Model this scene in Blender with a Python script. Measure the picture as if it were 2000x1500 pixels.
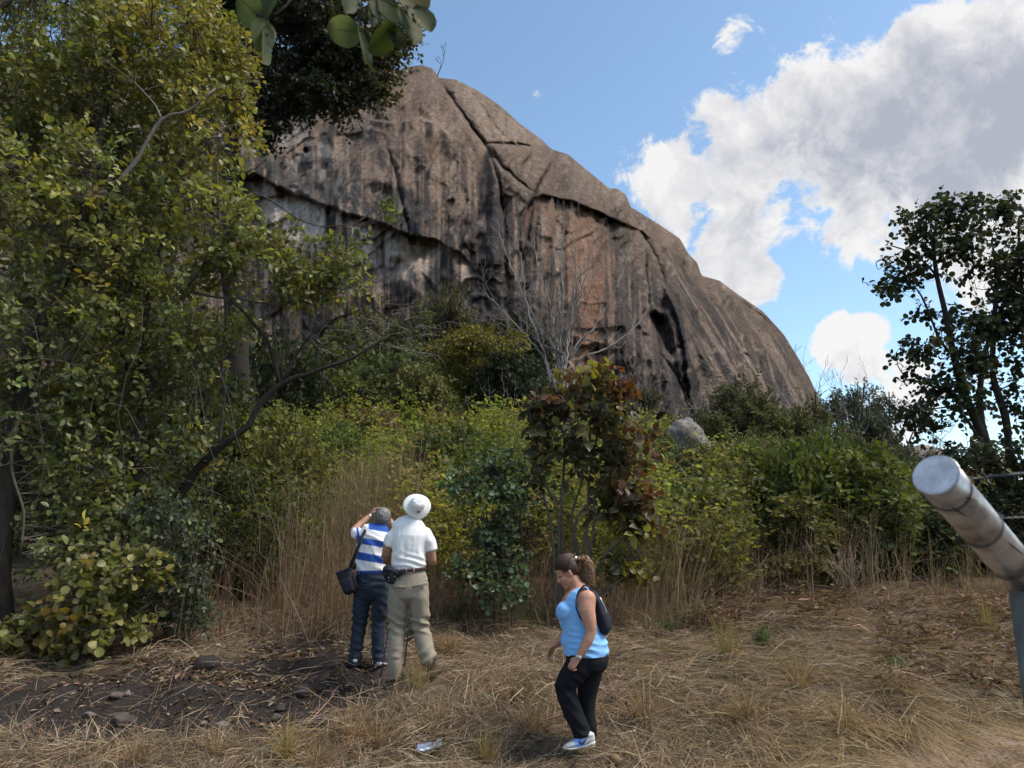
import bpy, bmesh, math, random
import numpy as np
from mathutils import Vector, Matrix

for _o in list(bpy.data.objects):
    bpy.data.objects.remove(_o)
SC = bpy.context.scene
COL = SC.collection
R = math.radians
rng = np.random.default_rng(11)

# ------------------------------------------------------------------ camera
CAM_Z = 1.85
PITCH = R(11.5)
FPX = 1428.0                      # focal length in pixels of a 2000 px wide frame
cam_d = bpy.data.cameras.new('camera')
cam_d.sensor_width = 36.0
cam_d.lens = 36.0 * FPX / 2000.0
cam_d.clip_start = 0.05
cam_d.clip_end = 3000.0
cam_d.dof.use_dof = True
cam_d.dof.focus_distance = 10.0
cam_d.dof.aperture_fstop = 7.0
cam = bpy.data.objects.new('camera', cam_d)
COL.objects.link(cam)
cam.location = (0, 0, CAM_Z)
cam.rotation_euler = (R(90) + PITCH, 0, 0)
SC.camera = cam

# ------------------------------------------------------------------ light, sky, exposure
SUN_EL, SUN_AZ = R(56), R(98)        # azimuth measured from the view axis (+Y) towards +X
sun_d = bpy.data.lights.new('sun', 'SUN')
sun_d.energy = 2.0
sun_d.angle = R(20)
sun_d.color = (1.0, 0.93, 0.82)
sun = bpy.data.objects.new('sun', sun_d)
COL.objects.link(sun)
_sd = Vector((math.sin(SUN_AZ) * math.cos(SUN_EL), math.cos(SUN_AZ) * math.cos(SUN_EL), math.sin(SUN_EL)))
sun.rotation_euler = (-_sd).to_track_quat('-Z', 'Y').to_euler()
sun.location = _sd * 60
SC.view_settings.view_transform = 'Standard'
SC.view_settings.look = 'None'
SC.view_settings.gamma = 1.0
SC.view_settings.exposure = 1.3
SC.view_settings.use_curve_mapping = False
SC.render.engine = 'CYCLES'
SC.cycles.use_denoising = True
SC.cycles.use_adaptive_sampling = True
SC.cycles.adaptive_threshold = .03
SC.cycles.adaptive_min_samples = 16
SC.cycles.max_bounces = 4
SC.cycles.diffuse_bounces = 2
SC.cycles.glossy_bounces = 2
SC.cycles.transmission_bounces = 4
SC.cycles.transparent_max_bounces = 6
SC.cycles.caustics_reflective = False
SC.cycles.caustics_refractive = False

def pix_dir(px, py):
    b = (750.0 - py) / FPX
    v = np.array([(px - 1000.0) / FPX, math.cos(PITCH) - b * math.sin(PITCH), math.sin(PITCH) + b * math.cos(PITCH)])
    return v

def at(px, py, Y):
    v = pix_dir(px, py)
    t = Y / v[1]
    return np.array([v[0] * t, Y, CAM_Z + v[2] * t])

world = bpy.data.worlds.new('World')
SC.world = world
world.cycles.sampling_method = 'MANUAL'
world.cycles.sample_map_resolution = 512
world.use_nodes = True
WN = world.node_tree.nodes
WL = world.node_tree.links
for n in list(WN):
    WN.remove(n)

def wnode(t, **kw):
    n = WN.new(t)
    for k, v in kw.items():
        setattr(n, k, v)
    return n

def wmath(op, a, b=None, c=None, clamp=False):
    n = wnode('ShaderNodeMath', operation=op, use_clamp=clamp)
    for i, v in enumerate((a, b, c)):
        if v is None:
            continue
        if isinstance(v, (int, float)):
            n.inputs[i].default_value = v
        else:
            WL.new(v, n.inputs[i])
    return n.outputs[0]

def wrange(v, a, b, c=0.0, d=1.0, smooth=True):
    n = wnode('ShaderNodeMapRange')
    n.interpolation_type = 'SMOOTHSTEP' if smooth else 'LINEAR'
    WL.new(v, n.inputs['Value'])
    for k, x in (('From Min', a), ('From Max', b), ('To Min', c), ('To Max', d)):
        n.inputs[k].default_value = x
    return n.outputs['Result']

sky = wnode('ShaderNodeTexSky')
sky.sky_type = 'NISHITA'
sky.sun_disc = False
sky.sun_elevation = SUN_EL
sky.sun_rotation = SUN_AZ
sky.altitude = 900
sky.air_density = 1.0
sky.dust_density = 1.2
sky.ozone_density = 1.6
wtc = wnode('ShaderNodeTexCoord')
WDIR = wtc.outputs['Generated']

def wnoise(scale, detail, rough, offset=(0, 0, 0), vec=None, dist=0.0, stretch=(1, 1, 1)):
    mp = wnode('ShaderNodeMapping')
    mp.inputs['Location'].default_value = offset
    mp.inputs['Scale'].default_value = stretch
    WL.new(vec or WDIR, mp.inputs['Vector'])
    n = wnode('ShaderNodeTexNoise')
    n.inputs['Scale'].default_value = scale
    n.inputs['Detail'].default_value = detail
    n.inputs['Roughness'].default_value = rough
    n.inputs['Distortion'].default_value = dist
    WL.new(mp.outputs[0], n.inputs['Vector'])
    return n.outputs['Fac']

# cloud masses: direction (as seen from the place), angular radius, weight
CLOUDS = [((1990, 150), .22, 1.0), ((1910, 70), .11, .9), ((1770, 160), .12, .95), ((1850, 290), .21, 1.05), ((1660, 310), .19, 1.0), ((1480, 330), .17, .95),
          ((1350, 350), .11, .8), ((1560, 210), .1, .8), ((1420, 480), .085, .9), ((1465, 545), .065, .95), ((1640, 430), .06, .6),
          ((1950, 470), .13, .8), ((1330, 450), .06, .7), ((1640, 660), .055, .9), ((1690, 640), .045, .85), ((1690, 710), .045, .7), ((1430, 75), .05, .5), ((1640, 40), .06, .5), ((1800, 760), .1, .55)]
mask = None
for (cx, cy), rad, wgt in CLOUDS:
    d = pix_dir(cx, cy)
    d = d / np.linalg.norm(d)
    ds = wnode('ShaderNodeVectorMath', operation='DISTANCE')
    WL.new(WDIR, ds.inputs[0])
    ds.inputs[1].default_value = tuple(d)
    m = wrange(ds.outputs['Value'], 0.0, rad * 1.25, wgt, 0.0)
    mask = m if mask is None else wmath('MAXIMUM', mask, m)
# scattered clouds all over the rest of the sky
gen = wrange(wnoise(1.7, 1, .5, (4.1, 1.3, 2.2)), .52, .68, 0.0, .95)
sep = wnode('ShaderNodeSeparateXYZ')
WL.new(WDIR, sep.inputs[0])
# the general clouds leave the window of sky around the rock open, as in the photograph
open_d = pix_dir(1150, 250)
open_d = open_d / np.linalg.norm(open_d)
ds = wnode('ShaderNodeVectorMath', operation='DISTANCE')
WL.new(WDIR, ds.inputs[0])
ds.inputs[1].default_value = tuple(open_d)
gen = wmath('MULTIPLY', gen, wrange(ds.outputs['Value'], .55, .95))
mask = wmath('MAXIMUM', mask, gen)
n1 = wnoise(5.0, 7, .64, (1.7, 0.4, 3.1), dist=.25)
n2 = wnoise(15.0, 5, .65, (0.2, 5.0, 1.0), dist=.5)
puff = wmath('ADD', wmath('MULTIPLY', n1, 1.35), wmath('MULTIPLY', n2, .55))       # about .95 on average
dens = wmath('SUBTRACT', wmath('ADD', mask, wmath('MULTIPLY', wmath('SUBTRACT', puff, .95), 1.7)), .36)
alpha = wrange(dens, 0.0, .20)
n1s = wnoise(5.0, 7, .64, tuple(np.array((1.7, 0.4, 3.1)) + np.array((.018, .012, .03))), dist=.25)
lit = wmath('MULTIPLY', wmath('SUBTRACT', n1, n1s), 3.4)
core = wmath('MULTIPLY', gen, .8)
for (cx, cy), rad, wgt in (((1960, 230), .22, 1.0), ((1800, 290), .22, 1.0), ((1640, 340), .18, 1.0), ((1520, 360), .13, .9), ((1400, 385), .08, .4), ((1930, 130), .12, .8), ((1670, 690), .04, .4)):
    d = pix_dir(cx, cy)
    d = d / np.linalg.norm(d)
    ds = wnode('ShaderNodeVectorMath', operation='DISTANCE')
    WL.new(WDIR, ds.inputs[0])
    ds.inputs[1].default_value = tuple(d)
    core = wmath('MAXIMUM', core, wrange(ds.outputs['Value'], 0.0, rad * 1.2, wgt, 0.0))
thick = wmath('MULTIPLY', wrange(wmath('ADD', core, wmath('MULTIPLY', wmath('SUBTRACT', n1, .5), 1.6)), .0, 1.35), wrange(dens, .08, .6))
thick = wmath('SUBTRACT', wmath('ADD', wmath('MULTIPLY', thick, 1.15), wmath('MULTIPLY', wrange(n2, .36, .66), wmath('MULTIPLY', alpha, .2))), lit, clamp=True)
ccol = wnode('ShaderNodeMix', data_type='RGBA')
WL.new(thick, ccol.inputs[0])
ccol.inputs[6].default_value = (3.35, 3.28, 3.22, 1)
ccol.inputs[7].default_value = (1.6, 1.68, 1.95, 1)
mixc = wnode('ShaderNodeMix', data_type='RGBA')
WL.new(wmath('MULTIPLY', alpha, .96), mixc.inputs[0])
skyc = wnode('ShaderNodeMix', data_type='RGBA', blend_type='MULTIPLY')
skyc.inputs[0].default_value = 1.0
WL.new(sky.outputs[0], skyc.inputs[6])
skyc.inputs[7].default_value = (.86, .90, .83, 1)
WL.new(skyc.outputs[2], mixc.inputs[6])
WL.new(ccol.outputs[2], mixc.inputs[7])
bg = wnode('ShaderNodeBackground')
bg.inputs['Strength'].default_value = 0.115
WL.new(mixc.outputs[2], bg.inputs['Color'])
wo = wnode('ShaderNodeOutputWorld')
WL.new(bg.outputs[0], wo.inputs['Surface'])

# ------------------------------------------------------------------ numeric helpers
def _hash(ix, iy, iz, seed):
    h = (ix.astype(np.int64) * 374761393 + iy.astype(np.int64) * 668265263 + iz.astype(np.int64) * 2147483647 + seed * 974634777) & 0xFFFFFFFF
    h = ((h ^ (h >> 13)) * 1274126177) & 0xFFFFFFFF
    h = ((h ^ (h >> 16)) * 2246822519) & 0xFFFFFFFF
    return ((h ^ (h >> 15)) & 0xFFFFFF) / float(0x1000000)

def vnoise(x, y, z=0.0, seed=0):
    x, y, z = np.broadcast_arrays(np.asarray(x, float), np.asarray(y, float), np.asarray(z, float))
    ix, iy, iz = np.floor(x), np.floor(y), np.floor(z)
    fx, fy, fz = x - ix, y - iy, z - iz
    fx, fy, fz = [f * f * f * (f * (f * 6 - 15) + 10) for f in (fx, fy, fz)]
    out = 0
    for dx in (0, 1):
        wx = fx if dx else 1 - fx
        for dy in (0, 1):
            wy = fy if dy else 1 - fy
            for dz in (0, 1):
                wz = fz if dz else 1 - fz
                out = out + wx * wy * wz * _hash(ix + dx, iy + dy, iz + dz, seed)
    return out                     # 0..1

def fbm(x, y, z=0.0, octv=4, seed=0, gain=.5):
    s, a, t = 0.0, 1.0, 0.0
    f = 1.0
    for i in range(octv):
        s = s + a * vnoise(np.asarray(x) * f, np.asarray(y) * f, np.asarray(z) * f, seed + i * 17)
        t += a
        a *= gain
        f *= 2.03
    return s / t

def sstep(a, b, x):
    t = np.clip((np.asarray(x, float) - a) / (b - a), 0, 1)
    return t * t * (3 - 2 * t)

def interp(x, pts):
    p = np.array(pts, float)
    return np.interp(x, p[:, 0], p[:, 1])

def smoothinterp(x, pts, w):
    return (interp(np.asarray(x) - w, pts) + interp(np.asarray(x) + w, pts) + 2 * interp(x, pts)) / 4

def unit(v):
    v = np.asarray(v, float)
    return v / np.maximum(np.linalg.norm(v, axis=-1, keepdims=True), 1e-9)

def project(P):
    P = np.asarray(P, float)
    x, y, z = P[..., 0], P[..., 1], P[..., 2] - CAM_Z
    c, s = math.cos(PITCH), math.sin(PITCH)
    f = y * c + z * s
    u = -y * s + z * c
    f = np.where(f < .05, .05, f)
    return 1000 + FPX * x / f, 750 - FPX * u / f

def poly_sd(px, py, poly):
    """signed distance to a polygon in its own units, positive inside"""
    poly = np.array(poly, float)
    px = np.asarray(px, float)
    d = np.full(px.shape, 1e9)
    inside = np.zeros(px.shape, bool)
    n = len(poly)
    for i in range(n):
        a, b = poly[i], poly[(i + 1) % n]
        e = b - a
        t = np.clip(((px - a[0]) * e[0] + (py - a[1]) * e[1]) / (e @ e), 0, 1)
        d = np.minimum(d, np.hypot(px - a[0] - t * e[0], py - a[1] - t * e[1]))
        cond = ((a[1] > py) != (b[1] > py))
        xs = (b[0] - a[0]) * (py - a[1]) / ((b[1] - a[1]) if b[1] != a[1] else 1e-9) + a[0]
        inside ^= cond & (px < xs)
    return np.where(inside, d, -d)

def line_sd(px, py, line):
    """distance to a polyline and the parameter along it"""
    line = np.array(line, float)
    d = np.full(np.shape(px), 1e9)
    tt = np.zeros(np.shape(px))
    side = np.zeros(np.shape(px))
    n = len(line) - 1
    for i in range(n):
        a, b = line[i], line[i + 1]
        e = b - a
        t = np.clip(((px - a[0]) * e[0] + (py - a[1]) * e[1]) / (e @ e), 0, 1)
        dx, dy = px - a[0] - t * e[0], py - a[1] - t * e[1]
        dd = np.hypot(dx, dy)
        m = dd < d
        d = np.where(m, dd, d)
        tt = np.where(m, (i + t) / n, tt)
        side = np.where(m, e[0] * dy - e[1] * dx, side)
    return d, tt, np.sign(side)

# ------------------------------------------------------------------ mesh helpers
class Geo:
    """collects vertices, faces and a colour per vertex; build() links them as ONE mesh object"""
    def __init__(self):
        self.v, self.c, self.f, self.n = [], [], [], 0

    def add(self, verts, faces, col=None):
        verts = np.asarray(verts, np.float32).reshape(-1, 3)
        faces = np.asarray(faces, np.int64)
        if col is None:
            col = np.ones((len(verts), 3), np.float32)
        col = np.asarray(col, np.float32)
        if col.ndim == 1:
            col = np.tile(col, (len(verts), 1))
        self.v.append(verts)
        self.c.append(col)
        self.f.append(faces + self.n)
        self.n += len(verts)

    def mesh(self, name, smooth=False):
        me = bpy.data.meshes.new(name)
        if not self.v:
            return me
        V = np.concatenate(self.v)
        C = np.concatenate(self.c)
        me.vertices.add(len(V))
        me.vertices.foreach_set('co', V.ravel())
        loops = np.concatenate([f.ravel() for f in self.f])
        tot = np.concatenate([np.full(len(f), f.shape[1]) for f in self.f])
        start = np.concatenate([[0], np.cumsum(tot)[:-1]])
        me.loops.add(len(loops))
        me.loops.foreach_set('vertex_index', loops.astype(np.int32))
        me.polygons.add(len(tot))
        me.polygons.foreach_set('loop_start', start.astype(np.int32))
        if smooth:
            me.polygons.foreach_set('use_smooth', np.ones(len(tot), bool))
        at_ = me.attributes.new('tint', 'FLOAT_COLOR', 'POINT')
        at_.data.foreach_set('color', np.concatenate([C, np.ones((len(C), 1), np.float32)], 1).ravel())
        me.update(calc_edges=True)
        return me

    def build(self, name, mat, parent=None, smooth=False):
        me = self.mesh(name, smooth)
        return link(name, me, mat, parent)

def link(name, me, mat=None, parent=None):
    o = bpy.data.objects.new(name, me)
    COL.objects.link(o)
    if mat is not None and len(me.materials) == 0:
        me.materials.append(mat)
    if parent is not None:
        o.parent = parent
    return o

def tag(o, label=None, cat=None, group=None, kind=None):
    if label:
        o['label'] = label
    if cat:
        o['category'] = cat
    if group:
        o['group'] = group
    if kind:
        o['kind'] = kind
    return o

def empty(name, loc=(0, 0, 0), rz=0.0):
    o = bpy.data.objects.new(name, None)
    COL.objects.link(o)
    o.location = tuple(loc)
    o.rotation_euler = (0, 0, rz)
    o.empty_display_size = .2
    return o

def copy_tree(o, parent=None):
    c = o.copy()
    COL.objects.link(c)
    c.parent = parent
    for ch in list(o.children):
        copy_tree(ch, c)
    return c

def tube(geo, pts, rad, sides=6, col=None, cap=True, squash=None):
    """swept tube along a polyline"""
    P = np.asarray(pts, float)
    n = len(P)
    rad = np.broadcast_to(np.asarray(rad, float), (n,))
    T = np.gradient(P, axis=0) if n > 2 else np.tile(P[-1] - P[0], (n, 1))
    T = unit(T)
    up = np.array([0, 0, 1.0]) if abs(T[0][2]) < .9 else np.array([1.0, 0, 0])
    N = np.zeros((n, 3))
    N[0] = unit(np.cross(T[0], np.cross(up, T[0])))
    for i in range(1, n):
        v = N[i - 1] - T[i] * (N[i - 1] @ T[i])
        N[i] = unit(v)
    B = np.cross(T, N)
    a = np.linspace(0, 2 * math.pi, sides, endpoint=False)
    ring = (P[:, None, :] + rad[:, None, None] * (np.cos(a)[None, :, None] * N[:, None, :] + np.sin(a)[None, :, None] * B[:, None, :]))
    V = ring.reshape(-1, 3)
    i = np.arange(n - 1)[:, None] * sides
    j = np.arange(sides)[None, :]
    k = (np.arange(sides) + 1) % sides
    F = np.stack([i + j, i + k[None, :], i + sides + k[None, :], i + sides + j], -1).reshape(-1, 4)
    if cap and sides >= 3:
        V = np.concatenate([V, P[:1], P[-1:]])
        nb = n * sides
        F0 = np.stack([np.full(sides, nb), k, np.arange(sides)], -1)
        F1 = np.stack([np.full(sides, nb + 1), (n - 1) * sides + np.arange(sides), (n - 1) * sides + k], -1)
        base = geo.n
        geo.add(V, F, col)
        geo.f.append(F0 + base)
        geo.f.append(F1 + base)
    else:
        geo.add(V, F, col)

# leaf templates: (x across, y along, z out of the blade), faces
def leaf_template(kind):
    if kind == 'simple':
        v = [(0, 0, 0), (.30, .45, .07), (0, 1, -.05), (-.30, .45, .07)]
        f = [(0, 1, 2, 3)]
    elif kind == 'narrow':
        v = [(0, 0, 0), (.14, .45, .03), (0, 1, -.06), (-.14, .45, .03)]
        f = [(0, 1, 2, 3)]
    elif kind == 'ovate':
        v = [(0, 0, 0), (.24, .23, .09), (.32, .55, .11), (.19, .84, .02), (.02, 1, -.14), (-.20, .86, -.02), (-.33, .56, .07), (-.25, .26, .10), (0, .5, -.01)]
        f = [(0, 1, 8), (1, 2, 8), (2, 3, 8), (3, 4, 8), (4, 5, 8), (5, 6, 8), (6, 7, 8), (7, 0, 8)]
    elif kind == 'round':
        v = [(0, 0, 0), (.32, .16, .09), (.45, .50, .15), (.31, .84, .05), (.03, .97, -.12), (-.28, .88, .0), (-.47, .55, .09), (-.34, .20, .12), (0, .5, -.02)]
        f = [(0, 1, 8), (1, 2, 8), (2, 3, 8), (3, 4, 8), (4, 5, 8), (5, 6, 8), (6, 7, 8), (7, 0, 8)]
    elif kind == 'fine_round':   # smooth outline for leaves seen close up
        v, f = [], []
        ys_ = np.linspace(0, 1, 11)
        for y_ in ys_:
            hw = .47 * math.sqrt(max(0.0, math.sin(math.pi * min(1, y_ * .96 + .02)))) * (1.06 - .12 * y_)
            for k_ in range(-3, 4):
                u_ = k_ / 3
                v.append((u_ * hw, y_, .10 * u_ * u_ - .10 * y_ * y_ + .012 * math.sin(y_ * 40) * abs(u_)))
        for i_ in range(10):
            for k_ in range(6):
                a_ = i_ * 7 + k_
                f.append((a_, a_ + 1, a_ + 8, a_ + 7))
    elif kind == 'large':      # pointed oval with drooping tip and wavy margin
        v = [(0, 0, 0), (.20, .16, .05), (.34, .40, .09), (.30, .66, .03), (.14, .88, -.06), (0, 1.02, -.17), (-.14, .88, -.04), (-.31, .66, .06), (-.33, .40, .05), (-.20, .16, .06), (0, .3, .0), (0, .68, -.03)]
        f = [(0, 1, 10), (1, 2, 10), (2, 11, 10), (2, 3, 11), (3, 4, 11), (4, 5, 11), (5, 6, 11), (6, 7, 11), (7, 8, 11), (8, 10, 11), (8, 9, 10), (9, 0, 10)]
    elif kind == 'sliver':
        v = [(0, 0, 0), (.09, .3, .10), (.10, .65, .14), (0, 1, .05), (-.09, .65, .08), (-.09, .3, .12), (0, .5, .0)]
        f = [(0, 1, 6), (1, 2, 6), (2, 3, 6), (3, 4, 6), (4, 5, 6), (5, 0, 6)]
    elif kind == 'curl':       # dry curled leaf
        v = [(0, 0, 0), (.22, .3, .16), (.26, .65, .20), (0, 1, .05), (-.24, .65, .14), (-.22, .3, .22), (0, .5, .0)]
        f = [(0, 1, 6), (1, 2, 6), (2, 3, 6), (3, 4, 6), (4, 5, 6), (5, 0, 6)]
    return np.array(v, float), np.array(f)

def leaves(geo, P, D, N, size, kind, col):
    tv, tf = leaf_template(kind)
    P, D = np.asarray(P, float), unit(D)
    N = unit(np.asarray(N, float) - D * np.sum(np.asarray(N, float) * D, -1, keepdims=True))
    S = np.cross(D, N)
    size = np.broadcast_to(np.asarray(size, float), (len(P),))
    V = P[:, None, :] + size[:, None, None] * (tv[None, :, 0:1] * S[:, None, :] + tv[None, :, 1:2] * D[:, None, :] + tv[None, :, 2:3] * N[:, None, :])
    F = tf[None, :, :] + (np.arange(len(P)) * len(tv))[:, None, None]
    col = np.asarray(col, float)
    if col.ndim == 1:
        col = np.tile(col, (len(P), 1))
    C = np.repeat(col[:, None, :], len(tv), 1).reshape(-1, 3)
    geo.add(V.reshape(-1, 3), F.reshape(-1, tf.shape[1]), C)

def palette(n, cols, r, jit=.18):
    """random colours from a weighted list [(weight, (r, g, b)), ...]"""
    w = np.array([c[0] for c in cols], float)
    c = np.array([c[1] for c in cols], float)
    i = r.choice(len(cols), n, p=w / w.sum())
    return np.clip(c[i] * (1 + r.normal(0, jit, (n, 1))) * (1 + r.normal(0, jit * .3, (n, 3))), .003, 1)

# ------------------------------------------------------------------ materials
def new_mat(name):
    m = bpy.data.materials.new(name)
    m.use_nodes = True
    nt = m.node_tree
    b = nt.nodes['Principled BSDF']
    return m, nt, b

def nd(nt, t, **kw):
    n = nt.nodes.new(t)
    for k, v in kw.items():
        setattr(n, k, v)
    return n

def noise_tex(nt, scale, detail=4, rough=.55, coord='Object', stretch=None):
    tc = nd(nt, 'ShaderNodeTexCoord')
    src = tc.outputs[coord]
    if stretch:
        mp = nd(nt, 'ShaderNodeMapping')
        mp.inputs['Scale'].default_value = stretch
        nt.links.new(src, mp.inputs['Vector'])
        src = mp.outputs[0]
    n = nd(nt, 'ShaderNodeTexNoise')
    n.inputs['Scale'].default_value = scale
    n.inputs['Detail'].default_value = detail
    n.inputs['Roughness'].default_value = rough
    nt.links.new(src, n.inputs['Vector'])
    return n.outputs['Fac']

def mul_color(nt, col_socket, fac_socket, lo, hi):
    """multiply a colour by a grey value that runs lo..hi with a noise factor"""
    mr = nd(nt, 'ShaderNodeMapRange')
    mr.inputs['From Min'].default_value = .25
    mr.inputs['From Max'].default_value = .75
    mr.inputs['To Min'].default_value = lo
    mr.inputs['To Max'].default_value = hi
    nt.links.new(fac_socket, mr.inputs['Value'])
    mx = nd(nt, 'ShaderNodeVectorMath', operation='SCALE')
    nt.links.new(col_socket, mx.inputs[0])
    nt.links.new(mr.outputs[0], mx.inputs['Scale'])
    return mx.outputs[0]

def bump(nt, b, fac, strength, dist):
    bp = nd(nt, 'ShaderNodeBump')
    bp.inputs['Strength'].default_value = strength
    bp.inputs['Distance'].default_value = dist
    nt.links.new(fac, bp.inputs['Height'])
    nt.links.new(bp.outputs[0], b.inputs['Normal'])

def leaf_mat(name, transl=.35, rough=.5, gain=1.0, spec=.4):
    m, nt, b = new_mat(name)
    a = nd(nt, 'ShaderNodeAttribute', attribute_name='tint')
    sc = nd(nt, 'ShaderNodeVectorMath', operation='SCALE')
    nt.links.new(a.outputs['Color'], sc.inputs[0])
    sc.inputs['Scale'].default_value = gain
    oi = nd(nt, 'ShaderNodeObjectInfo')
    om = nd(nt, 'ShaderNodeVectorMath', operation='MULTIPLY')
    nt.links.new(sc.outputs[0], om.inputs[0])
    nt.links.new(oi.outputs['Color'], om.inputs[1])
    sc = om
    nt.links.new(sc.outputs[0], b.inputs['Base Color'])
    b.inputs['Roughness'].default_value = rough
    b.inputs['Specular IOR Level'].default_value = spec
    t = nd(nt, 'ShaderNodeBsdfTranslucent')
    tcol = nd(nt, 'ShaderNodeMix', data_type='RGBA', blend_type='MULTIPLY')
    tcol.inputs[0].default_value = 1.0
    nt.links.new(sc.outputs[0], tcol.inputs[6])
    tcol.inputs[7].default_value = (1.35, 1.35, .7, 1)
    nt.links.new(tcol.outputs[2], t.inputs['Color'])
    mx = nd(nt, 'ShaderNodeMixShader')
    mx.inputs[0].default_value = transl
    nt.links.new(b.outputs[0], mx.inputs[1])
    nt.links.new(t.outputs[0], mx.inputs[2])
    nt.links.new(mx.outputs[0], nt.nodes['Material Output'].inputs['Surface'])
    return m

def tint_mat(name, rough=.85, nscale=30, lo=.75, hi=1.25, bstr=.3, bdist=.01, stretch=None, spec=.25):
    m, nt, b = new_mat(name)
    a = nd(nt, 'ShaderNodeAttribute', attribute_name='tint')
    n = noise_tex(nt, nscale, 5, .6, stretch=stretch)
    nt.links.new(mul_color(nt, a.outputs['Color'], n, lo, hi), b.inputs['Base Color'])
    b.inputs['Roughness'].default_value = rough
    b.inputs['Specular IOR Level'].default_value = spec
    if bstr:
        bump(nt, b, n, bstr, bdist)
    return m

def flat_mat(name, col, rough=.8, nscale=60, lo=.85, hi=1.15, bstr=.2, bdist=.004, metal=0.0, spec=.3, sheen=0.0, stretch=None):
    m, nt, b = new_mat(name)
    rgb = nd(nt, 'ShaderNodeRGB')
    rgb.outputs[0].default_value = (*col, 1)
    n = noise_tex(nt, nscale, 4, .6, stretch=stretch)
    nt.links.new(mul_color(nt, rgb.outputs[0], n, lo, hi), b.inputs['Base Color'])
    b.inputs['Roughness'].default_value = rough
    b.inputs['Metallic'].default_value = metal
    b.inputs['Specular IOR Level'].default_value = spec
    b.inputs['Sheen Weight'].default_value = sheen
    if bstr:
        bump(nt, b, n, bstr, bdist)
    return m

M_LEAF = leaf_mat('leaf_blade', .38, .5, spec=.5)
M_LEAF_DULL = leaf_mat('leaf_blade_dull', .32, .7, spec=.25)
M_LEAF_THIN = leaf_mat('leaf_blade_thin', .5, .6, spec=.3)
M_BARK = tint_mat('bark', .95, 22, .6, 1.35, .6, .02, (1, 1, .25))
M_STRAW = leaf_mat('dry_straw', .25, .75, spec=.15)
M_DRYLEAF = leaf_mat('dry_leaf', .2, .85, spec=.1)
M_STONE = tint_mat('stone', .95, 24, .65, 1.3, .5, .02)
# ------------------------------------------------------------------ ground
_GP = np.array([(-200, 0), (-20, 0), (0, .05), (3, -.1), (5, -.1), (6, -.02), (6.55, .05), (7, .24), (7.5, .43), (8.3, .50), (9, .6), (10, .82), (12, 1.28), (15, 1.95), (20, 3.1), (28, 4.9), (35, 6.5), (60, 12.3), (90, 18), (140, 20), (400, 20), (2000, 20)], float)

def ground_z(x, y):
    x, y = np.broadcast_arrays(np.asarray(x, float), np.asarray(y, float))
    base = (np.interp(y, _GP[:, 0], _GP[:, 1]) + np.interp(y - .25, _GP[:, 0], _GP[:, 1]) + np.interp(y + .25, _GP[:, 0], _GP[:, 1])) / 3
    az = x / np.maximum(y, 4.0)
    w = 1 - .66 * sstep(.10, .50, az)
    ext = np.where(y > 11, (base - 1.05) * (w - 1), 0)
    near = 1 - sstep(14, 40, np.hypot(x, y))
    bump_ = (fbm(x * 1.1, y * 1.1, 0, 4, 3) - .5) * .22 * near + (fbm(x * .16, y * .16, 0, 3, 9) - .5) * 1.6 * sstep(14, 40, y)
    lump = (fbm(x * 4.5, y * 4.5, 0, 3, 21) - .5) * .07 * near
    return base + ext + bump_ * sstep(2, 5, np.abs(y)) + lump

def ground_hit(px, py):
    v = pix_dir(px, py)
    lo = 2.0
    last = lo
    for Y in np.concatenate([np.arange(2, 30, .05), np.arange(30, 120, .5)]):
        p = at(px, py, Y)
        if p[2] <= ground_z(p[0], p[1]):
            break
        last = Y
    p = at(px, py, last)
    return np.array([p[0], p[1], float(ground_z(p[0], p[1]))])

def on_ground(x, y, dz=0.0):
    return np.array([x, y, float(ground_z(x, y)) + dz])

SOIL = [(-200, 1335), (150, 1325), (350, 1292), (480, 1262), (560, 1240), (640, 1236), (700, 1252), (745, 1300), (765, 1345), (730, 1372), (668, 1392), (640, 1440), (480, 1432), (300, 1438), (120, 1446), (-200, 1440)]
BARE = [(1800, 1448), (1920, 1418), (2150, 1400), (2150, 1600), (1600, 1600), (1560, 1500), (1700, 1470)]

def soil_mask(P):
    px, py = project(P)
    n = (fbm(P[..., 0] * 2.2, P[..., 1] * 2.2, 0, 4, 33) - .5) * 55
    front = (P[..., 1] > 2)
    return sstep(-14, 14, poly_sd(px, py, SOIL) + n) * front

def axis(parts):
    return np.unique(np.concatenate([np.arange(a, b, s) for a, b, s in parts]))

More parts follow.
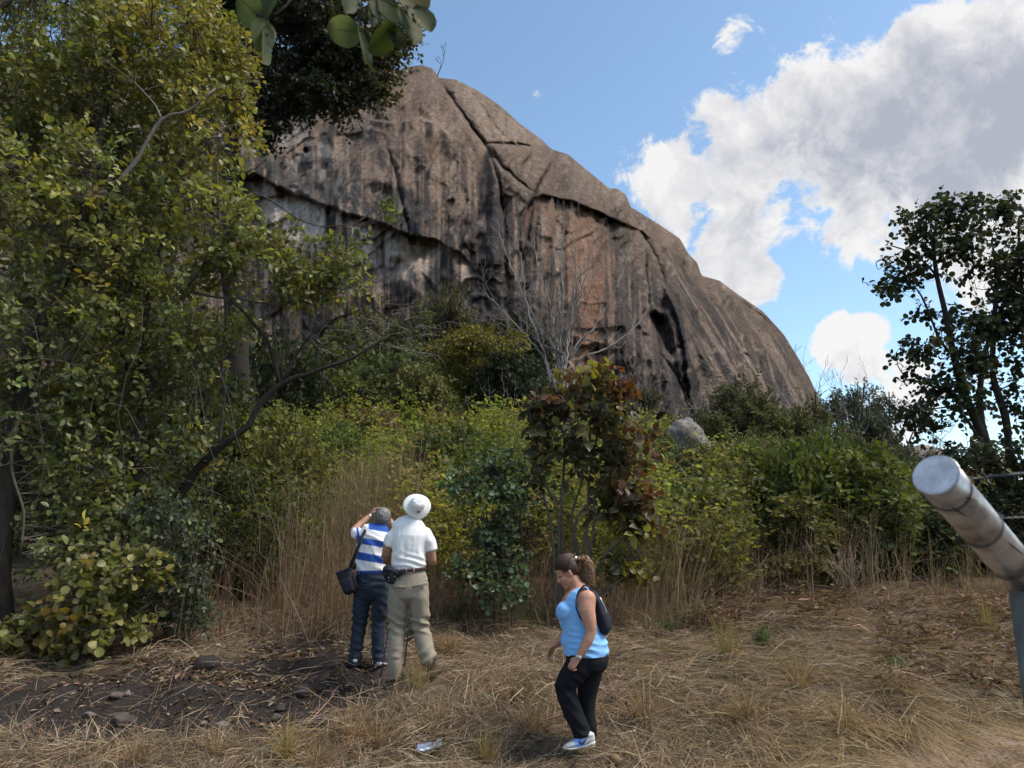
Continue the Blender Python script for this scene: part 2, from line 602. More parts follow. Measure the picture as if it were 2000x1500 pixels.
def build_ground():
    xs = axis([(-900, -100, 50), (-100, -30, 4), (-30, -9, .8), (-9, 9, .075), (9, 30, .8), (30, 100, 4), (100, 901, 50)])
    ys = axis([(-400, -20, 20), (-20, 4, 1.0), (4, 12, .065), (12, 24, .25), (24, 100, 1.2), (100, 1500, 40)])
    X, Y = np.meshgrid(xs, ys)
    Z = ground_z(X, Y)
    P = np.stack([X, Y, Z], -1)
    s = soil_mask(P)
    # the trodden black soil lies a little lower and has clods
    Z = Z - s * .05 + s * (fbm(X * 9, Y * 9, 0, 3, 77) - .5) * .05
    px, py = project(P)
    b = sstep(-20, 25, poly_sd(px, py, BARE) + (fbm(X * 3, Y * 3, 0, 4, 5) - .5) * 110) * (Y > 2)
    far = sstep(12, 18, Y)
    straw = np.array([.10, .072, .05]) * (.7 + .6 * fbm(X * 2.5, Y * 2.5, 0, 4, 8))[..., None]
    black = np.array([.030, .025, .023]) * (.7 + .6 * fbm(X * 6, Y * 6, 0, 4, 18))[..., None]
    bare = np.array([.26, .185, .135]) * (.8 + .4 * fbm(X * 6, Y * 6, 0, 4, 28))[..., None]
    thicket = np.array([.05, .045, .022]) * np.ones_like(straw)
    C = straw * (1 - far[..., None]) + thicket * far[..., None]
    C = C * (1 - s[..., None]) + black * s[..., None]
    C = C * (1 - b[..., None]) + bare * b[..., None]
    ny, nx = X.shape
    V = np.stack([X, Y, Z], -1).reshape(-1, 3)
    i = np.arange(ny - 1)[:, None] * nx
    j = np.arange(nx - 1)[None, :]
    F = np.stack([i + j, i + j + 1, i + j + nx + 1, i + j + nx], -1).reshape(-1, 4)
    g = Geo()
    g.add(V, F, C.reshape(-1, 3))
    mat = tint_mat('soil', 1.0, 45, .6, 1.4, .8, .02, spec=.1)
    o = g.build('ground', mat, smooth=True)
    tag(o, 'sloping ground of black trodden soil and brown straw', kind='structure')

build_ground()

# ------------------------------------------------------------------ the granite dome
SIL = [(-300, 120), (300, 112), (500, 105), (650, 108), (700, 116), (740, 130), (775, 138), (800, 130), (825, 127), (845, 134), (858, 152), (890, 155), (930, 175), (975, 205), (1020, 245),
       (1055, 270), (1077, 291), (1110, 302), (1150, 335), (1190, 368), (1205, 368), (1222, 380), (1232, 404), (1290, 440), (1328, 466), (1345, 496), (1362, 513), (1370, 538),
       (1405, 548), (1440, 574), (1490, 608), (1530, 652), (1560, 700), (1585, 745), (1603, 788), (1614, 815), (1630, 870), (1650, 930), (1665, 985)]

def build_rock():
    px = np.concatenate([np.arange(-300, 400, 12), np.arange(400, 1650, 2.9), np.arange(1650, 1668, 2.0)])
    nt_ = 260
    t = np.linspace(0, 1, nt_)
    t = 1 - (1 - t) ** 1.25                 # denser towards the crest
    ys = interp(px, SIL)
    yb = interp(px, [(-300, 830), (900, 830), (1300, 880), (1450, 920), (1560, 965), (1667, 992)])
    Yb = interp(px, [(-300, 66), (500, 60), (900, 56), (1150, 54), (1300, 56), (1420, 62), (1520, 72), (1600, 84), (1667, 93)])
    Yb = smoothinterp(px, [(-300, 66), (500, 60), (900, 56), (1150, 54), (1300, 56), (1420, 62), (1520, 72), (1600, 84), (1667, 93)], 40)
    Yc = smoothinterp(px, [(-300, 96), (500, 98), (830, 100), (1100, 95), (1300, 93), (1500, 95), (1600, 98), (1667, 99)], 40)
    PX = px[None, :] + 0 * t[:, None]
    T = t[:, None] + 0 * px[None, :]
    PY = yb[None, :] + (ys - yb)[None, :] * T
    prof = .45 * T ** 1.6 + .55 * (1 - np.sqrt(np.clip(1 - T ** 2.4, 0, 1)))
    Yd = Yb[None, :] + (Yc - Yb)[None, :] * prof
    # --- relief, in metres towards the viewer
    wx = PX + 30 * (fbm(PX / 160, PY / 160, 0, 3, 2) - .5)
    wy = PY + 30 * (fbm(PX / 160, PY / 160, 5, 3, 4) - .5)
    rel = (fbm(wx / 210, wy / 260, 0, 4, 40) - .5) * 7
    lean = PX + (PY - 300) * -.22 * sstep(1150, 1500, PX)           # water runs down and to the right on the flank
    fl = fbm(lean / 26, PY / 330, 0, 4, 55)
    rel += (np.abs(fl - .5) * -2 + .35) * 1.2 * sstep(0.12, .5, 1 - T)
    rel += (np.abs(fbm(wx / 95 + wy / 160, wy / 110 - wx / 200, 2, 3, 57) - .5) * -2 + .3) * 3.2 * (1 - sstep(.5, .85, 1 - T))
    rel += (fbm(lean / 9, PY / 130, 0, 3, 61) - .5) * .5 * sstep(.1, .4, 1 - T)
    rel += (fbm(PX / 16, PY / 16, 0, 4, 63) - .5) * .6

    # flaked sheets: terraces with crisp broken edges
    def stair(v, k, a):
        q = v * k
        fq = q - np.floor(q)
        return (np.floor(q) + sstep(.80, .97, fq) + fq * .25) / k * a
    rel += stair(fbm(wx / 150 + wy / 300, wy / 210, 6, 4, 141), 9, 5.5) - 3
    rel += stair(fbm(wx / 40, wy / 110, 8, 3, 143), 7, .8) - .4

    def ledge(line, amp, h, sharp=3.0, below=False, taper=(.12, .12)):
        line = np.array(line, float)
        L = np.interp(PX, line[:, 0], line[:, 1]) + (fbm(PX / 25, 0 * PX, 3, 3, 71) - .5) * 9
        x0, x1 = line[0, 0], line[-1, 0]
        w = sstep(x0, x0 + (x1 - x0) * taper[0] + 1, PX) * (1 - sstep(x1 - (x1 - x0) * taper[1] - 1, x1, PX))
        d = (PY - L) if below else (L - PY)
        return amp * w * sstep(-sharp, sharp, d) * np.exp(-np.maximum(d, 0) / h)

    def groove(line, depth, width, taper=True):
        d, tt, sd = line_sd(PX + (fbm(PX / 12, PY / 12, 1, 3, 81) - .5) * 6, PY + (fbm(PX / 12, PY / 12, 7, 3, 83) - .5) * 6, line)
        w = np.sin(np.clip(tt, 0.02, .98) * math.pi) ** .4 if taper else 1
        return -depth * w * (.30 * np.exp(-(d / width) ** 2) + .5 * np.exp(-(d / 3.0) ** 2)) + depth * .45 * w * sstep(-2.2, 2.2, d * sd) * np.exp(-d / (width * 4.5))

    def step(line, amp, width, far):
        """one side of a slanting joint stands proud of the other"""
        d, tt, sd = line_sd(PX, PY, line)
        w = sstep(0, .08, tt) * (1 - sstep(.9, 1, tt))
        return amp * w * sstep(-width, width, d * sd) * np.exp(-np.maximum(d - far * .2, 0) / far)

    O1 = [(430, 330), (505, 345), (560, 375), (640, 402), (700, 424), (752, 440), (800, 462), (850, 470), (895, 492), (960, 556), (1010, 610)]
    rel += ledge(O1, 2.3, 50, 3.0, taper=(.05, .45))
    rel -= ledge([(470, 395), (560, 378), (640, 405), (760, 445), (900, 500), (960, 560)], 1.0, 30, 3, below=True, taper=(.02, .4))
    rel += ledge([(1035, 392), (1060, 384), (1110, 392), (1160, 408), (1195, 424), (1235, 444), (1290, 480)], 3.0, 55, 2.4, taper=(.1, .3))
    rel += ledge([(945, 284), (985, 283), (1030, 286), (1085, 294)], 6.5, 150, 2.6, below=True, taper=(.15, .05))
    rel += ledge([(715, 232), (760, 240), (820, 232), (860, 246), (930, 300)], 2.2, 60, 3.0, below=True)
    rel += ledge([(735, 180), (770, 200), (800, 196)], 2.4, 35, 3, below=True)
    rel += ledge([(640, 240), (700, 240), (760, 262)], 1.6, 70, 4, below=True)
    rel += ledge([(845, 158), (868, 160), (905, 156)], 1.8, 20, 2, taper=(.1, .1))
    rel += ledge([(1290, 478), (1345, 505), (1372, 542), (1410, 552)], 2.2, 60, 3, below=True)
    rel += ledge([(1295, 566), (1340, 572), (1385, 600)], 1.5, 50, 4, below=True)
    rel += groove([(852, 150), (880, 190), (915, 240), (950, 288), (985, 330), (1035, 372)], 4.0, 8)
    rel += groove([(905, 160), (945, 215), (985, 275)], 1.4, 6)
    rel += groove([(938, 283), (985, 282), (1030, 286), (1082, 294)], 2.2, 4)
    rel += groove([(1024, 425), (1045, 372), (1070, 330), (1088, 300)], 2.4, 4)
    rel += groove([(1012, 330), (1028, 312), (1040, 292)], 1.6, 3.5)
    rel += groove([(745, 262), (770, 330), (790, 420), (800, 470)], 2.2, 8)
    rel += groove([(955, 290), (975, 360), (985, 450), (990, 600)], 3.2, 14)
    rel += groove([(1040, 400), (1026, 470), (1018, 560)], 2.0, 8)
    rel += groove([(1232, 404), (1250, 450), (1280, 500), (1300, 560)], 2.2, 8)
    rel += groove([(1345, 496), (1330, 520), (1345, 560)], 2.0, 5)
    rel += groove([(1372, 540), (1390, 600), (1440, 670), (1500, 760), (1540, 850)], .9, 9)
    rel += groove([(1440, 580), (1490, 660), (1540, 740), (1580, 840)], .6, 7)
    # hollow with a dark mouth, and the rib to its right
    rel -= 4.5 * sstep(0, 30, poly_sd(PX, PY, [(1258, 606), (1285, 600), (1312, 618), (1326, 690), (1318, 715), (1288, 690), (1266, 655)]))
    rel += groove([(1290, 690), (1325, 745), (1350, 800), (1372, 850)], 1.2, 14, False)
    rel += -groove([(1296, 560), (1322, 612), (1338, 690), (1348, 770), (1365, 840)], 2.6, 13)
    rel += groove([(1258, 470), (1262, 540), (1268, 610)], 2.4, 14)
    rel *= sstep(0.0, .04, 1 - T) * .9 + .1
    hole = np.exp(-(((PX - 598) / 5) ** 2 + ((PY - 294) / 5) ** 2) ** 2)
    rel -= 2.5 * hole
    Yd = Yd - rel
    dirx = (PX - 1000) / FPX
    bb = (750 - PY) / FPX
    dy = math.cos(PITCH) - bb * math.sin(PITCH)
    dz = math.sin(PITCH) + bb * math.cos(PITCH)
    X = dirx * Yd / dy
    Z = CAM_Z + dz * Yd / dy
    # --- colours of the stone: lichen, seepage streaks, fresh orange faces
    warm = np.array([.150, .108, .082])
    C = np.ones(PX.shape + (3,)) * warm
    C *= (.35 + 1.3 * fbm(wx / 60, wy / 90, 0, 5, 101, .6))[..., None]
    tanm = sstep(.46, .62, fbm(wx / 60, wy / 110, 0, 5, 103, .6)) * .8
    C = C * (1 - tanm[..., None]) + np.array([.25, .178, .130]) * tanm[..., None]

    def blend(C, mask, col):
        return C * (1 - mask[..., None]) + np.array(col) * mask[..., None]
    grey = sstep(.42, .7, fbm(wx / 60, wy / 60, 0, 5, 105)) * (.25 + .6 * (1 - sstep(700, 820, PX)))
    C = blend(C, np.clip(grey, 0, .8), (.115, .102, .094))
    # darker brown tone over the steep wall, uneven, fading out towards the crest
    wall_tone = sstep(.10, .42, 1 - T + (fbm(wx / 60, wy / 40, 1, 4, 161) - .5) * .35) * (.35 + .5 * fbm(lean / 14, PY / 260, 2, 3, 163))
    C = blend(C, np.clip(wall_tone, 0, .75), (.072, .060, .055))
    # black seepage streaks, long and vertical, thicker below the crest
    st = fbm(lean / 17, PY / 420, 0, 4, 107)
    st2 = fbm(lean / 6.5, PY / 190, 0, 3, 109)
    low = sstep(.12, .38, 1 - T)
    streak = np.clip(sstep(.46, .56, st) * .9 + sstep(.52, .64, st2) * .6, 0, 1) * low * (.45 + .55 * fbm(PX / 50, PY / 100, 0, 3, 113) * 1.4).clip(0, 1)
    C = blend(C, np.clip(streak, 0, .92), (.034, .029, .030))
    tanst = sstep(.56, .66, fbm(lean / 5.5, PY / 170, 4, 3, 111)) * low * (1 - .6 * sstep(.3, .7, streak))
    C = blend(C, tanst * .85, (.36, .27, .205))
    upl = sstep(0, 60, poly_sd(PX, PY, [(640, 215), (900, 190), (1000, 330), (940, 470), (760, 430), (500, 330), (480, 250)])) * sstep(.44, .58, fbm(wx / 22, wy / 60, 3, 4, 151))
    C = blend(C, upl * .6, (.34, .255, .195))
    dk = np.clip(sstep(10, 60, poly_sd(PX, PY, [(880, 470), (1000, 330), (1030, 430), (1030, 860), (860, 860), (890, 620)])) * .65, 0, 1)
    C = blend(C, dk * (.5 + .6 * st), (.055, .048, .048))
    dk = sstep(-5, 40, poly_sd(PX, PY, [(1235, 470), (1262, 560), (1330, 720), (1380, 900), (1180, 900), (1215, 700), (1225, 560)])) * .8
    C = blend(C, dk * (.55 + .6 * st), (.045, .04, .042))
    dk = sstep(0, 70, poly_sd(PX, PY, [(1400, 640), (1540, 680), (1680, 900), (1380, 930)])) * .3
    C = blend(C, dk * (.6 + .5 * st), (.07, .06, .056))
    dome = sstep(-4, 14, poly_sd(PX, PY, [(880, 150), (930, 172), (1000, 225), (1085, 292), (1030, 284), (950, 282), (915, 235), (890, 190)]))
    C = blend(C, dome * .75 * (.4 + .6 * sstep(.40, .55, fbm(lean / 9, PY / 160, 0, 3, 171))), (.31, .245, .19))
    flank = sstep(0, 40, poly_sd(PX, PY, [(1240, 420), (1380, 545), (1540, 660), (1640, 860), (1400, 900), (1330, 640)]))
    dl = PX - (PY - 540) * .62
    C = blend(C, flank * .65 * sstep(.50, .60, fbm(dl / 8, (PY + PX) / 300, 0, 3, 173)), (.33, .25, .19))
    C = blend(C, flank * .75 * sstep(.50, .62, fbm(dl / 12, (PY + PX) / 320, 5, 3, 175)), (.045, .038, .036))
    # orange face in the middle
    om = sstep(-8, 25, poly_sd(PX + (st2 - .5) * 60, PY, [(1022, 400), (1110, 398), (1180, 430), (1205, 520), (1190, 800), (1110, 800), (1080, 560), (1035, 520)]))
    ost = sstep(.40, .58, fbm(lean / 13, PY / 300, 0, 3, 117))
    C = blend(C, om * ost * .7, (.28, .165, .11))
    om = sstep(-3, 14, poly_sd(PX, PY, [(1105, 560), (1200, 520), (1200, 740), (1120, 760)])) * sstep(.45, .6, fbm(lean / 10, PY / 220, 0, 3, 119))
    C = blend(C, om * .5, (.33, .18, .105))
    om = sstep(-3, 12, poly_sd(PX, PY, [(800, 500), (845, 500), (840, 590), (800, 590)])) * .5
    C = blend(C, om * ost, (.30, .15, .09))
    # pale scar under the overhang
    L1 = np.interp(PX, [p[0] for p in O1], [p[1] for p in O1])
    pale = sstep(0, 8, PY - L1 - 2) * (1 - sstep(50, 120, PY - L1)) * sstep(480, 560, PX) * (1 - sstep(700, 900, PX))
    C = blend(C, pale * sstep(.30, .48, fbm(PX / 24, PY / 150, 0, 3, 121)), (.58, .53, .47))
    pale = sstep(0, 6, PY - L1 - 2) * (1 - sstep(40, 130, PY - L1)) * sstep(720, 780, PX) * (1 - sstep(900, 940, PX)) * sstep(.45, .6, fbm(PX / 14, PY / 200, 0, 3, 123))
    C = blend(C, pale * .9, (.46, .37, .29))
    lich = sstep(0, 15, L1 - PY) * (1 - sstep(35, 95, L1 - PY)) * (1 - sstep(820, 930, PX))
    C = blend(C, lich * sstep(.35, .6, fbm(PX / 12, PY / 12, 0, 4, 127)) * .9, (.075, .078, .076))
    lich2 = sstep(30, 60, L1 - PY) * (1 - sstep(90, 190, L1 - PY)) * (1 - sstep(600, 720, PX))
    C = blend(C, lich2 * sstep(.40, .62, fbm(PX / 15, PY / 18, 0, 5, 131)) * .75, (.33, .32, .30))
    speck = sstep(.66, .74, fbm(PX / 9, PY / 14, 0, 3, 137)) * sstep(.4, .6, fbm(PX / 90, PY / 90, 0, 2, 139))
    C = blend(C, speck * .45, (.33, .27, .22))
    C = C * np.array([.84, .80, .79])
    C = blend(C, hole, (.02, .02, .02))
    crack = np.clip(-rel - 2.0, 0, 3) / 3
    ny, nx = PX.shape
    V = np.stack([X, Yd, Z], -1)
    # the far side, falling away behind the crest
    back = []
    for k in range(1, 9):
        B = V[-1].copy()
        u = k / 8
        B[:, 1] += 60 * u
        B[:, 0] += B[:, 0] / Yd[-1] * 60 * u
        B[:, 2] = B[:, 2] * (1 - u ** 2) + (-2) * u ** 2 - 1.5 * u
        back.append(B)
    V = np.concatenate([V, np.array(back)], 0)
    C = np.concatenate([C, np.tile(C[-1:], (8, 1, 1))], 0)
    ny = V.shape[0]
    V[0, :, 2] = np.minimum(V[0, :, 2], ground_z(V[0, :, 0], V[0, :, 1]) - 4)
    i = np.arange(ny - 1)[:, None] * nx
    j = np.arange(nx - 1)[None, :]
    F = np.stack([i + j, i + j + 1, i + j + nx + 1, i + j + nx], -1).reshape(-1, 4)
    g = Geo()
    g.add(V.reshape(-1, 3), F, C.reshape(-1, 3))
    mat, nt, b = new_mat('granite')
    a = nd(nt, 'ShaderNodeAttribute', attribute_name='tint')
    n = noise_tex(nt, 2.2, 6, .72)
    n2 = noise_tex(nt, .5, 4, .65, stretch=(3.5, 3.5, .22))
    c1 = mul_color(nt, a.outputs['Color'], n, .45, 1.55)
    nt.links.new(mul_color(nt, c1, n2, .55, 1.45), b.inputs['Base Color'])
    b.inputs['Roughness'].default_value = .93
    b.inputs['Specular IOR Level'].default_value = .2
    bump(nt, b, n, 1.0, .6)
    o = g.build('rock_hill', mat, smooth=True)
    tag(o, 'huge bare granite dome with dark water streaks and an orange face', kind='structure')

build_rock()

def stone(name, loc, size, seed, col, label, cat='stone', sub=3, group=None, rz=0.0, sink=.3, flat=.5):
    bm = bmesh.new()
    bmesh.ops.create_icosphere(bm, subdivisions=sub, radius=1)
    V = np.array([v.co[:] for v in bm.verts])
    r = np.random.default_rng(seed)
    # a faceted block: cut by random planes, then roughened
    for k in range(11):
        nrm = unit(r.normal(size=3))
        d = r.uniform(.55, .85)
        s = V @ nrm
        V = V - np.maximum(s - d, 0)[:, None] * nrm
    V *= (1 + (fbm(V[:, 0] * 2 + seed, V[:, 1] * 2, V[:, 2] * 2, 5, seed, .6) - .5) * .45)[:, None]
    V = V * np.array(size)
    c, s_ = math.cos(rz), math.sin(rz)
    V = np.stack([V[:, 0] * c - V[:, 1] * s_, V[:, 0] * s_ + V[:, 1] * c, V[:, 2]], 1)
    V[:, 2] += -V[:, 2].min() * (1 - sink)
    F = np.array([[v.index for v in f.verts] for f in bm.faces])
    bm.free()
    g = Geo()
    C = np.tile(np.array(col), (len(V), 1)) * (.35 + 1.3 * fbm(V[:, 0] / size[0] * 3, V[:, 1] / size[0] * 3, V[:, 2] / size[0] * 3, 4, seed + 3))[:, None]
    g.add(V, F, C)
    o = g.build(name, M_STONE)
    o.location = tuple(loc)
    tag(o, label, cat, group)
    return o

_b = at(1335, 860, 26)
_h = at(1335, 826, 26)[2] - float(ground_z(_b[0], 26))
stone('boulder', (_b[0], 26, float(ground_z(_b[0], 26)) - .3), (.98, .9, (_h + .1) * .66), 5, (.15, .135, .122),
      'big pale grey boulder at the foot of the rock hill behind the red-leaved sapling', 'boulder', 5, sink=.1)
_b = at(1792, 880, 75)
stone('boulder', (_b[0], 75, float(ground_z(_b[0], 75)) - 1), (4.2, 3.0, (at(1790, 850, 75)[2] - ground_z(_b[0], 75)) * .62), 8, (.2, .16, .14),
      'distant brown boulder beyond the bushes, left of the tall dark tree', 'boulder', 4, sink=.2)
# ------------------------------------------------------------------ plants: tools
def lobe(px, py, Y, rx, ry, depth=None):
    c = at(px, py, Y)
    k = Y / FPX * 1.02
    return c, np.array([rx * k, (depth if depth else .5 * (rx + ry)) * k, ry * k])

def rand_unit(r, n):
    return unit(r.normal(size=(n, 3)))

def in_lobes(r, lobes, n, shell=.5):
    vol = np.array([np.prod(l[1]) ** .75 for l in lobes])
    idx = r.choice(len(lobes), n, p=vol / vol.sum())
    c = np.array([l[0] for l in lobes])[idx]
    q = np.array([l[1] for l in lobes])[idx]
    u = rand_unit(r, n)
    rad = np.where(r.random(n) < shell, .62 + .38 * r.random(n), r.random(n) ** .45)
    rad = rad * (1 + .22 * (fbm(u[:, 0] * 2.2 + idx * 3.1, u[:, 1] * 2.2, u[:, 2] * 2.2, 2, 5) - .5) * 2)
    return c + u * q * rad[:, None], u, idx

def curve_pts(a, b, r, n=4, sag=.12):
    a, b = np.asarray(a, float), np.asarray(b, float)
    t = np.linspace(0, 1, n)[:, None]
    L = np.linalg.norm(b - a)
    off = r.normal(size=3) * L * sag
    off2 = np.array([0, 0, L * sag * .6])
    return a + (b - a) * t + (off + off2) * (np.sin(t * math.pi) * .8) + (r.normal(size=(n, 3)) * L * .02) * np.sin(t * math.pi)

def resample(line, step):
    P = np.asarray(line, float)
    # Catmull-Rom style smoothing through the given points
    if len(P) > 2:
        Q = [P[0]]
        ext = np.vstack([2 * P[0] - P[1], P, 2 * P[-1] - P[-2]])
        for i in range(1, len(P)):
            p0, p1, p2, p3 = ext[i - 1], ext[i], ext[i + 1], ext[i + 2]
            n = max(2, int(np.linalg.norm(p2 - p1) / step))
            for k in range(1, n + 1):
                t = k / n
                Q.append(.5 * ((2 * p1) + (-p0 + p2) * t + (2 * p0 - 5 * p1 + 4 * p2 - p3) * t * t + (-p0 + 3 * p1 - 3 * p2 + p3) * t ** 3))
        return np.array(Q)
    n = max(2, int(np.linalg.norm(P[1] - P[0]) / step))
    return P[0] + (P[1] - P[0]) * np.linspace(0, 1, n + 1)[:, None]

def sprig_leaves(gl, C, OUT, length, k, size, kind, cols, r, droop=.15, fan=.9, face=.55):
    """k leaves along each little shoot"""
    n = len(C)
    L = np.broadcast_to(np.asarray(length, float), (n,))
    u = rand_unit(r, n)
    side = unit(np.cross(OUT, u))
    oth = np.cross(OUT, side)
    tt = (np.arange(k)[None, :] + r.uniform(-.4, .4, (n, k))) / k
    ang = np.arange(k)[None, :] * 2.4 + r.uniform(0, 6.28, (n, 1)) + r.normal(0, .4, (n, k))
    perp = np.cos(ang)[..., None] * side[:, None, :] + np.sin(ang)[..., None] * oth[:, None, :]
    P = C[:, None, :] + OUT[:, None, :] * (L[:, None] * (tt - .5))[..., None] + perp * .01
    P = P + np.array([0, 0, -1.0]) * ((tt ** 2) * L[:, None] * droop)[..., None]
    D = OUT[:, None, :] * (.35 + .5 * tt)[..., None] + perp * fan + np.array([0, 0, -droop]) + r.normal(0, .2, (n, k, 3))
    N = np.array([0, 0, face]) + r.normal(0, .55, (n, k, 3)) + OUT[:, None, :] * .2
    s = np.broadcast_to(np.asarray(size, float).reshape(-1, 1) if np.ndim(size) else size, (n, k)) * r.uniform(.55, 1.2, (n, k))
    c = np.repeat(cols[:, None, :], k, 1) * (1 + r.normal(0, .16, (n, k, 1)))
    leaves(gl, P.reshape(-1, 3), D.reshape(-1, 3), N.reshape(-1, 3), s.ravel(), kind, np.clip(c.reshape(-1, 3), .004, 1))

def crown(gl, gt, skel, lobes, r, n2=40, nspr=300, k=9, size=.08, kind='ovate', pal=None, twig=.006, branch=.02, length=.4,
          bark=(.05, .04, .032), shell=.5, gap=0.0, gapscale=.8, droop=.15, lobe_pal=None, upb=.25, tw_sides=3, colfun=None, fan=.9, face=.55):
    """fills the lobes with shoots that hang on the limbs given in skel (list of point arrays)"""
    nodes = np.concatenate(skel)
    if n2:
        Q, u, _ = in_lobes(r, lobes, n2, .2)
        order = np.argsort(np.min(np.linalg.norm(Q[:, None] - nodes[None, ::3], axis=-1), axis=1))
        for q in Q[order]:
            d = np.linalg.norm(nodes - q, axis=1) + np.maximum(nodes[:, 2] - q[2], 0) * .6
            a = nodes[np.argmin(d)]
            c = curve_pts(a, q, r, 6, .12)
            Lc = np.linalg.norm(q - a)
            rb = min(branch, .006 + Lc * .012)
            tube(gt, c, np.linspace(rb, rb * .4, 6), 5, bark, cap=False)
            nodes = np.concatenate([nodes, c[1:]])
    P, u, idx = in_lobes(r, lobes, nspr, shell)
    if gap:
        keep = fbm(P[:, 0] / gapscale, P[:, 1] / gapscale, P[:, 2] / gapscale, 2, int(r.integers(999))) > gap
        P, u, idx = P[keep], u[keep], idx[keep]
    OUT = unit(u * .7 + r.normal(0, .45, u.shape) + np.array([0, 0, upb]))
    if lobe_pal is not None:
        cols = np.zeros((len(P), 3))
        for i in set(idx.tolist()):
            m = idx == i
            cols[m] = palette(int(m.sum()), lobe_pal[i], r, .14)
    else:
        cols = palette(len(P), pal, r, .14)
    if colfun is not None:
        cols = colfun(P, cols)
    L = length * r.uniform(.6, 1.3, len(P))
    sprig_leaves(gl, P, OUT, L, k, size, kind, cols, r, droop, fan, face)
    # the shoots themselves and the twigs that carry them
    B = P - OUT * (L * .5)[:, None]
    near = np.zeros((len(P), 3))
    for s in range(0, len(P), 400):
        d = np.linalg.norm(B[s:s + 400, None] - nodes[None], axis=-1)
        near[s:s + 400] = nodes[np.argmin(d, axis=1)]
    E = P + OUT * (L * .5)[:, None]
    E[:, 2] -= L * droop
    for i in range(len(P)):
        if np.linalg.norm(B[i] - near[i]) > 2.2:
            pts = np.array([B[i], P[i], E[i]])
        else:
            m = (near[i] + B[i]) / 2 + r.normal(size=3) * .05
            pts = np.array([near[i], m, B[i], P[i], E[i]])
        tube(gt, pts, np.linspace(twig, twig * .35, len(pts)), tw_sides, bark, cap=False)

def limb(gt, pxs, r0, r1, bark, sides=8, step=.12, wob=.012, r=None):
    """a limb through picture points given with their distance: [(px, py, Y), ...]"""
    P = resample([at(*p) for p in pxs], step)
    n = len(P)
    rr = r or np.random.default_rng(n)
    P = P + np.stack([fbm(np.arange(n) * .35, 0, 0, 2, n + q) - .5 for q in range(3)], 1) * wob * 4
    rad = np.linspace(r0, r1, n) * (1 + (fbm(np.arange(n) * .5, 3, 0, 2, n + 7) - .5) * .35)
    tube(gt, P, rad, sides, bark)
    return P

def grow(gt, p, d, L, rad, lvl, r, bark, ratio=.68, ang=.55, wig=.14, up=.08, nch=3, tips=None, sides=(7, 6, 5, 4, 3, 3), minr=.004, start=.35):
    n = max(4, int(5 + L * 1.2))
    n = min(n, 9)
    pts = [np.array(p, float)]
    d = unit(d)
    for i in range(n):
        d = unit(d + r.normal(size=3) * wig + np.array([0, 0, up]))
        pts.append(pts[-1] + d * L / n)
    pts = np.array(pts)
    r1 = max(rad * .55, minr)
    rads = np.linspace(rad, r1, len(pts))
    tube(gt, pts, rads, sides[min(len(sides) - 1, max(0, 5 - lvl))] if lvl < 5 else 7, bark, cap=False)
    if lvl <= 0:
        if tips is not None:
            tips.append(pts)
        return
    for c in range(nch + (1 if r.random() < .35 else 0)):
        last = c == 0
        t = 1.0 if last else r.uniform(start, .98)
        i = min(len(pts) - 2, int(t * (len(pts) - 1)))
        base = pts[-1] if last else pts[i] + (pts[i + 1] - pts[i]) * r.random()
        ax = unit(pts[min(i + 1, len(pts) - 1)] - pts[i])
        q = unit(np.cross(ax, r.normal(size=3)))
        a = ang * r.uniform(.35 if last else .7, .8 if last else 1.35)
        nd_ = ax * math.cos(a) + q * math.sin(a)
        grow(gt, base, nd_, L * ratio * r.uniform(.75, 1.15), max(rads[i] * (.72 if last else .6), minr), lvl - 1, r, bark, ratio, ang, wig, up, nch, tips, sides, minr, start)

def plant(name, label, cat, loc, group=None):
    o = empty(name, loc)
    tag(o, label, cat, group)
    return o

def finish(root, gl, gt, leafmat, trunk='trunk', cr='crown', barkmat=None, gt2=None):
    """geometry was laid out in world coordinates: bring it into the frame of the root"""
    off = np.array(root.location, np.float32)
    for g, nm, mt, sm in ((gt, trunk, barkmat or M_BARK, True), (gt2, 'twigs', barkmat or M_BARK, True), (gl, cr, leafmat, False)):
        if g is None or not g.v:
            continue
        g.v = [v - off for v in g.v]
        g.build(nm, mt, root, smooth=sm)

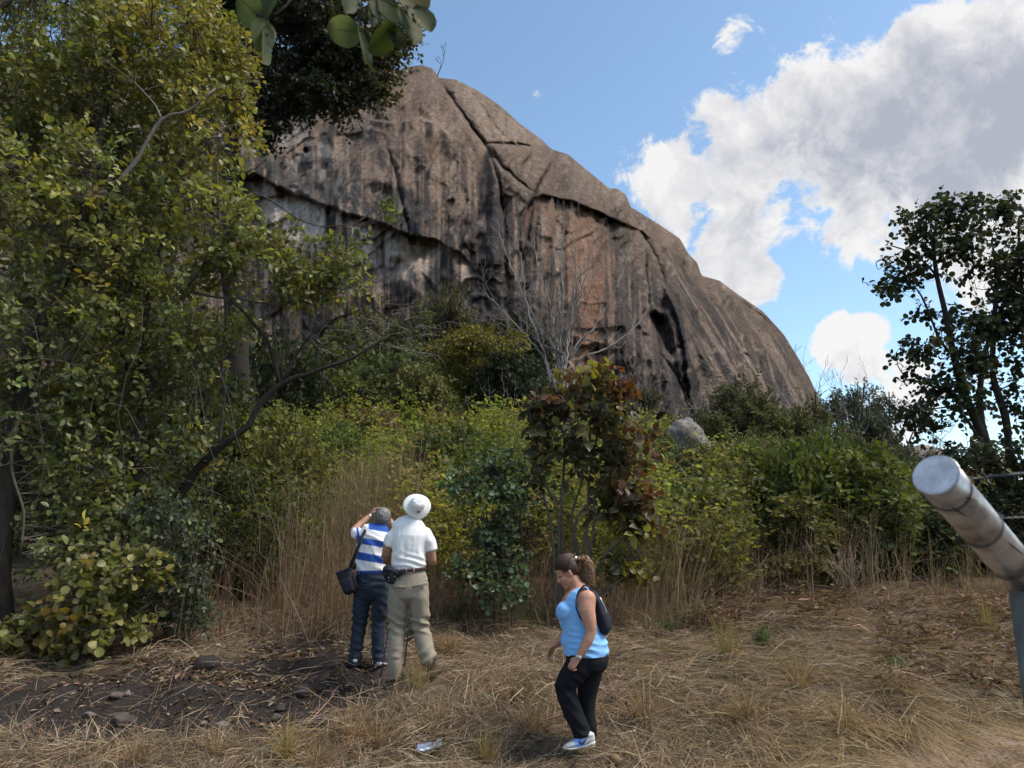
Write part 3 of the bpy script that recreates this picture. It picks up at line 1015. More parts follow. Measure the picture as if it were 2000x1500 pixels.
# ------------------------------------------------------------------ the big leafy tree on the left
def left_tree():
    r = np.random.default_rng(3)
    base = on_ground(at(268, 1270, 9.6)[0], 9.6)
    root = plant('broadleaf_tree', 'big olive-green leafy tree with dark crooked limbs filling the left side', 'tree', base)
    gt, gw, gl = Geo(), Geo(), Geo()
    dark = (.035, .028, .023)
    mid = (.075, .06, .048)
    grey = (.17, .15, .135)
    skel = []
    A = lambda *a, **k: skel.append(limb(gt, *a, **k))
    A([(20, 1290, 8.9), (2, 1150, 8.9), (10, 1000, 8.9), (30, 850, 9.0), (50, 720, 9.1), (95, 600, 9.2), (140, 500, 9.4), (165, 400, 9.6), (200, 250, 9.8), (230, 80, 10)], .13, .03, dark, 10)
    A([(268, 1290, 9.6), (262, 1150, 9.6), (266, 1000, 9.6), (268, 900, 9.6), (276, 820, 9.6), (281, 770, 9.6)], .085, .06, dark, 10)
    A([(281, 775, 9.6), (252, 725, 9.55), (240, 670, 9.5), (240, 590, 9.5), (225, 480, 9.4), (180, 350, 9.4)], .042, .015, dark)
    A([(281, 775, 9.6), (298, 745, 9.6), (282, 720, 9.65), (279, 660, 9.7), (292, 570, 9.8), (330, 440, 9.9), (370, 250, 10), (380, 60, 10.2)], .05, .015, dark)
    A([(330, 1010, 10.1), (385, 915, 10), (440, 862, 9.9), (487, 828, 9.9), (503, 795, 9.9), (530, 765, 9.9), (565, 742, 9.9), (620, 726, 9.95), (690, 697, 10), (760, 655, 10.1)], .075, .014, dark, 10)
    A([(300, 1270, 10), (330, 1100, 10.1), (335, 1000, 10.1)], .11, .1, dark, 8)
    A([(430, 868, 9.9), (436, 780, 9.9), (434, 700, 9.85), (441, 600, 9.8), (432, 500, 9.7), (428, 440, 9.6), (425, 340, 9.6), (432, 250, 9.6)], .028, .01, mid, 7)
    A([(548, 750, 9.9), (536, 710, 9.85), (520, 665, 9.8), (485, 620, 9.8), (455, 594, 9.75), (440, 570, 9.7)], .03, .014, dark, 7)
    A([(556, 742, 9.9), (580, 690, 10), (640, 630, 10.1), (700, 610, 10.2)], .025, .008, dark, 6)
    A([(228, 360, 9.1), (270, 310, 9.1), (318, 235, 9.1), (370, 212, 9.15), (420, 172, 9.2)], .034, .012, grey, 8)
    A([(318, 236, 9.1), (305, 205, 9.05), (262, 160, 9.0)], .016, .006, grey, 6)
    A([(380, 572, 9.6), (450, 582, 9.6), (520, 592, 9.6), (590, 588, 9.7), (650, 560, 9.8)], .018, .006, mid, 6)
    A([(368, 560, 9.5), (425, 482, 9.5), (470, 420, 9.5), (500, 380, 9.5), (600, 435, 9.6), (690, 440, 9.7)], .022, .007, mid, 6)
    A([(40, 800, 8.7), (20, 900, 8.6), (45, 1000, 8.5), (40, 1080, 8.5)], .02, .015, mid, 6)
    L = [(110, 130, 9.8, 240, 190), (330, 90, 10.2, 160, 140), (400, 250, 10, 120, 120), (440, 110, 10.4, 70, 90), (470, 190, 10.2, 55, 70), (130, 400, 9.3, 220, 180), (370, 440, 9.5, 150, 120), (520, 470, 9.7, 95, 45), (480, 530, 9.7, 130, 70),
         (680, 478, 9.9, 70, 24), (290, 620, 9.8, 230, 110), (560, 520, 9.8, 130, 60), (640, 570, 9.9, 100, 55), (90, 690, 9.0, 160, 150), (290, 780, 10.2, 190, 110),
         (110, 920, 9.4, 170, 140), (320, 950, 9.8, 120, 120), (190, 1060, 9.2, 190, 90), (755, 405, 9.8, 24, 26), (90, 90, 11.6, 260, 210), (340, 120, 11.8, 150, 180), (110, 360, 11.4, 240, 180), (330, 400, 11.4, 170, 140), (200, 600, 11.2, 240, 130)]
    lobes = [lobe(*l) for l in L]
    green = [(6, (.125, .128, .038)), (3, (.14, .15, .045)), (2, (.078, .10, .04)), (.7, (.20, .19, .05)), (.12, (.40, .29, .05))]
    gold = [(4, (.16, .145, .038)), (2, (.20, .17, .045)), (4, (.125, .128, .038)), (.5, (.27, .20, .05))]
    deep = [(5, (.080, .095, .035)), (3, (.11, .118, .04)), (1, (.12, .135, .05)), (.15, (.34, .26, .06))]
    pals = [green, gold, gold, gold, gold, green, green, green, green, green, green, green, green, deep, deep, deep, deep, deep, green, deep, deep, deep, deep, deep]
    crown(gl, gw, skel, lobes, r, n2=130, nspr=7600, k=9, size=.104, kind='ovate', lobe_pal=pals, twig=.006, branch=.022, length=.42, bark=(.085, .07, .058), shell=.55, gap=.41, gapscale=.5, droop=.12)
    gl.c = [np.clip(c * np.array([1.38, 1.36, 1.2], np.float32), 0, 1) for c in gl.c]
    # bare hanging twigs of the right-hand boughs
    for k in range(150):
        a = at(r.uniform(520, 830), r.uniform(590, 690), r.uniform(9.6, 10.6))
        d = np.array([r.uniform(-.2, .9), r.uniform(-.4, .4), r.uniform(-.45, .25)])
        c = curve_pts(a, a + d * r.uniform(.3, .9), r, 5, .2)
        tube(gw, c, np.linspace(.006, .002, 5), 3, (.13, .115, .10), cap=False)
    # long loose climbers
    for k in range(12):
        x0 = r.uniform(0, 420)
        a = at(x0, r.uniform(500, 800), r.uniform(8.6, 9.2))
        b = at(x0 + r.uniform(-120, 120), r.uniform(850, 1150), r.uniform(8.6, 9.2))
        tube(gw, curve_pts(a, b, r, 9, .12), .005, 3, (.08, .07, .06), cap=False)
    finish(root, gl, gt, M_LEAF, gt2=gw)

left_tree()

def shrub_at(name, label, cat, stems, lobes, seed, leafmat=None, stem_r=.012, bark=(.06, .05, .04), group=None, base=None, **kw):
    r = np.random.default_rng(seed)
    gt, gw, gl = Geo(), Geo(), Geo()
    skel = []
    for s in stems:
        s0 = list(s)
        p0 = at(*s0[0])
        P = [on_ground(p0[0], p0[1], -.05)] + [at(*q) for q in s0]
        P = [q for i, q in enumerate(P) if i == 0 or q[2] > P[0][2]]
        Q = resample(P, .12)
        skel.append(Q)
    b = skel[0][0]
    root = plant(name, label, cat, b + np.array([0, 0, .05]), group)
    lb = [lobe(*l) for l in lobes]
    crown(gl, gw, skel, lb, r, bark=bark, **kw)
    for Q in skel:
        g = Geo()
        tube(g, Q - (b + np.array([0, 0, .05])), np.linspace(stem_r, stem_r * .4, len(Q)), 7, bark)
        g.build('stem', M_BARK, root, True)
    finish(root, gl, None, leafmat or M_LEAF, cr='foliage', gt2=gw)
    return root

shrub_at('shrub', 'low yellow-green shrub with round leaves at the foot of the big left tree', 'shrub',
         [[(150, 1240, 8.4), (170, 1180, 8.35), (200, 1120, 8.3)], [(170, 1250, 8.4), (230, 1150, 8.3)], [(60, 1270, 8.5), (60, 1210, 8.4)], [(190, 1250, 8.3), (290, 1180, 8.3)]],
         [(220, 1120, 8.3, 85, 50), (280, 1100, 8.35, 45, 40), (170, 1170, 8.3, 80, 50), (60, 1230, 8.4, 70, 38), (200, 1220, 8.25, 100, 42), (120, 1260, 8.3, 70, 25), (10, 1240, 8.4, 50, 40)], 21,
         n2=18, nspr=230, k=7, size=.095, kind='round', length=.26, pal=[(5, (.17, .165, .045)), (3, (.12, .13, .035)), (2, (.22, .19, .06)), (.6, (.30, .20, .05))], droop=.3)
shrub_at('shrub', 'dark glossy green shrub between the yellow-green shrub and the dry grass stalks', 'shrub',
         [[(360, 1240, 8.8), (350, 1150, 8.8), (340, 1060, 8.8)], [(370, 1240, 8.8), (385, 1180, 8.8)]],
         [(350, 1040, 8.9, 50, 50), (375, 1120, 8.8, 45, 60), (385, 1200, 8.75, 40, 35), (300, 990, 9, 70, 40), (330, 1160, 9, 70, 60)], 22,
         n2=10, nspr=240, k=8, size=.07, kind='ovate', length=.28, pal=[(5, (.04, .062, .034)), (3, (.06, .08, .045)), (1, (.10, .12, .05))], droop=.3)

# ------------------------------------------------------------------ dark tree high up behind it
def dark_tree():
    r = np.random.default_rng(5)
    base = on_ground(at(470, 900, 22)[0], 22)
    root = plant('evergreen_tree', 'tall dark evergreen tree hanging in front of the rock hill top', 'tree', base)
    gt, gw, gl = Geo(), Geo(), Geo()
    bk = (.025, .021, .019)
    skel = []
    p0 = base - np.array([0, 0, .2])
    P = resample([p0, at(460, 600, 22), at(450, 350, 22), at(470, 180, 22), at(500, 60, 22), at(540, -120, 22)], .4)
    tube(gt, P, np.linspace(.42, .16, len(P)), 10, bk)
    skel.append(P)
    for pts, a, b in (([(475, 160, 22), (540, 112, 22), (600, 105, 21.8), (650, 90, 21.6), (700, 80, 21.5), (770, 60, 21.5)], .14, .04),
                      ([(540, 112, 22), (590, 122, 21.8), (640, 110, 21.7), (660, 92, 21.6)], .09, .05),
                      ([(465, 200, 22), (540, 220, 21.8), (620, 210, 21.6), (690, 200, 21.5)], .11, .03),
                      ([(480, 60, 22), (560, 20, 22), (660, 0, 22), (760, -20, 22)], .12, .04),
                      ([(470, 150, 22), (420, 80, 22), (380, 20, 22)], .1, .04)):
        skel.append(limb(gt, pts, a, b, bk, 8, .3))
    L = [(600, 60, 22, 170, 90), (690, 120, 21.8, 105, 65), (770, 50, 21.8, 60, 65), (745, 110, 21.6, 45, 35), (560, 170, 21.8, 110, 70), (640, 195, 21.5, 85, 42), (450, 50, 22.2, 90, 90), (520, 240, 21.8, 45, 55), (540, -30, 22, 200, 80), (720, 170, 21.5, 55, 40), (420, 170, 22.4, 70, 90)]
    lobes = [lobe(*l) for l in L]
    pal = [(6, (.022, .030, .017)), (3, (.034, .043, .021)), (1, (.06, .06, .025))]
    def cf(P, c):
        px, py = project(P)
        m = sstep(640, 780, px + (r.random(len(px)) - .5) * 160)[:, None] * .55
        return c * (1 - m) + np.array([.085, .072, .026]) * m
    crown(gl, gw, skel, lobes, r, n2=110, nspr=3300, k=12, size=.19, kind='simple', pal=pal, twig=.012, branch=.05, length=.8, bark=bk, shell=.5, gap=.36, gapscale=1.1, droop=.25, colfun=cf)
    finish(root, gl, gt, M_LEAF, gt2=gw)

dark_tree()

# ------------------------------------------------------------------ tall tree on the right, against the light
def right_tree():
    r = np.random.default_rng(8)
    b0 = at(1975, 1000, 13)
    base = on_ground(b0[0], 13)
    root = plant('broadleaf_tree', 'tall slender dark-leaved tree against the bright sky on the right', 'tree', base)
    gt, gw, gl = Geo(), Geo(), Geo()
    bk = (.03, .026, .024)
    skel = []
    p0 = base - np.array([0, 0, .1])
    P = resample([p0, at(1968, 980, 13), at(1935, 890, 13), at(1910, 830, 13), at(1882, 765, 13), at(1862, 690, 13), at(1846, 610, 13), at(1830, 540, 13), at(1824, 480, 13), at(1832, 410, 13)], .15)
    tube(gt, P, np.linspace(.11, .022, len(P)), 10, bk)
    skel.append(P)
    for pts, a, b in (([(1935, 895, 13), (1918, 830, 13), (1913, 760, 13.1), (1924, 690, 13.1), (1938, 640, 13.1), (1945, 560, 13.2), (1935, 470, 13.2)], .075, .02),
                      ([(1985, 960, 13.3), (1972, 880, 13.3), (1962, 810, 13.3), (1942, 740, 13.3), (1940, 690, 13.3), (1950, 620, 13.3), (1985, 520, 13.3), (1992, 420, 13.3)], .08, .02),
                      ([(1862, 690, 13), (1840, 670, 13), (1800, 580, 12.9), (1780, 555, 12.8)], .03, .01),
                      ([(1830, 540, 13), (1790, 500, 12.9), (1740, 480, 12.9)], .025, .01),
                      ([(1925, 880, 13), (1870, 800, 12.8), (1800, 800, 12.8)], .03, .01),
                      ([(1900, 805, 13), (1840, 760, 12.9), (1770, 740, 12.9)], .028, .009),
                      ([(2020, 700, 13.4), (2000, 600, 13.4), (1990, 480, 13.4)], .05, .02)):
        skel.append(limb(gt, pts, a, b, bk, 8, .2))
    L = [(1850, 410, 13, 75, 42), (1800, 440, 13, 55, 45), (1870, 470, 13, 65, 50), (1745, 505, 12.9, 50, 35), (1800, 520, 13, 70, 45), (1960, 410, 13.2, 50, 45), (1985, 480, 13.2, 50, 70), (1935, 540, 13.2, 55, 50),
         (1730, 570, 12.9, 40, 25), (1820, 600, 13, 60, 35), (1900, 620, 13.1, 60, 50), (1830, 670, 12.9, 75, 32), (1780, 690, 12.9, 50, 28), (1890, 710, 13, 65, 40), (1960, 620, 13.2, 50, 60),
         (1770, 745, 12.8, 50, 24), (1850, 760, 12.9, 55, 28), (1800, 810, 12.8, 60, 35), (1985, 700, 13.3, 40, 60), (1985, 800, 13.3, 40, 50), (1900, 890, 12.6, 70, 35), (1975, 900, 12.8, 60, 50), (2060, 550, 13.5, 60, 150), (1995, 560, 13.3, 45, 70), (1990, 640, 13.2, 40, 45), (1905, 800, 13, 50, 40)]
    lobes = [lobe(*l) for l in L]
    pal = [(6, (.030, .042, .022)), (3, (.045, .055, .026)), (1, (.07, .07, .03))]
    crown(gl, gw, skel, lobes, r, n2=60, nspr=1300, k=9, size=.103, kind='round', pal=pal, twig=.006, branch=.02, length=.5, bark=bk, shell=.35, gap=.435, gapscale=.5, droop=.3, upb=.05)
    for k in range(60):
        a = at(r.uniform(1840, 1960), r.uniform(650, 900), 13.2)
        d = np.array([r.uniform(-.7, .7), r.uniform(-.4, .4), r.uniform(-.2, .8)])
        tube(gw, curve_pts(a, a + d * r.uniform(.3, .8), r, 5, .2), np.linspace(.006, .002, 5), 3, bk, cap=False)
    finish(root, gl, gt, M_LEAF_DULL, gt2=gw)

right_tree()

# ------------------------------------------------------------------ red-leaved sapling
def cf_red(P, c):
    px, py = project(P)
    rr = np.random.default_rng(4)
    red = np.clip(sstep(1190, 1290, px + rr.normal(0, 45, len(px))) * .7 + sstep(800, 735, py + rr.normal(0, 22, len(px))) * .65 - sstep(960, 1000, py) * .3, 0, 1)[:, None]
    c = c * (1 - red) + np.array([.15, .048, .022]) * red * rr.uniform(.6, 1.2, (len(px), 1)) + red * c * .1
    tip = (((py < 745) & (rr.random(len(px)) < .6)) | ((py > 1000) & (rr.random(len(px)) < .45)))[:, None]
    return np.where(tip, np.array([.21, .19, .035]), c)

shrub_at('sapling', 'multi-stemmed sapling with large bronze-green and red leaves behind the walking woman', 'sapling',
         [[(1083, 1180, 9.6), (1080, 1060, 9.6), (1068, 990, 9.6), (1052, 930, 9.6), (1055, 860, 9.6)], [(1100, 1180, 9.65), (1098, 1050, 9.65), (1097, 960, 9.6), (1102, 900, 9.6), (1100, 780, 9.6), (1096, 720, 9.6)],
          [(1135, 1180, 9.6), (1143, 1090, 9.6), (1148, 1000, 9.6), (1150, 940, 9.6), (1165, 860, 9.6), (1190, 760, 9.6), (1190, 710, 9.6)], [(1130, 1190, 9.5), (1165, 1115, 9.45), (1195, 1070, 9.4), (1240, 1030, 9.4)],
          [(1150, 1120, 9.6), (1160, 1020, 9.55), (1163, 960, 9.55), (1200, 900, 9.55), (1240, 870, 9.5)], [(1110, 1190, 9.7), (1128, 1090, 9.72), (1116, 1010, 9.7), (1138, 930, 9.7), (1125, 850, 9.7)], [(1120, 1040, 9.7), (1150, 985, 9.65), (1205, 940, 9.6), (1255, 920, 9.55)], [(1090, 1010, 9.62), (1072, 960, 9.6), (1040, 900, 9.65), (1045, 820, 9.7)], [(1170, 1170, 9.4), (1215, 1130, 9.3), (1250, 1110, 9.3)]],
         [(1150, 835, 9.6, 95, 55), (1085, 800, 9.6, 48, 55), (1210, 830, 9.6, 50, 55), (1150, 890, 9.6, 90, 38), (1230, 900, 9.55, 45, 45), (1140, 775, 9.6, 75, 35), (1055, 865, 9.6, 32, 55), (1075, 925, 9.6, 45, 25), (1215, 940, 9.5, 60, 40),
          (1258, 1020, 9.4, 32, 30), (1225, 1030, 9.4, 35, 22), (1245, 1105, 9.3, 38, 25), (1190, 730, 9.6, 16, 28), (1098, 725, 9.6, 14, 24), (1215, 760, 9.6, 25, 25), (1215, 1100, 9.35, 30, 40), (1265, 930, 9.5, 28, 22), (1195, 985, 9.6, 45, 30), (1235, 985, 9.5, 45, 36), (1045, 800, 9.7, 22, 40), (1250, 860, 9.5, 38, 60), (1140, 730, 9.65, 60, 22)], 31,
         n2=30, nspr=430, k=6, size=.145, gap=.40, gapscale=.28, kind='large', length=.28, stem_r=.026, bark=(.12, .098, .08), droop=.42, colfun=cf_red, fan=.8, face=.45,
         pal=[(6, (.052, .057, .023)), (3, (.07, .074, .028)), (2.2, (.105, .068, .032)), (.7, (.15, .14, .045))])

shrub_at('shrub', 'blue-green round-leaved shrub beside the man in the white hat', 'shrub',
         [[(965, 1170, 9.3), (960, 1080, 9.35), (950, 1000, 9.4), (955, 920, 9.4)], [(980, 1180, 9.3), (1000, 1060, 9.4), (1000, 960, 9.4)], [(940, 1180, 9.2), (910, 1120, 9.2)], [(1000, 1190, 9.2), (1020, 1150, 9.2)]],
         [(965, 905, 9.45, 60, 32), (905, 945, 9.4, 45, 28), (1005, 960, 9.45, 32, 50), (955, 960, 9.4, 55, 40), (940, 1040, 9.4, 40, 35), (985, 1050, 9.4, 40, 50), (905, 1105, 9.2, 45, 24), (985, 1110, 9.2, 45, 30), (960, 1150, 9.1, 55, 26), (1025, 1155, 9.1, 32, 24)], 33,
         n2=16, nspr=300, k=8, size=.068, kind='round', length=.34, pal=[(5, (.085, .135, .062)), (3, (.115, .165, .085)), (1.5, (.06, .10, .045)), (1.2, (.16, .16, .07))], droop=.2, gap=.36, gapscale=.3)

shrub_at('shrub', 'dead brown-leaved shrub between the blue-green shrub and the sapling', 'shrub',
         [[(985, 1180, 9.7), (985, 1060, 9.7), (975, 1000, 9.7)], [(1000, 1180, 9.7), (1020, 1060, 9.7)]],
         [(965, 1020, 9.7, 45, 45), (1010, 1050, 9.75, 45, 60), (960, 1100, 9.7, 45, 40)], 34, leafmat=M_DRYLEAF,
         n2=14, nspr=120, k=7, size=.075, kind='curl', length=.3, pal=[(5, (.12, .078, .045)), (3, (.17, .12, .075)), (2, (.07, .048, .03))], droop=.7)
# ------------------------------------------------------------------ shrub and tree kinds that repeat over the slope
def proto_bush(seed, lobes, n2, nspr, k, size, kind, tint, stems=5, h=1.0, length=.3, gap=.36, droop=.15, stem_r=.03, bark=(.05, .042, .035), twig=.006, gapscale=.4):
    """a shrub in its own frame, about 2 units wide; returns its two meshes"""
    r = np.random.default_rng(seed)
    gt, gl = Geo(), Geo()
    skel = []
    for i in range(stems):
        a = i * 2.4 + r.uniform(0, 1)
        c, q = lobes[i % len(lobes)]
        end = np.array(c) + r.normal(0, .12, 3)
        mid = end * np.array([.45, .45, .5]) + r.normal(0, .06, 3)
        Q = resample([np.array([math.cos(a) * .06, math.sin(a) * .06, -.12]), mid, end], .12)
        tube(gt, Q, np.linspace(stem_r, stem_r * .35, len(Q)), 6, bark)
        skel.append(Q)
    lb = [(np.array(c, float), np.array(q, float)) for c, q in lobes]
    gw = gt
    crown(gl, gw, skel, lb, r, n2=n2, nspr=nspr, k=k, size=size, kind=kind, pal=tint, length=length, gap=gap, gapscale=gapscale, droop=droop, bark=bark, twig=twig, branch=stem_r * .5)
    mt = gt.mesh('bush_stems', True)
    mt.materials.append(M_BARK)
    ml = gl.mesh('bush_foliage')
    return mt, ml

NEUT = [(5, (.80, .85, .75)), (3, (1.0, 1.0, 1.0)), (2, (.6, .68, .6)), (1, (1.3, 1.2, .8))]
_dome = [((0, 0, .95), (.75, .75, .55)), ((.55, .2, .7), (.5, .5, .5)), ((-.5, .25, .75), (.5, .5, .5)), ((.1, -.5, .7), (.55, .5, .5)), ((-.3, -.35, 1.15), (.4, .4, .35)), ((.35, .1, 1.25), (.38, .38, .33)), ((-.6, -.2, .45), (.45, .4, .4)), ((.6, -.3, .4), (.45, .4, .4))]
_tall = [((0, 0, 1.6), (.55, .55, .5)), ((.4, .1, 1.25), (.45, .45, .4)), ((-.4, 0, 1.3), (.45, .45, .4)), ((0, -.3, 1.0), (.55, .5, .4)), ((.2, .1, 2.0), (.35, .35, .3)), ((-.25, .1, 1.85), (.35, .35, .3)), ((.55, -.1, .8), (.4, .4, .35)), ((-.55, -.1, .75), (.45, .4, .4)), ((0, 0, .5), (.6, .6, .4))]
_flat = [((0, 0, 1.5), (.5, .5, .25)), ((.55, .1, 1.4), (.45, .4, .22)), ((-.55, .0, 1.45), (.45, .4, .22)), ((.1, .4, 1.65), (.4, .4, .2)), ((-.1, -.45, 1.35), (.45, .4, .22)), ((.85, 0, 1.2), (.3, .3, .18)), ((-.85, .1, 1.2), (.3, .3, .2)), ((.3, 0, 1.0), (.4, .4, .2))]
PROTO = {
    'fine': proto_bush(101, _dome, 20, 480, 9, .11, 'simple', NEUT, 6, length=.34, gap=.34),
    'olive': proto_bush(102, _tall, 30, 620, 9, .10, 'simple', NEUT, 6, length=.32, gap=.36, stem_r=.05),
    'dense': proto_bush(103, _dome, 20, 560, 10, .115, 'simple', NEUT, 5, length=.32, gap=.3),
    'open': proto_bush(104, _flat, 40, 430, 9, .07, 'simple', NEUT, 8, length=.26, gap=.38, stem_r=.05),
    'broad': proto_bush(105, _dome, 18, 300, 8, .13, 'ovate', NEUT, 6, length=.34, gap=.33, droop=.25),
    'broad_tall': proto_bush(106, _tall, 24, 340, 8, .12, 'ovate', NEUT, 6, length=.34, gap=.36, droop=.25, stem_r=.04),
}

def bush(kind, px, py_top, Y, wpx, color, label, group=None, seed=0, cat='shrub', name='shrub', mat=None, base_z=None, zs=1.0):
    """one shrub standing on the slope, wpx wide and reaching up to py_top"""
    r = np.random.default_rng(seed + int(px * 7 + Y * 31))
    c = at(px, py_top, Y)
    gz = float(ground_z(c[0], Y))
    top = {'olive': 2.25, 'broad_tall': 2.25, 'open': 1.85}.get(kind, 1.6)
    h = max(.35, c[2] - gz)
    sx = wpx / 2 * Y / FPX / 1.05
    root = plant(name, label, cat, (c[0], Y, gz), group)
    root.rotation_euler = (0, 0, r.uniform(0, 6.28))
    root.scale = (sx, sx * r.uniform(.85, 1.1), h / top * zs)
    mt, ml = PROTO[kind]
    st = link('stems', mt, None, root)
    fo = bpy.data.objects.new('foliage', ml)
    COL.objects.link(fo)
    fo.parent = root
    if len(ml.materials) == 0:
        ml.materials.append(M_LEAF_DULL)
    fo.color = (*color, 1)
    return root

OLIVE, YELLOW, DARK, GREEN, BROWN, LIME = (.085, .088, .03), (.155, .14, .03), (.028, .036, .02), (.062, .08, .03), (.13, .095, .05), (.13, .15, .035)
# trees and bushes at the foot of the rock
BASE = [
    ('olive', 700, 600, 40, 170, OLIVE, 'dusky olive bush at the rock foot beside the left tree boughs'),
    ('olive', 800, 590, 38, 150, (.07, .075, .028), 'olive bush below the pale streaks of the rock overhang'),
    ('fine', 880, 560, 44, 130, (.07, .062, .036), 'brownish olive tree highest up against the streaked rock, left of the pale bare tree'),
    ('open', 935, 635, 36, 190, (.15, .125, .028), 'yellow-olive spreading tree left of the pale bare tree'),
    ('olive', 905, 660, 36.5, 120, YELLOW, 'mustard-yellow bush under the yellow-olive spreading tree'),
    ('dense', 1015, 635, 39, 130, (.026, .036, .020), 'very dark green dense bush at the foot of the pale bare tree'),
    ('dense', 1000, 690, 35, 150, (.03, .038, .022), 'low dark bush with shade below it, just left of the red-leaved sapling top'),
    ('fine', 770, 690, 32, 190, GREEN, 'mid-green bush on the slope above the tan tall grass'),
    ('fine', 650, 720, 30, 200, OLIVE, 'olive bush on the slope behind the big crooked bough'),
    ('broad', 820, 700, 30, 100, (.12, .115, .045), 'bush with tan withered tops in the middle of the slope'),
    ('dense', 1160, 735, 37, 90, (.035, .042, .025), 'small dark bush by the orange rock face'),
    ('open', 1250, 760, 36, 110, (.055, .055, .03), 'thin grey-green bush right of the sapling by the rock'),
    ('fine', 1282, 842, 22, 80, (.06, .075, .03), 'rounded green bush covering the left end of the pale boulder'),
    ('fine', 1350, 872, 21, 110, (.055, .07, .028), 'low green bush hiding the foot of the pale boulder'),
    ('olive', 1440, 735, 40, 150, (.058, .058, .03), 'tall grey-olive tree in front of the right part of the rock'),
    ('olive', 1500, 800, 36, 140, (.075, .075, .03), 'olive tree at the right foot of the rock, left of its lowest edge'),
    ('dense', 1555, 820, 42, 130, (.035, .042, .026), 'dark bush under the right end of the rock'),
    ('olive', 1530, 850, 28, 110, (.105, .098, .03), 'yellowish tree in front of the dark bush at the right end of the rock'),
    ('fine', 1620, 830, 36, 130, (.05, .058, .03), 'green tree just right of the lowest edge of the rock'),
    ('open', 1650, 755, 55, 120, (.036, .042, .03), 'dark flat-topped tree on the skyline right of the rock'),
    ('open', 1720, 775, 60, 120, (.045, .046, .036), 'second flat-topped tree on the skyline, nearer the tall right tree'),
    ('olive', 1680, 850, 34, 110, (.075, .078, .03), 'olive bush below the flat-topped skyline trees'),
    ('dense', 1730, 870, 42, 120, (.042, .048, .03), 'grey-green rounded tree below the skyline, left of the metal post top'),
    ('fine', 1745, 905, 24, 110, (.07, .08, .03), 'green bush just left of the metal post cap'),
    ('fine', 1640, 890, 26, 120, (.085, .085, .03), 'yellowish olive bush in the middle of the right thicket'),
    ('dense', 1860, 880, 48, 160, (.03, .035, .024), 'dark distant tree behind the metal post cap'),
    ('broad', 1415, 862, 20, 130, (.10, .075, .035), 'brown-tinged bush right of the boulder'),
    ('fine', 1500, 900, 19, 130, OLIVE, 'olive bush on the slope right of the brown-tinged bush'),
    ('olive', 1415, 755, 39, 110, (.05, .052, .028), 'dusky left companion of the tall grey-olive tree'),
    ('dense', 1470, 770, 39, 120, (.055, .056, .028), 'rounded olive tree close right of the tall grey-olive tree'),
    ('dense', 1540, 800, 37, 120, (.06, .06, .026), 'broad olive tree under the leafless grey tree'),
    ('dense', 1610, 850, 33, 130, (.06, .066, .028), 'broad green tree below the lowest edge of the rock'),
    ('olive', 1580, 775, 38, 110, (.062, .062, .03), 'olive tree rising before the steep right end of the rock'),
    ('olive', 1385, 800, 33, 100, (.07, .07, .03), 'olive tree beside the pale boulder, at the foot of the dark gully'),
    ('fine', 1460, 850, 25, 130, (.08, .08, .03), 'yellowish bush left of the yellowish tree at the rock end'),
    ('dense', 1690, 810, 46, 130, (.038, .044, .03), 'dark rounded tree below the flat-topped skyline trees'),
    ('fine', 1590, 920, 18, 130, (.075, .085, .03), 'green bush above the yellow-green bush on the right bank'),
]
for i, (k, x, y, Y, w, c, lab) in enumerate(BASE):
    w, y = w * 1.3, y - 8
    c = tuple(q * (1.7 if x > 1200 else 1.35) for q in c)
    istree = 'tree' in lab.split(',')[0]
    bush(k, x, y, Y, w, c, lab, seed=i, cat='tree' if ' tree ' in lab.split(',')[0] + ' ' else 'shrub', name='slope_tree' if ' tree ' in lab.split(',')[0] + ' ' else 'shrub', group='trees and bushes at the foot of the rock')

# a thicket of shrubs over the slope
r_t = np.random.default_rng(404)

def thicket_label(kind, col, h, px, Y):
    hue = 'brownish' if col[0] > col[1] * 1.1 else ('bright yellow-green' if col[1] > .155 else ('dark green' if col[1] < .115 else 'mid-green'))
    leaf = 'broad-leaved' if 'broad' in kind else ('bushy' if kind == 'dense' else 'small-leaved')
    where = 'below the big crooked bough' if px < 640 else ('behind the two men' if px < 880 else ('behind the blue-green shrub' if px < 1100 else ('below the pale boulder' if px < 1420 else ('behind the yellow-olive bank bush' if px < 1620 else 'left of the post arm'))))
    depth = 'near ' if Y < 15 else ('far ' if Y > 20 else '')
    return f"{'tall' if h > 1.85 else 'low'} {hue} {leaf} shrub, {depth}on the slope {where}"

TH = []
for i in range(60):
    left_side = i % 5 < 3
    px = r_t.uniform(470, 1060) if left_side else r_t.uniform(1285, 1760)
    Y = r_t.uniform(11.8, 24)
    if 625 < px < 850 and Y < 18:
        continue
    if 1270 < px < 1420 and 13 < Y < 30:
        continue
    x_ = (px - 1000) / FPX * Y
    top = float(ground_z(x_, Y)) + r_t.uniform(1.2, 2.5)
    qx, qy = project(np.array([x_, Y, top]))
    kind = ('fine', 'dense', 'broad', 'fine', 'olive', 'broad_tall')[r_t.integers(6)]
    col = palette(1, [(4, (.13, .15, .038)), (3, (.17, .18, .045)), (3, (.09, .115, .04)), (1, (.20, .18, .055)), (.7, (.17, .12, .06))], r_t, .12)[0]
    bush(kind, float(qx), float(qy), Y, r_t.uniform(1.3, 2.6) * FPX / Y, tuple(col), thicket_label(kind, col, top - float(ground_z(x_, Y)), px, Y), 'thicket shrubs on the slope', seed=300 + i)

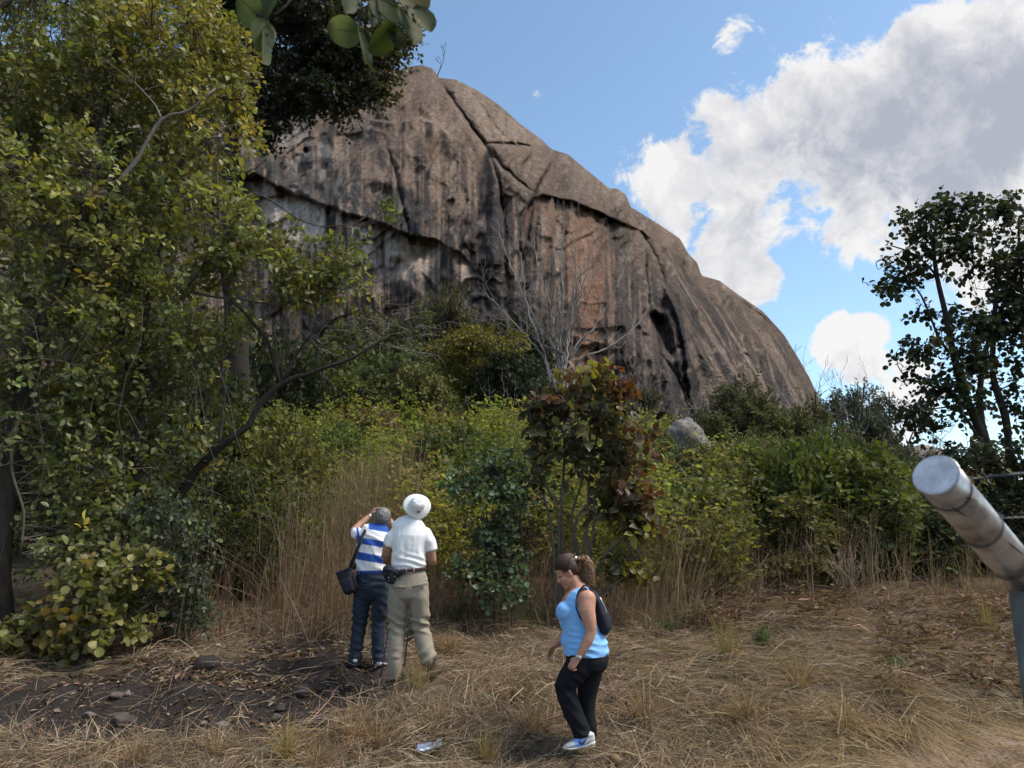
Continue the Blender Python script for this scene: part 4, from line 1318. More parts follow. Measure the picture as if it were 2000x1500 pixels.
# nearer shrubs on the right bank
NEAR = [
    ('broad_tall', 1560, 960, 11.6, 190, (.105, .098, .03), 'tall yellow-olive leafy bush standing on the right bank in front of the thicket'),
    ('broad', 1560, 1075, 11.0, 150, (.10, .085, .03), 'low yellow-brown leafy bush at the front of the right bank'),
    ('broad', 1770, 985, 12.2, 200, (.058, .075, .024), 'dark green broad-leaved bush under the metal post arm'),
    ('broad_tall', 1680, 930, 14.5, 120, (.062, .075, .024), 'tall green broad-leaved bush left of the post cap'),
    ('dense', 1900, 925, 13.5, 220, (.024, .03, .018), 'nearly black bush behind the metal post arm'),
    ('dense', 1800, 1000, 12.0, 190, (.028, .034, .020), 'dark shaded bush low on the right bank'),
    ('dense', 1980, 960, 12.5, 190, (.022, .028, .018), 'black-green bush at the right edge behind the post'),
    ('fine', 1680, 1030, 11.6, 130, (.045, .048, .028), 'grey dry bush between the yellow bush and the dark bushes'),
    ('dense', 460, 900, 11.5, 170, (.05, .062, .024), 'dark green bush below the big crooked bough'),
    ('dense', 430, 1000, 10.8, 150, (.040, .052, .022), 'shaded green bush low beneath the left tree boughs'),
    ('fine', 560, 830, 14, 190, (.11, .105, .03), 'yellow-olive bush directly under the crooked bough'),
    ('fine', 480, 790, 17, 200, (.09, .092, .028), 'olive bush seen behind the crooked bough'),
    ('dense', 540, 960, 11.4, 150, (.085, .095, .028), 'yellow-green bush between the left tree and the tall dry grass'),
]
for i, (k, x, y, Y, w, c, lab) in enumerate(NEAR):
    w = w * 1.15
    c = tuple(q * 1.25 for q in c)
    bush(k, x, y, Y, w, c, lab, seed=50 + i, group='shrubs along the bank')
# filler behind the left tree so that the slope stays closed there
for i, (x, y, Y, w, lab) in enumerate(((100, 700, 16, 300, 'dim bush behind the trunk at the left edge'), (330, 620, 18, 280, 'dim bush seen through the left tree crown beside its forked trunk'), (230, 880, 13, 260, 'dark bush at the base of the forked left tree trunk'),
                                       (20, 900, 13, 240, 'dark bush low at the left edge behind the round-leaved shrub'), (420, 720, 20, 240, 'dim bush behind the upright stem of the left tree'), (560, 640, 26, 220, 'dim bush high on the slope behind the bare hanging twigs'))):
    bush(('dense', 'fine')[i % 2], x, y, Y, w, (.045, .058, .026), lab, seed=80 + i, group='bushes in the shade behind the left tree')

# ------------------------------------------------------------------ bare trees
def bare_tree(label, px, py, Y, height_px, stems, seed, spread=.5, lvl=4, bark=(.30, .275, .255), rad=.10, nch=2, wig=.13, up=.10, name='bare_tree', cat='tree', ratio=.7, lean=0.0, ang=.5, minr=.006, z=None, cut=.36):
    r = np.random.default_rng(seed)
    c = at(px, py, Y)
    gz = float(ground_z(c[0], Y)) if z is None else z
    H = max(.3, at(px, py - height_px, Y)[2] - gz)
    gt = Geo()
    base = np.array([c[0], Y, gz])
    root = plant(name, label, cat, base)
    for s in range(stems):
        a = s * 2 * math.pi / stems + r.uniform(-.4, .4)
        d = np.array([math.cos(a) * spread + lean, math.sin(a) * spread * .7, 1.0])
        grow(gt, base + np.array([math.cos(a), math.sin(a), 0]) * rad * .5 - np.array([0, 0, .1]), d, H * cut * r.uniform(.85, 1.15), rad * r.uniform(.7, 1), lvl, r, bark, ratio, ang, wig, up, nch, minr=minr)
    finish(root, None, gt, None, trunk='branches')
    return root

def pale_tree():
    r = np.random.default_rng(201)
    Y = 37
    c = at(1098, 745, Y)
    base = np.array([c[0], Y, float(ground_z(c[0], Y))])
    root = plant('bare_tree', 'pale leafless tree with many upright branches before the orange rock face', 'tree', base)
    gt = Geo()
    bark = (.30, .277, .258)
    stems = [[(1098, 740), (1085, 690), (1052, 640), (1015, 560), (990, 500), (975, 455)], [(1096, 735), (1088, 680), (1075, 600), (1050, 520), (1040, 450)], [(1099, 735), (1095, 660), (1100, 580), (1095, 500), (1105, 430)],
             [(1101, 735), (1108, 660), (1130, 590), (1150, 510), (1160, 440)], [(1103, 738), (1118, 690), (1160, 640), (1200, 570), (1235, 480)], [(1096, 745), (1070, 715), (1030, 660), (985, 610), (945, 570)],
             [(1104, 745), (1130, 710), (1185, 680), (1240, 640), (1275, 590)], [(1100, 740), (1112, 640), (1125, 540), (1120, 450)], [(1094, 742), (1060, 690), (1030, 600), (1020, 520), (1010, 470)]]
    for st in stems:
        dY = r.uniform(-1.6, 1.6)
        P = np.array([at(x, y, Y + dY * i / (len(st) - 1)) for i, (x, y) in enumerate(st)])
        P[0] = base + r.normal(0, .08, 3) * np.array([1, 1, 0]) - np.array([0, 0, .1])
        Q = resample(P, .25)
        Q[1:-1] += r.normal(0, .03, (len(Q) - 2, 3))
        rad = np.linspace(.085, .016, len(Q))
        tube(gt, Q, rad, 6, bark)
        for k in range(15):
            i = r.integers(int(len(Q) * .3), len(Q) - 1)
            ax = unit(Q[i + 1] - Q[i])
            q = unit(np.cross(ax, r.normal(size=3)) * np.array([1, .7, .4]))
            d = ax * .8 + q * .6
            grow(gt, Q[i], d, r.uniform(.9, 1.9) * (1.15 - i / len(Q) * .5), max(.012, rad[i] * .6), 3, r, (.20, .175, .158), .68, .5, .16, .05, 2, minr=.0065)
    finish(root, None, gt, None, trunk='branches')

pale_tree()
bare_tree('small bare grey shrub beside the dark hollow of the rock', 1255, 790, 36, 130, 4, 202, .8, 4, rad=.05, bark=(.2, .18, .165), minr=.008, ang=.6)
bare_tree('leafless grey tree in front of the right flank of the rock', 1510, 800, 40, 150, 3, 203, .75, 5, rad=.09, bark=(.2, .175, .155), ang=.6, up=.06, minr=.009)
bare_tree('thin bare tree crossing the right edge of the rock against the sky', 1575, 810, 44, 165, 3, 204, .6, 5, rad=.08, bark=(.24, .21, .19), lean=.2, ang=.6, up=.06, minr=.009)
bare_tree('low bare branching shrub at the dark gully foot', 1370, 830, 34, 90, 3, 205, .9, 4, rad=.04, bark=(.22, .2, .185), minr=.007, ang=.7)
bare_tree('tiny bare tree on the very top of the rock', 852, 133, 97, 42, 1, 206, .2, 4, rad=.09, bark=(.1, .08, .07), z=at(852, 136, 97)[2] - 1.2, lean=.3, minr=.02, cut=.4)
bare_tree('bare distant tree between the skyline and the tall right tree', 1800, 890, 45, 120, 2, 207, .6, 5, rad=.1, bark=(.1, .085, .075), minr=.012, ang=.6)
bare_tree('bare twiggy shrub above the dark shade under the yellow-olive tree', 960, 750, 33, 50, 4, 208, 1.0, 3, rad=.03, bark=(.2, .18, .165), minr=.006, ang=.7)
bare_tree('dry pale weed with forked stems at the front of the right bank', 1655, 1165, 10.6, 130, 5, 209, .22, 4, rad=.012, bark=(.33, .27, .21), minr=.0028, ang=.4, name='dry_weed', cat='weed')

# ------------------------------------------------------------------ undergrowth on the slope (a mass nobody could count)
def weed_proto(r, n_st, k, size, h):
    """leafy arching stems; returns leaf P, D, N, S arrays in local space and stem lines"""
    P, D, N, S, lines = [], [], [], [], []
    for i in range(n_st):
        a = r.uniform(0, 6.28)
        lean = r.uniform(.1, .6)
        H = h * r.uniform(.55, 1.05)
        t = np.linspace(0, 1, 5)
        dx = np.stack([np.cos(a) * lean * H * t ** 1.6, np.sin(a) * lean * H * t ** 1.6, H * (t - .12 * lean * t ** 3)], 1)
        dx[:, :2] += r.normal(0, .12, 2)
        lines.append(dx)
        tt = .25 + .75 * (np.arange(k) + r.uniform(-.4, .4, k)) / k
        q = np.stack([np.interp(tt, t, dx[:, j]) for j in range(3)], 1)
        ang = np.arange(k) * 2.4 + r.uniform(0, 6)
        pd = np.stack([np.cos(ang), np.sin(ang), r.uniform(-.25, .5, k)], 1)
        # each leaf position carries a small pinnate pair
        for s in range(3):
            P.append(q + pd * size * (s * .9 + .2))
            D.append(pd + r.normal(0, .6, (k, 3)))
            N.append(np.array([0, 0, .8]) + r.normal(0, .5, (k, 3)))
            S.append(size * r.uniform(.6, 1.15, k))
    return np.concatenate(P), np.concatenate(D), np.concatenate(N), np.concatenate(S), lines

def undergrowth():
    r = np.random.default_rng(61)
    protos = [weed_proto(r, 9, 8, .085, 1.35) for _ in range(6)]
    gl, gt = Geo(), Geo()
    n = 0
    tries = 0
    spots = []
    while len(spots) < 800 and tries < 20000:
        tries += 1
        px = r.uniform(380, 1950)
        Y = 10.4 + (10 if px > 1330 else 23) * r.random() ** 1.7
        x = (px - 1000) / FPX * Y
        px2, py2 = project(np.array([x, Y, float(ground_z(x, Y)) + .8]))
        if (1285 < px < 1390 and 15 < Y < 27) or (px > 1450 and Y < 12.6):
            continue
        if 640 < px < 815 and Y < 16 and r.random() < .75:
            continue
        if Y < 12 and 600 < px < 830:
            continue
        if Y < 11.5 and 830 < px < 1500 and r.random() < .6:
            continue
        spots.append((x, Y, float(px2), float(py2)))
    for x, Y, px, py in spots:
        P, D, N, S, lines = protos[r.integers(6)]
        a = r.uniform(0, 6.28)
        c, s = math.cos(a), math.sin(a)
        rot = np.array([[c, -s, 0], [s, c, 0], [0, 0, 1]])
        sc = r.uniform(.6, 1.45) * (1.0 + .012 * (Y - 11))
        o = np.array([x, Y, float(ground_z(x, Y)) - .05])
        tone = fbm(x * .35, Y * .3, 0, 2, 91)
        if px > 1290:
            base = palette(1, [(4, (.12, .125, .036)), (3, (.15, .155, .036)), (2, (.09, .10, .035)), (1.2, (.16, .12, .055))], r)[0]
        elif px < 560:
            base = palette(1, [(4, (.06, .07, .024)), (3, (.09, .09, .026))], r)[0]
        else:
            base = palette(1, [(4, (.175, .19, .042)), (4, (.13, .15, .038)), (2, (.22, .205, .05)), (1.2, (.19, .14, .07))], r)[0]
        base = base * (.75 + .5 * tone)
        col = np.clip(base * (1 + r.normal(0, .2, (len(P), 1))), .004, 1)
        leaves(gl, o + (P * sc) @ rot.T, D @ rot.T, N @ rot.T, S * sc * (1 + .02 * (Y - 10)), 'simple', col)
        if Y < 17:
            for ln in lines[:7]:
                tube(gt, o + (ln * sc) @ rot.T, np.linspace(.005, .002, 5), 3, (.10, .08, .045), cap=False)
    o = gl.build('undergrowth', M_LEAF_THIN)
    tag(o, 'dense yellow-green undergrowth of fine-leaved weeds covering the slope', kind='stuff')
    o2 = gt.build('weed_stems', M_STRAW)
    tag(o2, 'thin stems of the weeds in the undergrowth on the slope', kind='stuff')

undergrowth()

# ------------------------------------------------------------------ grass
def ribbons(geo, P, W, col):
    """P: (n, m, 3) centre lines, W: (n, m) half widths; flat blades turned at random"""
    n, m, _ = P.shape
    r = np.random.default_rng(n)
    T = unit(np.gradient(P, axis=1))
    side = unit(np.cross(T, unit(r.normal(size=(n, 1, 3)))))
    V = np.stack([P - side * W[..., None], P + side * W[..., None]], 2).reshape(-1, 3)
    b = (np.arange(n) * m * 2)[:, None] + (np.arange(m - 1) * 2)[None, :]
    F = np.stack([b, b + 1, b + 3, b + 2], -1).reshape(-1, 4)
    C = np.repeat(col[:, None, :], m * 2, 1).reshape(-1, 3)
    geo.add(V, F, C)

STRAW = [(5, (.26, .19, .12)), (3, (.19, .132, .085)), (2, (.34, .26, .175)), (1.5, (.12, .08, .055))]
RUSSET = [(5, (.19, .128, .085)), (3, (.13, .085, .056)), (2, (.26, .185, .125)), (1, (.33, .26, .18))]

def tall_grass():
    r = np.random.default_rng(71)
    g = Geo()
    # (px range, Y range, count, height range, spread of lean)
    beds = [((560, 860), (9.0, 11.6), 1150, (.5, 1.5), RUSSET, .22), ((640, 815), (11.5, 16), 900, (1.2, 2.0), STRAW, .22), ((860, 1080), (9.4, 11), 420, (.3, 1.0), RUSSET, .35), ((1080, 1360), (9.3, 11.0), 620, (.5, 1.25), STRAW, .25),
            ((1340, 1700), (10.2, 11.6), 520, (.5, 1.3), RUSSET, .3), ((380, 600), (9.0, 11), 480, (.3, 1.1), RUSSET, .35), ((1700, 2000), (10.4, 11.4), 300, (.3, .9), STRAW, .3), ((450, 1300), (13, 26), 160, (1.2, 2.1), STRAW, .25), ((1300, 1800), (13, 22), 100, (1.1, 1.8), STRAW, .25),
            ((520, 1400), (9.0, 10.6), 1500, (.25, .8), RUSSET, .9), ((360, 450), (8.5, 8.9), 14, (.9, 1.6), STRAW, .12)]
    for (x0, x1), (y0, y1), n, (h0, h1), pal, sp in beds:
        px = r.uniform(x0, x1, n)
        cl = r.uniform(x0, x1, max(6, n // 28))
        near = cl[np.argmin(np.abs(px[:, None] - cl[None]), axis=1)]
        px = np.where(r.random(n) < .7, near + r.normal(0, 6, n), px)
        Y = r.uniform(y0, y1, n)
        x = (px - 1000) / FPX * Y
        z = ground_z(x, Y)
        h = r.uniform(h0, h1, n) * (.5 + 1.0 * fbm(x * 1.3, Y * .9, 0, 2, 73))
        a = r.uniform(0, 6.28, n)
        ln = np.abs(r.normal(0, sp, n)) + (r.random(n) < .12) * r.uniform(.2, .9, n)
        t = np.linspace(0, 1, 5)[None, :]
        wx = np.cos(a) * ln + (.22 if x0 == 1080 else .03)
        wy = np.sin(a) * ln
        bend = r.uniform(1.0, 2.2, (n, 1))
        P = np.stack([x[:, None] + wx[:, None] * h[:, None] * t ** bend + r.normal(0, .01, (n, 5)) * t, Y[:, None] + wy[:, None] * h[:, None] * t ** bend, z[:, None] - .03 + h[:, None] * (t - .3 * np.minimum(ln, 1.5)[:, None] * t ** 2)], -1)
        W = (.0030 + .0014 * r.random(n))[:, None] * np.linspace(1, .35, 5)[None, :] * (1 + .04 * (Y - 9)[:, None])
        ribbons(g, P, W, palette(n, pal, r, .22))
    o = g.build('tall_dry_grass', M_STRAW)
    tag(o, 'tall dry russet grass stalks standing behind the people and along the bank', kind='stuff')

tall_grass()

def straw_field():
    r = np.random.default_rng(75)
    g = Geo()
    n0 = 125000
    px = r.uniform(-60, 2060, n0)
    Y = 5.3 + 6.0 * r.random(n0) ** 1.25
    x = (px - 1000) / FPX * Y * 1.06
    z = ground_z(x, Y)
    P0 = np.stack([x, Y, z], -1)
    s = soil_mask(P0)
    qx, qy = project(P0)
    bare = sstep(-20, 30, poly_sd(qx, qy, BARE))
    dens = (.35 + 1.1 * fbm(x * 1.6, Y * 1.6, 0, 3, 76)) * (1 - .95 * s) * (1 - .8 * bare)
    dens *= np.where((qx < 560) & (qy < 1330), .45, 1)
    # trodden down round the two men
    for fx, fy in ((-1.22, 7.5), (-.82, 7.5), (-1.42, 8.0), (-1.1, 8.0)):
        dens *= .12 + .88 * sstep(.18, .42, np.hypot(x - fx, (Y - fy + .12)))
    wf = np.hypot(x - at(1125, 1480, 6.5)[0], (Y - 6.42) * .8)
    dens *= .25 + .75 * sstep(.22, .5, wf)
    keep = r.random(n0) < dens
    x, Y, z, qx, qy, s = [q[keep] for q in (x, Y, z, qx, qy, s)]
    n = len(x)
    # combed down the bank to the lower right, tangled elsewhere
    comb = sstep(1150, 1500, qx)
    a_c = R(-38) + r.normal(0, .6, n) + (fbm(x * 1.5, Y * 1.5, 9, 2, 84) - .5) * 2.2
    a_r = (fbm(x * .8, Y * .8, 2, 2, 79) * 9) + r.normal(0, 1.3, n)
    use = r.random(n) < comb * .6
    a = np.where(use, a_c, a_r)
    L = r.uniform(.10, .42, n) * np.where(use, 1.45, 1) * (.6 + .7 * r.random(n))
    lift = np.abs(r.normal(0, .10, n)) * (.3 + 1.2 * fbm(x * 2.2, Y * 2.2, 5, 2, 78)) + (r.random(n) < .05) * r.uniform(.1, .5, n)
    t = np.linspace(0, 1, 4)[None, :]
    ex = x[:, None] + np.cos(a)[:, None] * L[:, None] * t + (r.normal(0, .03, n) * L)[:, None] * np.sin(t * 3.14)
    ey = Y[:, None] + np.sin(a)[:, None] * L[:, None] * t + (r.normal(0, .05, n) * L)[:, None] * np.sin(t * 3.14)
    wf = np.hypot(x - at(1125, 1480, 6.5)[0], (Y - 6.35) * .8)
    lift = lift * (.2 + .8 * sstep(.25, .6, wf))
    heap = .01 + sstep(.25, .7, wf) * .17 * sstep(.45, .68, fbm(x * 1.7, Y * 2.2, 1, 3, 80))
    ez = ground_z(ex, ey) + (.004 + heap * r.random(n))[:, None] + lift[:, None] * L[:, None] * (np.sin(t * 2.2) * .6 + t * .5)
    P = np.stack([ex, ey, ez], -1)
    W = (.0013 + .0028 * r.random(n) ** 2.4)[:, None] * np.array([1, 1, .8, .4])[None, :]
    pal = [(5, (.31, .228, .155)), (3, (.215, .155, .108)), (2, (.41, .315, .225)), (2.5, (.12, .084, .06)), (.6, (.52, .43, .32))]
    col = palette(n, pal, r, .2)
    gold = (sstep(1250, 1700, qx) * sstep(1330, 1440, qy))[:, None] * .6  # sunlight put into the straw colour, yellower towards the lower right
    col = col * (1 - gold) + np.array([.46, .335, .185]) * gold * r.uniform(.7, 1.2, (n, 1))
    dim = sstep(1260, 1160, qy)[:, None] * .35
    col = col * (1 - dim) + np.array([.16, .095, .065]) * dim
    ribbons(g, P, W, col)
    o = g.build('cut_dry_grass', M_STRAW)
    tag(o, 'tangled cut straw lying over the bank and the foreground', kind='stuff')

straw_field()

def litter():
    r = np.random.default_rng(77)
    g = Geo()
    beds = [((-60, 760), (6.0, 9.0), 5200, .8, .045), ((-60, 620), (7.6, 8.9), 4200, .8, .05), ((1320, 1600), (9.3, 10.4), 2600, 1.2, .07), ((1640, 2000), (7.2, 10.4), 5200, 1.0, .062), ((560, 1350), (5.5, 9.5), 1700, .8, .045), ((350, 700), (8.4, 10.6), 1600, 1.0, .05), ((-60, 420), (8.2, 9.4), 1500, 1, .06)]
    for (x0, x1), (y0, y1), n, up, size in beds:
        px = r.uniform(x0, x1, n)
        Y = r.uniform(y0, y1, n)
        x = (px - 1000) / FPX * Y * 1.06
        cl = fbm(x * 2.4, Y * 2.4, 0, 3, 95)
        keep = r.random(n) < sstep(.36, .62, cl) + .12
        x, Y = x[keep], Y[keep]
        n = len(x)
        z = ground_z(x, Y) + np.where(x0 >= 1300, .05 + .17 * r.random(n), .0 + .012 * r.random(n)) - soil_mask(np.stack([x, Y, ground_z(x, Y)], -1)) * .045
        D = np.stack([r.normal(size=n), r.normal(size=n), r.normal(0, .25, n)], -1)
        N = np.stack([r.normal(0, .5, n), r.normal(0, .5, n), np.ones(n)], -1)
        pal = [(4, (.21, .145, .10)), (3, (.15, .10, .07)), (1.5, (.31, .235, .17)), (3, (.09, .06, .045))] if x0 < 1300 else [(4, (.17, .105, .075)), (3, (.12, .072, .052)), (2, (.24, .16, .12))]
        cc = palette(n, pal, r, .25)
        big = r.random(n) < .35
        sz = size * np.clip(np.exp(r.normal(-.15, .5, n)), .3, 1.7)
        Pz = np.stack([x, Y, z], -1)
        leaves(g, Pz[big], D[big], N[big], sz[big], 'curl', cc[big])
        leaves(g, Pz[~big], D[~big], N[~big], sz[~big] * 1.5, 'sliver', cc[~big])
    o = g.build('leaf_litter', M_DRYLEAF)
    tag(o, 'fallen dry brown leaves scattered over the soil and heaped on the bank', kind='stuff')

litter()

def tuft_mesh(seed, n, h, spread, pal, green=0.0):
    r = np.random.default_rng(seed)
    g = Geo()
    a = r.uniform(0, 6.28, n)
    rad = np.abs(r.normal(0, .05, n))
    ln = np.abs(r.normal(0, spread, n))
    H = h * r.uniform(.45, 1.1, n)
    t = np.linspace(0, 1, 5)[None, :]
    P = np.stack([(np.cos(a) * rad)[:, None] + (np.cos(a) * ln * H)[:, None] * t ** 1.6, (np.sin(a) * rad)[:, None] + (np.sin(a) * ln * H)[:, None] * t ** 1.6, H[:, None] * (t - .45 * np.minimum(ln, 1.2)[:, None] * t ** 2) - .03], -1)
    W = (.0022 + .0014 * r.random(n))[:, None] * np.linspace(1, .25, 5)[None, :]
    ribbons(g, P, W, palette(n, pal, r, .18))
    me = g.mesh('tuft_blades')
    me.materials.append(M_STRAW)
    return me

TUFTS = [tuft_mesh(1, 170, .42, .55, [(4, (.36, .26, .12)), (2, (.28, .19, .09)), (2, (.30, .26, .09))]), tuft_mesh(2, 140, .34, .8, [(4, (.30, .20, .115)), (2, (.22, .145, .08)), (1, (.40, .30, .16))]), tuft_mesh(3, 120, .5, .4, [(4, (.33, .25, .11)), (2, (.22, .20, .07))])]
TF = [(735, 1455, 1, 1.2, 'wide straw tuft in the foreground below the trekking pole tip'), (690, 1440, 1, 1.0, 'straw tuft at the right end of the black soil'), (815, 1345, 0, .85, 'yellowish upright grass tuft at the boots of the man in beige trousers'),
      (560, 1475, 0, .9, 'yellow grass tuft at the bottom edge below the black soil'), (625, 1488, 1, 1.0, 'straw tuft at the bottom edge left of the foil wrapper'), (420, 1475, 1, .9, 'low straw tuft at the bottom edge below the pale stone'),
      (880, 1270, 1, 1.0, 'straw tuft right of the boots of the man in beige trousers'), (1000, 1360, 1, 1.1, 'straw tuft in the gap between the men and the woman'), (1040, 1425, 1, 1.2, 'big straw tuft just left of the legs of the woman'), (950, 1490, 0, .8, 'yellow grass tuft at the bottom edge right of the foil wrapper'),
      (860, 1420, 1, 1.0, 'straw tuft above the foil wrapper'), (1260, 1400, 1, 1.3, 'big straw tuft just right of the legs of the woman'), (1420, 1290, 2, 1.2, 'tall yellowish grass tuft below the bright green weed'), (1460, 1400, 1, 1.4, 'largest spreading straw tuft in the middle of the right bank'),
      (1650, 1420, 1, 1.2, 'straw tuft low on the right bank'), (1930, 1240, 2, 1.1, 'upright yellow grass tuft beside the metal post'), (1640, 1230, 1, 1.1, 'straw tuft at the top of the right bank below the pale dry weed'), (1750, 1350, 1, 1.2, 'straw tuft beside the thin green weed on the right bank'), (265, 1480, 1, .9, 'straw tuft in the lower left corner'), (1560, 1340, 1, 1.2, 'straw tuft on the bank between the big spreading tuft and the thin green weed')]
for i, (x, y, k, s, lab) in enumerate(TF):
    p = ground_hit(x, y)
    o = link('grass_tuft', TUFTS[k], None)
    o.location = tuple(p)
    o.rotation_euler = (0, 0, i * 1.7)
    o.scale = (s, s, s)
    tag(o, lab, 'grass tuft', 'dry grass tufts on the bank')

# small green weeds low on the bank
def green_weed(px, py, w, h, seed, label):
    r = np.random.default_rng(seed)
    p = ground_hit(px, py)
    root = plant('weed', label, 'weed', p)
    P, D, N, S, lines = weed_proto(r, 16, 10, .028, h)
    g, gt = Geo(), Geo()
    P = P * np.array([w / .3, w / .3, 1])
    leaves(g, P, D, N, S, 'simple', np.clip(np.array([.055, .105, .03]) * (1 + r.normal(0, .22, (len(P), 1))), .004, 1))
    for ln in lines:
        tube(gt, ln * np.array([w / .3, w / .3, 1]), np.linspace(.003, .001, 5), 3, (.07, .09, .035), cap=False)
    tag(gt.build('stems', M_STRAW, root), kind='stuff')
    g.build('foliage', M_LEAF_THIN, root)

green_weed(1345, 1225, .3, .36, 1, 'bright green feathery weed clump on the bank right of the woman')
green_weed(1305, 1232, .12, .16, 2, 'small green weed just left of the bright green clump')
green_weed(1492, 1262, .12, .24, 3, 'small dark green weed below the heap of dry leaves')
green_weed(905, 1215, .26, .26, 4, 'green weed in the straw right of the man in the white hat')
green_weed(1045, 1225, .26, .26, 5, 'green weed in the straw in front of the sapling stems')
green_weed(1760, 1320, .2, .2, 6, 'thin green weed on the right part of the bank')
green_weed(815, 1250, .12, .3, 7, 'green weed seen between the legs of the man in beige trousers')

# stones on the black soil
for px, py, w, seed, col, lab in ((240, 1402, .15, 11, (.075, .06, .055), 'largest flat dark brown stone on the black soil'), (437, 1412, .085, 12, (.16, .14, .13), 'pale angular stone right of the flat brown stone'), (176, 1380, .06, 13, (.12, .105, .1), 'small grey stone left of the flat brown stone'),
                                  (228, 1350, .075, 14, (.12, .09, .08), 'brownish stone near the top edge of the black soil'), (250, 1340, .05, 15, (.15, .14, .14), 'small pale grey stone touching the brownish stone'), (548, 1372, .07, 16, (.05, .042, .04), 'dark stone in the middle of the black soil'),
                                  (590, 1345, .12, 17, (.04, .034, .032), 'flat blackish stone near the striped-shirt man'), (540, 1390, .07, 18, (.07, .06, .058), 'grey-brown stone below the dark stone on the soil'), (400, 1296, .16, 19, (.03, .025, .024), 'black clod at the upper edge of the soil')):
    p = ground_hit(px, py)
    stone('stone', (p[0], p[1], p[2] - .055), (w, w * .8, w * .55), seed, col, lab, 'stone', 3, 'stones on the black soil', rz=seed, sink=.25)

# leafy twig hanging into the picture close to the camera
def near_branch(label, tw, lv, seed):
    r = np.random.default_rng(seed)
    b = at(*tw[0])
    root = plant('leafy_branch', label, 'branch', b)
    gt, gl = Geo(), Geo()
    P = resample([at(*q) for q in tw], .02)
    tube(gt, P, np.linspace(.004, .002, len(P)), 6, (.09, .075, .06))
    cols, PP, DD, NN, SS = [], [], [], [], []
    for (x0, y0), (x1, y1), Y, wide, c in lv:
        a, e = at(x0, y0, Y), at(x1, y1, Y * 1.0)
        dirn = e - a
        L = np.linalg.norm(dirn)
        v = unit(a - np.array([0, 0, CAM_Z]))
        side = unit(np.cross(dirn, v))
        n = -v * wide + side * math.sqrt(max(0, 1 - wide * wide)) + r.normal(0, .05, 3)
        j = P[np.argmin(np.linalg.norm(P - a, axis=1))]
        tube(gt, np.array([j, (j + a) / 2 + np.array([0, 0, .002]), a]), .0016, 5, (.12, .13, .06))
        PP.append(a); DD.append(dirn); NN.append(n); SS.append(L * 1.0); cols.append(c)
    leaves(gl, np.array(PP), np.array(DD), np.array(NN), np.array(SS), 'fine_round', np.array(cols))
    for q_ in range(len(PP)):
        nn = unit(NN[q_] - unit(DD[q_]) * (NN[q_] @ unit(DD[q_])))
        tt_ = np.linspace(0, .96, 8)[:, None]
        tube(gt, PP[q_] + DD[q_] * tt_ - nn * (.10 * tt_ ** 2 + .004) * SS[q_], np.linspace(.0011, .0004, 8), 5, (.10, .12, .05))
    finish(root, gl, gt, M_LEAF_THIN, trunk='twig', cr='leaves')

g1, g2, g3 = (.048, .066, .026), (.085, .105, .052), (.065, .085, .018)
near_branch('blurred green leaves hanging from the top edge, left of the larger blurred bunch', [(600, -60, 1.35), (560, 10, 1.35), (520, 35, 1.35)],
            [((516, 38), (462, -5), 1.35, .95, g1), ((520, 40), (530, -20), 1.34, .7, g1), ((515, 42), (504, 98), 1.33, .85, g2), ((524, 44), (530, 75), 1.36, .6, g1), ((514, 60), (519, 122), 1.33, .25, g2)], 1)
near_branch('larger blurred bunch of round green leaves hanging from the top edge', [(760, -80, 1.3), (745, -20, 1.3), (700, 40, 1.3)],
            [((705, 62), (640, 58), 1.3, .95, g2), ((700, 60), (719, 122), 1.29, .3, g2), ((668, -40), (680, 22), 1.3, .6, g1), ((745, -10), (758, 52), 1.31, .9, g1), ((728, -20), (726, 42), 1.3, .3, g2), ((770, 50), (722, 100), 1.3, .7, g3),
             ((768, 48), (778, 92), 1.31, .8, g1), ((785, 20), (812, 82), 1.3, .55, g3), ((790, -25), (828, 24), 1.3, .9, (.13, .12, .05)), ((805, 15), (843, 58), 1.29, .6, g1), ((812, 30), (818, 50), 1.28, .5, (.22, .2, .1))], 2)
# ------------------------------------------------------------------ people: tools
def frame_along(P, up=(0, 0, 1)):
    T = unit(np.gradient(P, axis=0)) if len(P) > 2 else np.tile(unit(P[-1] - P[0]), (len(P), 1))
    return T

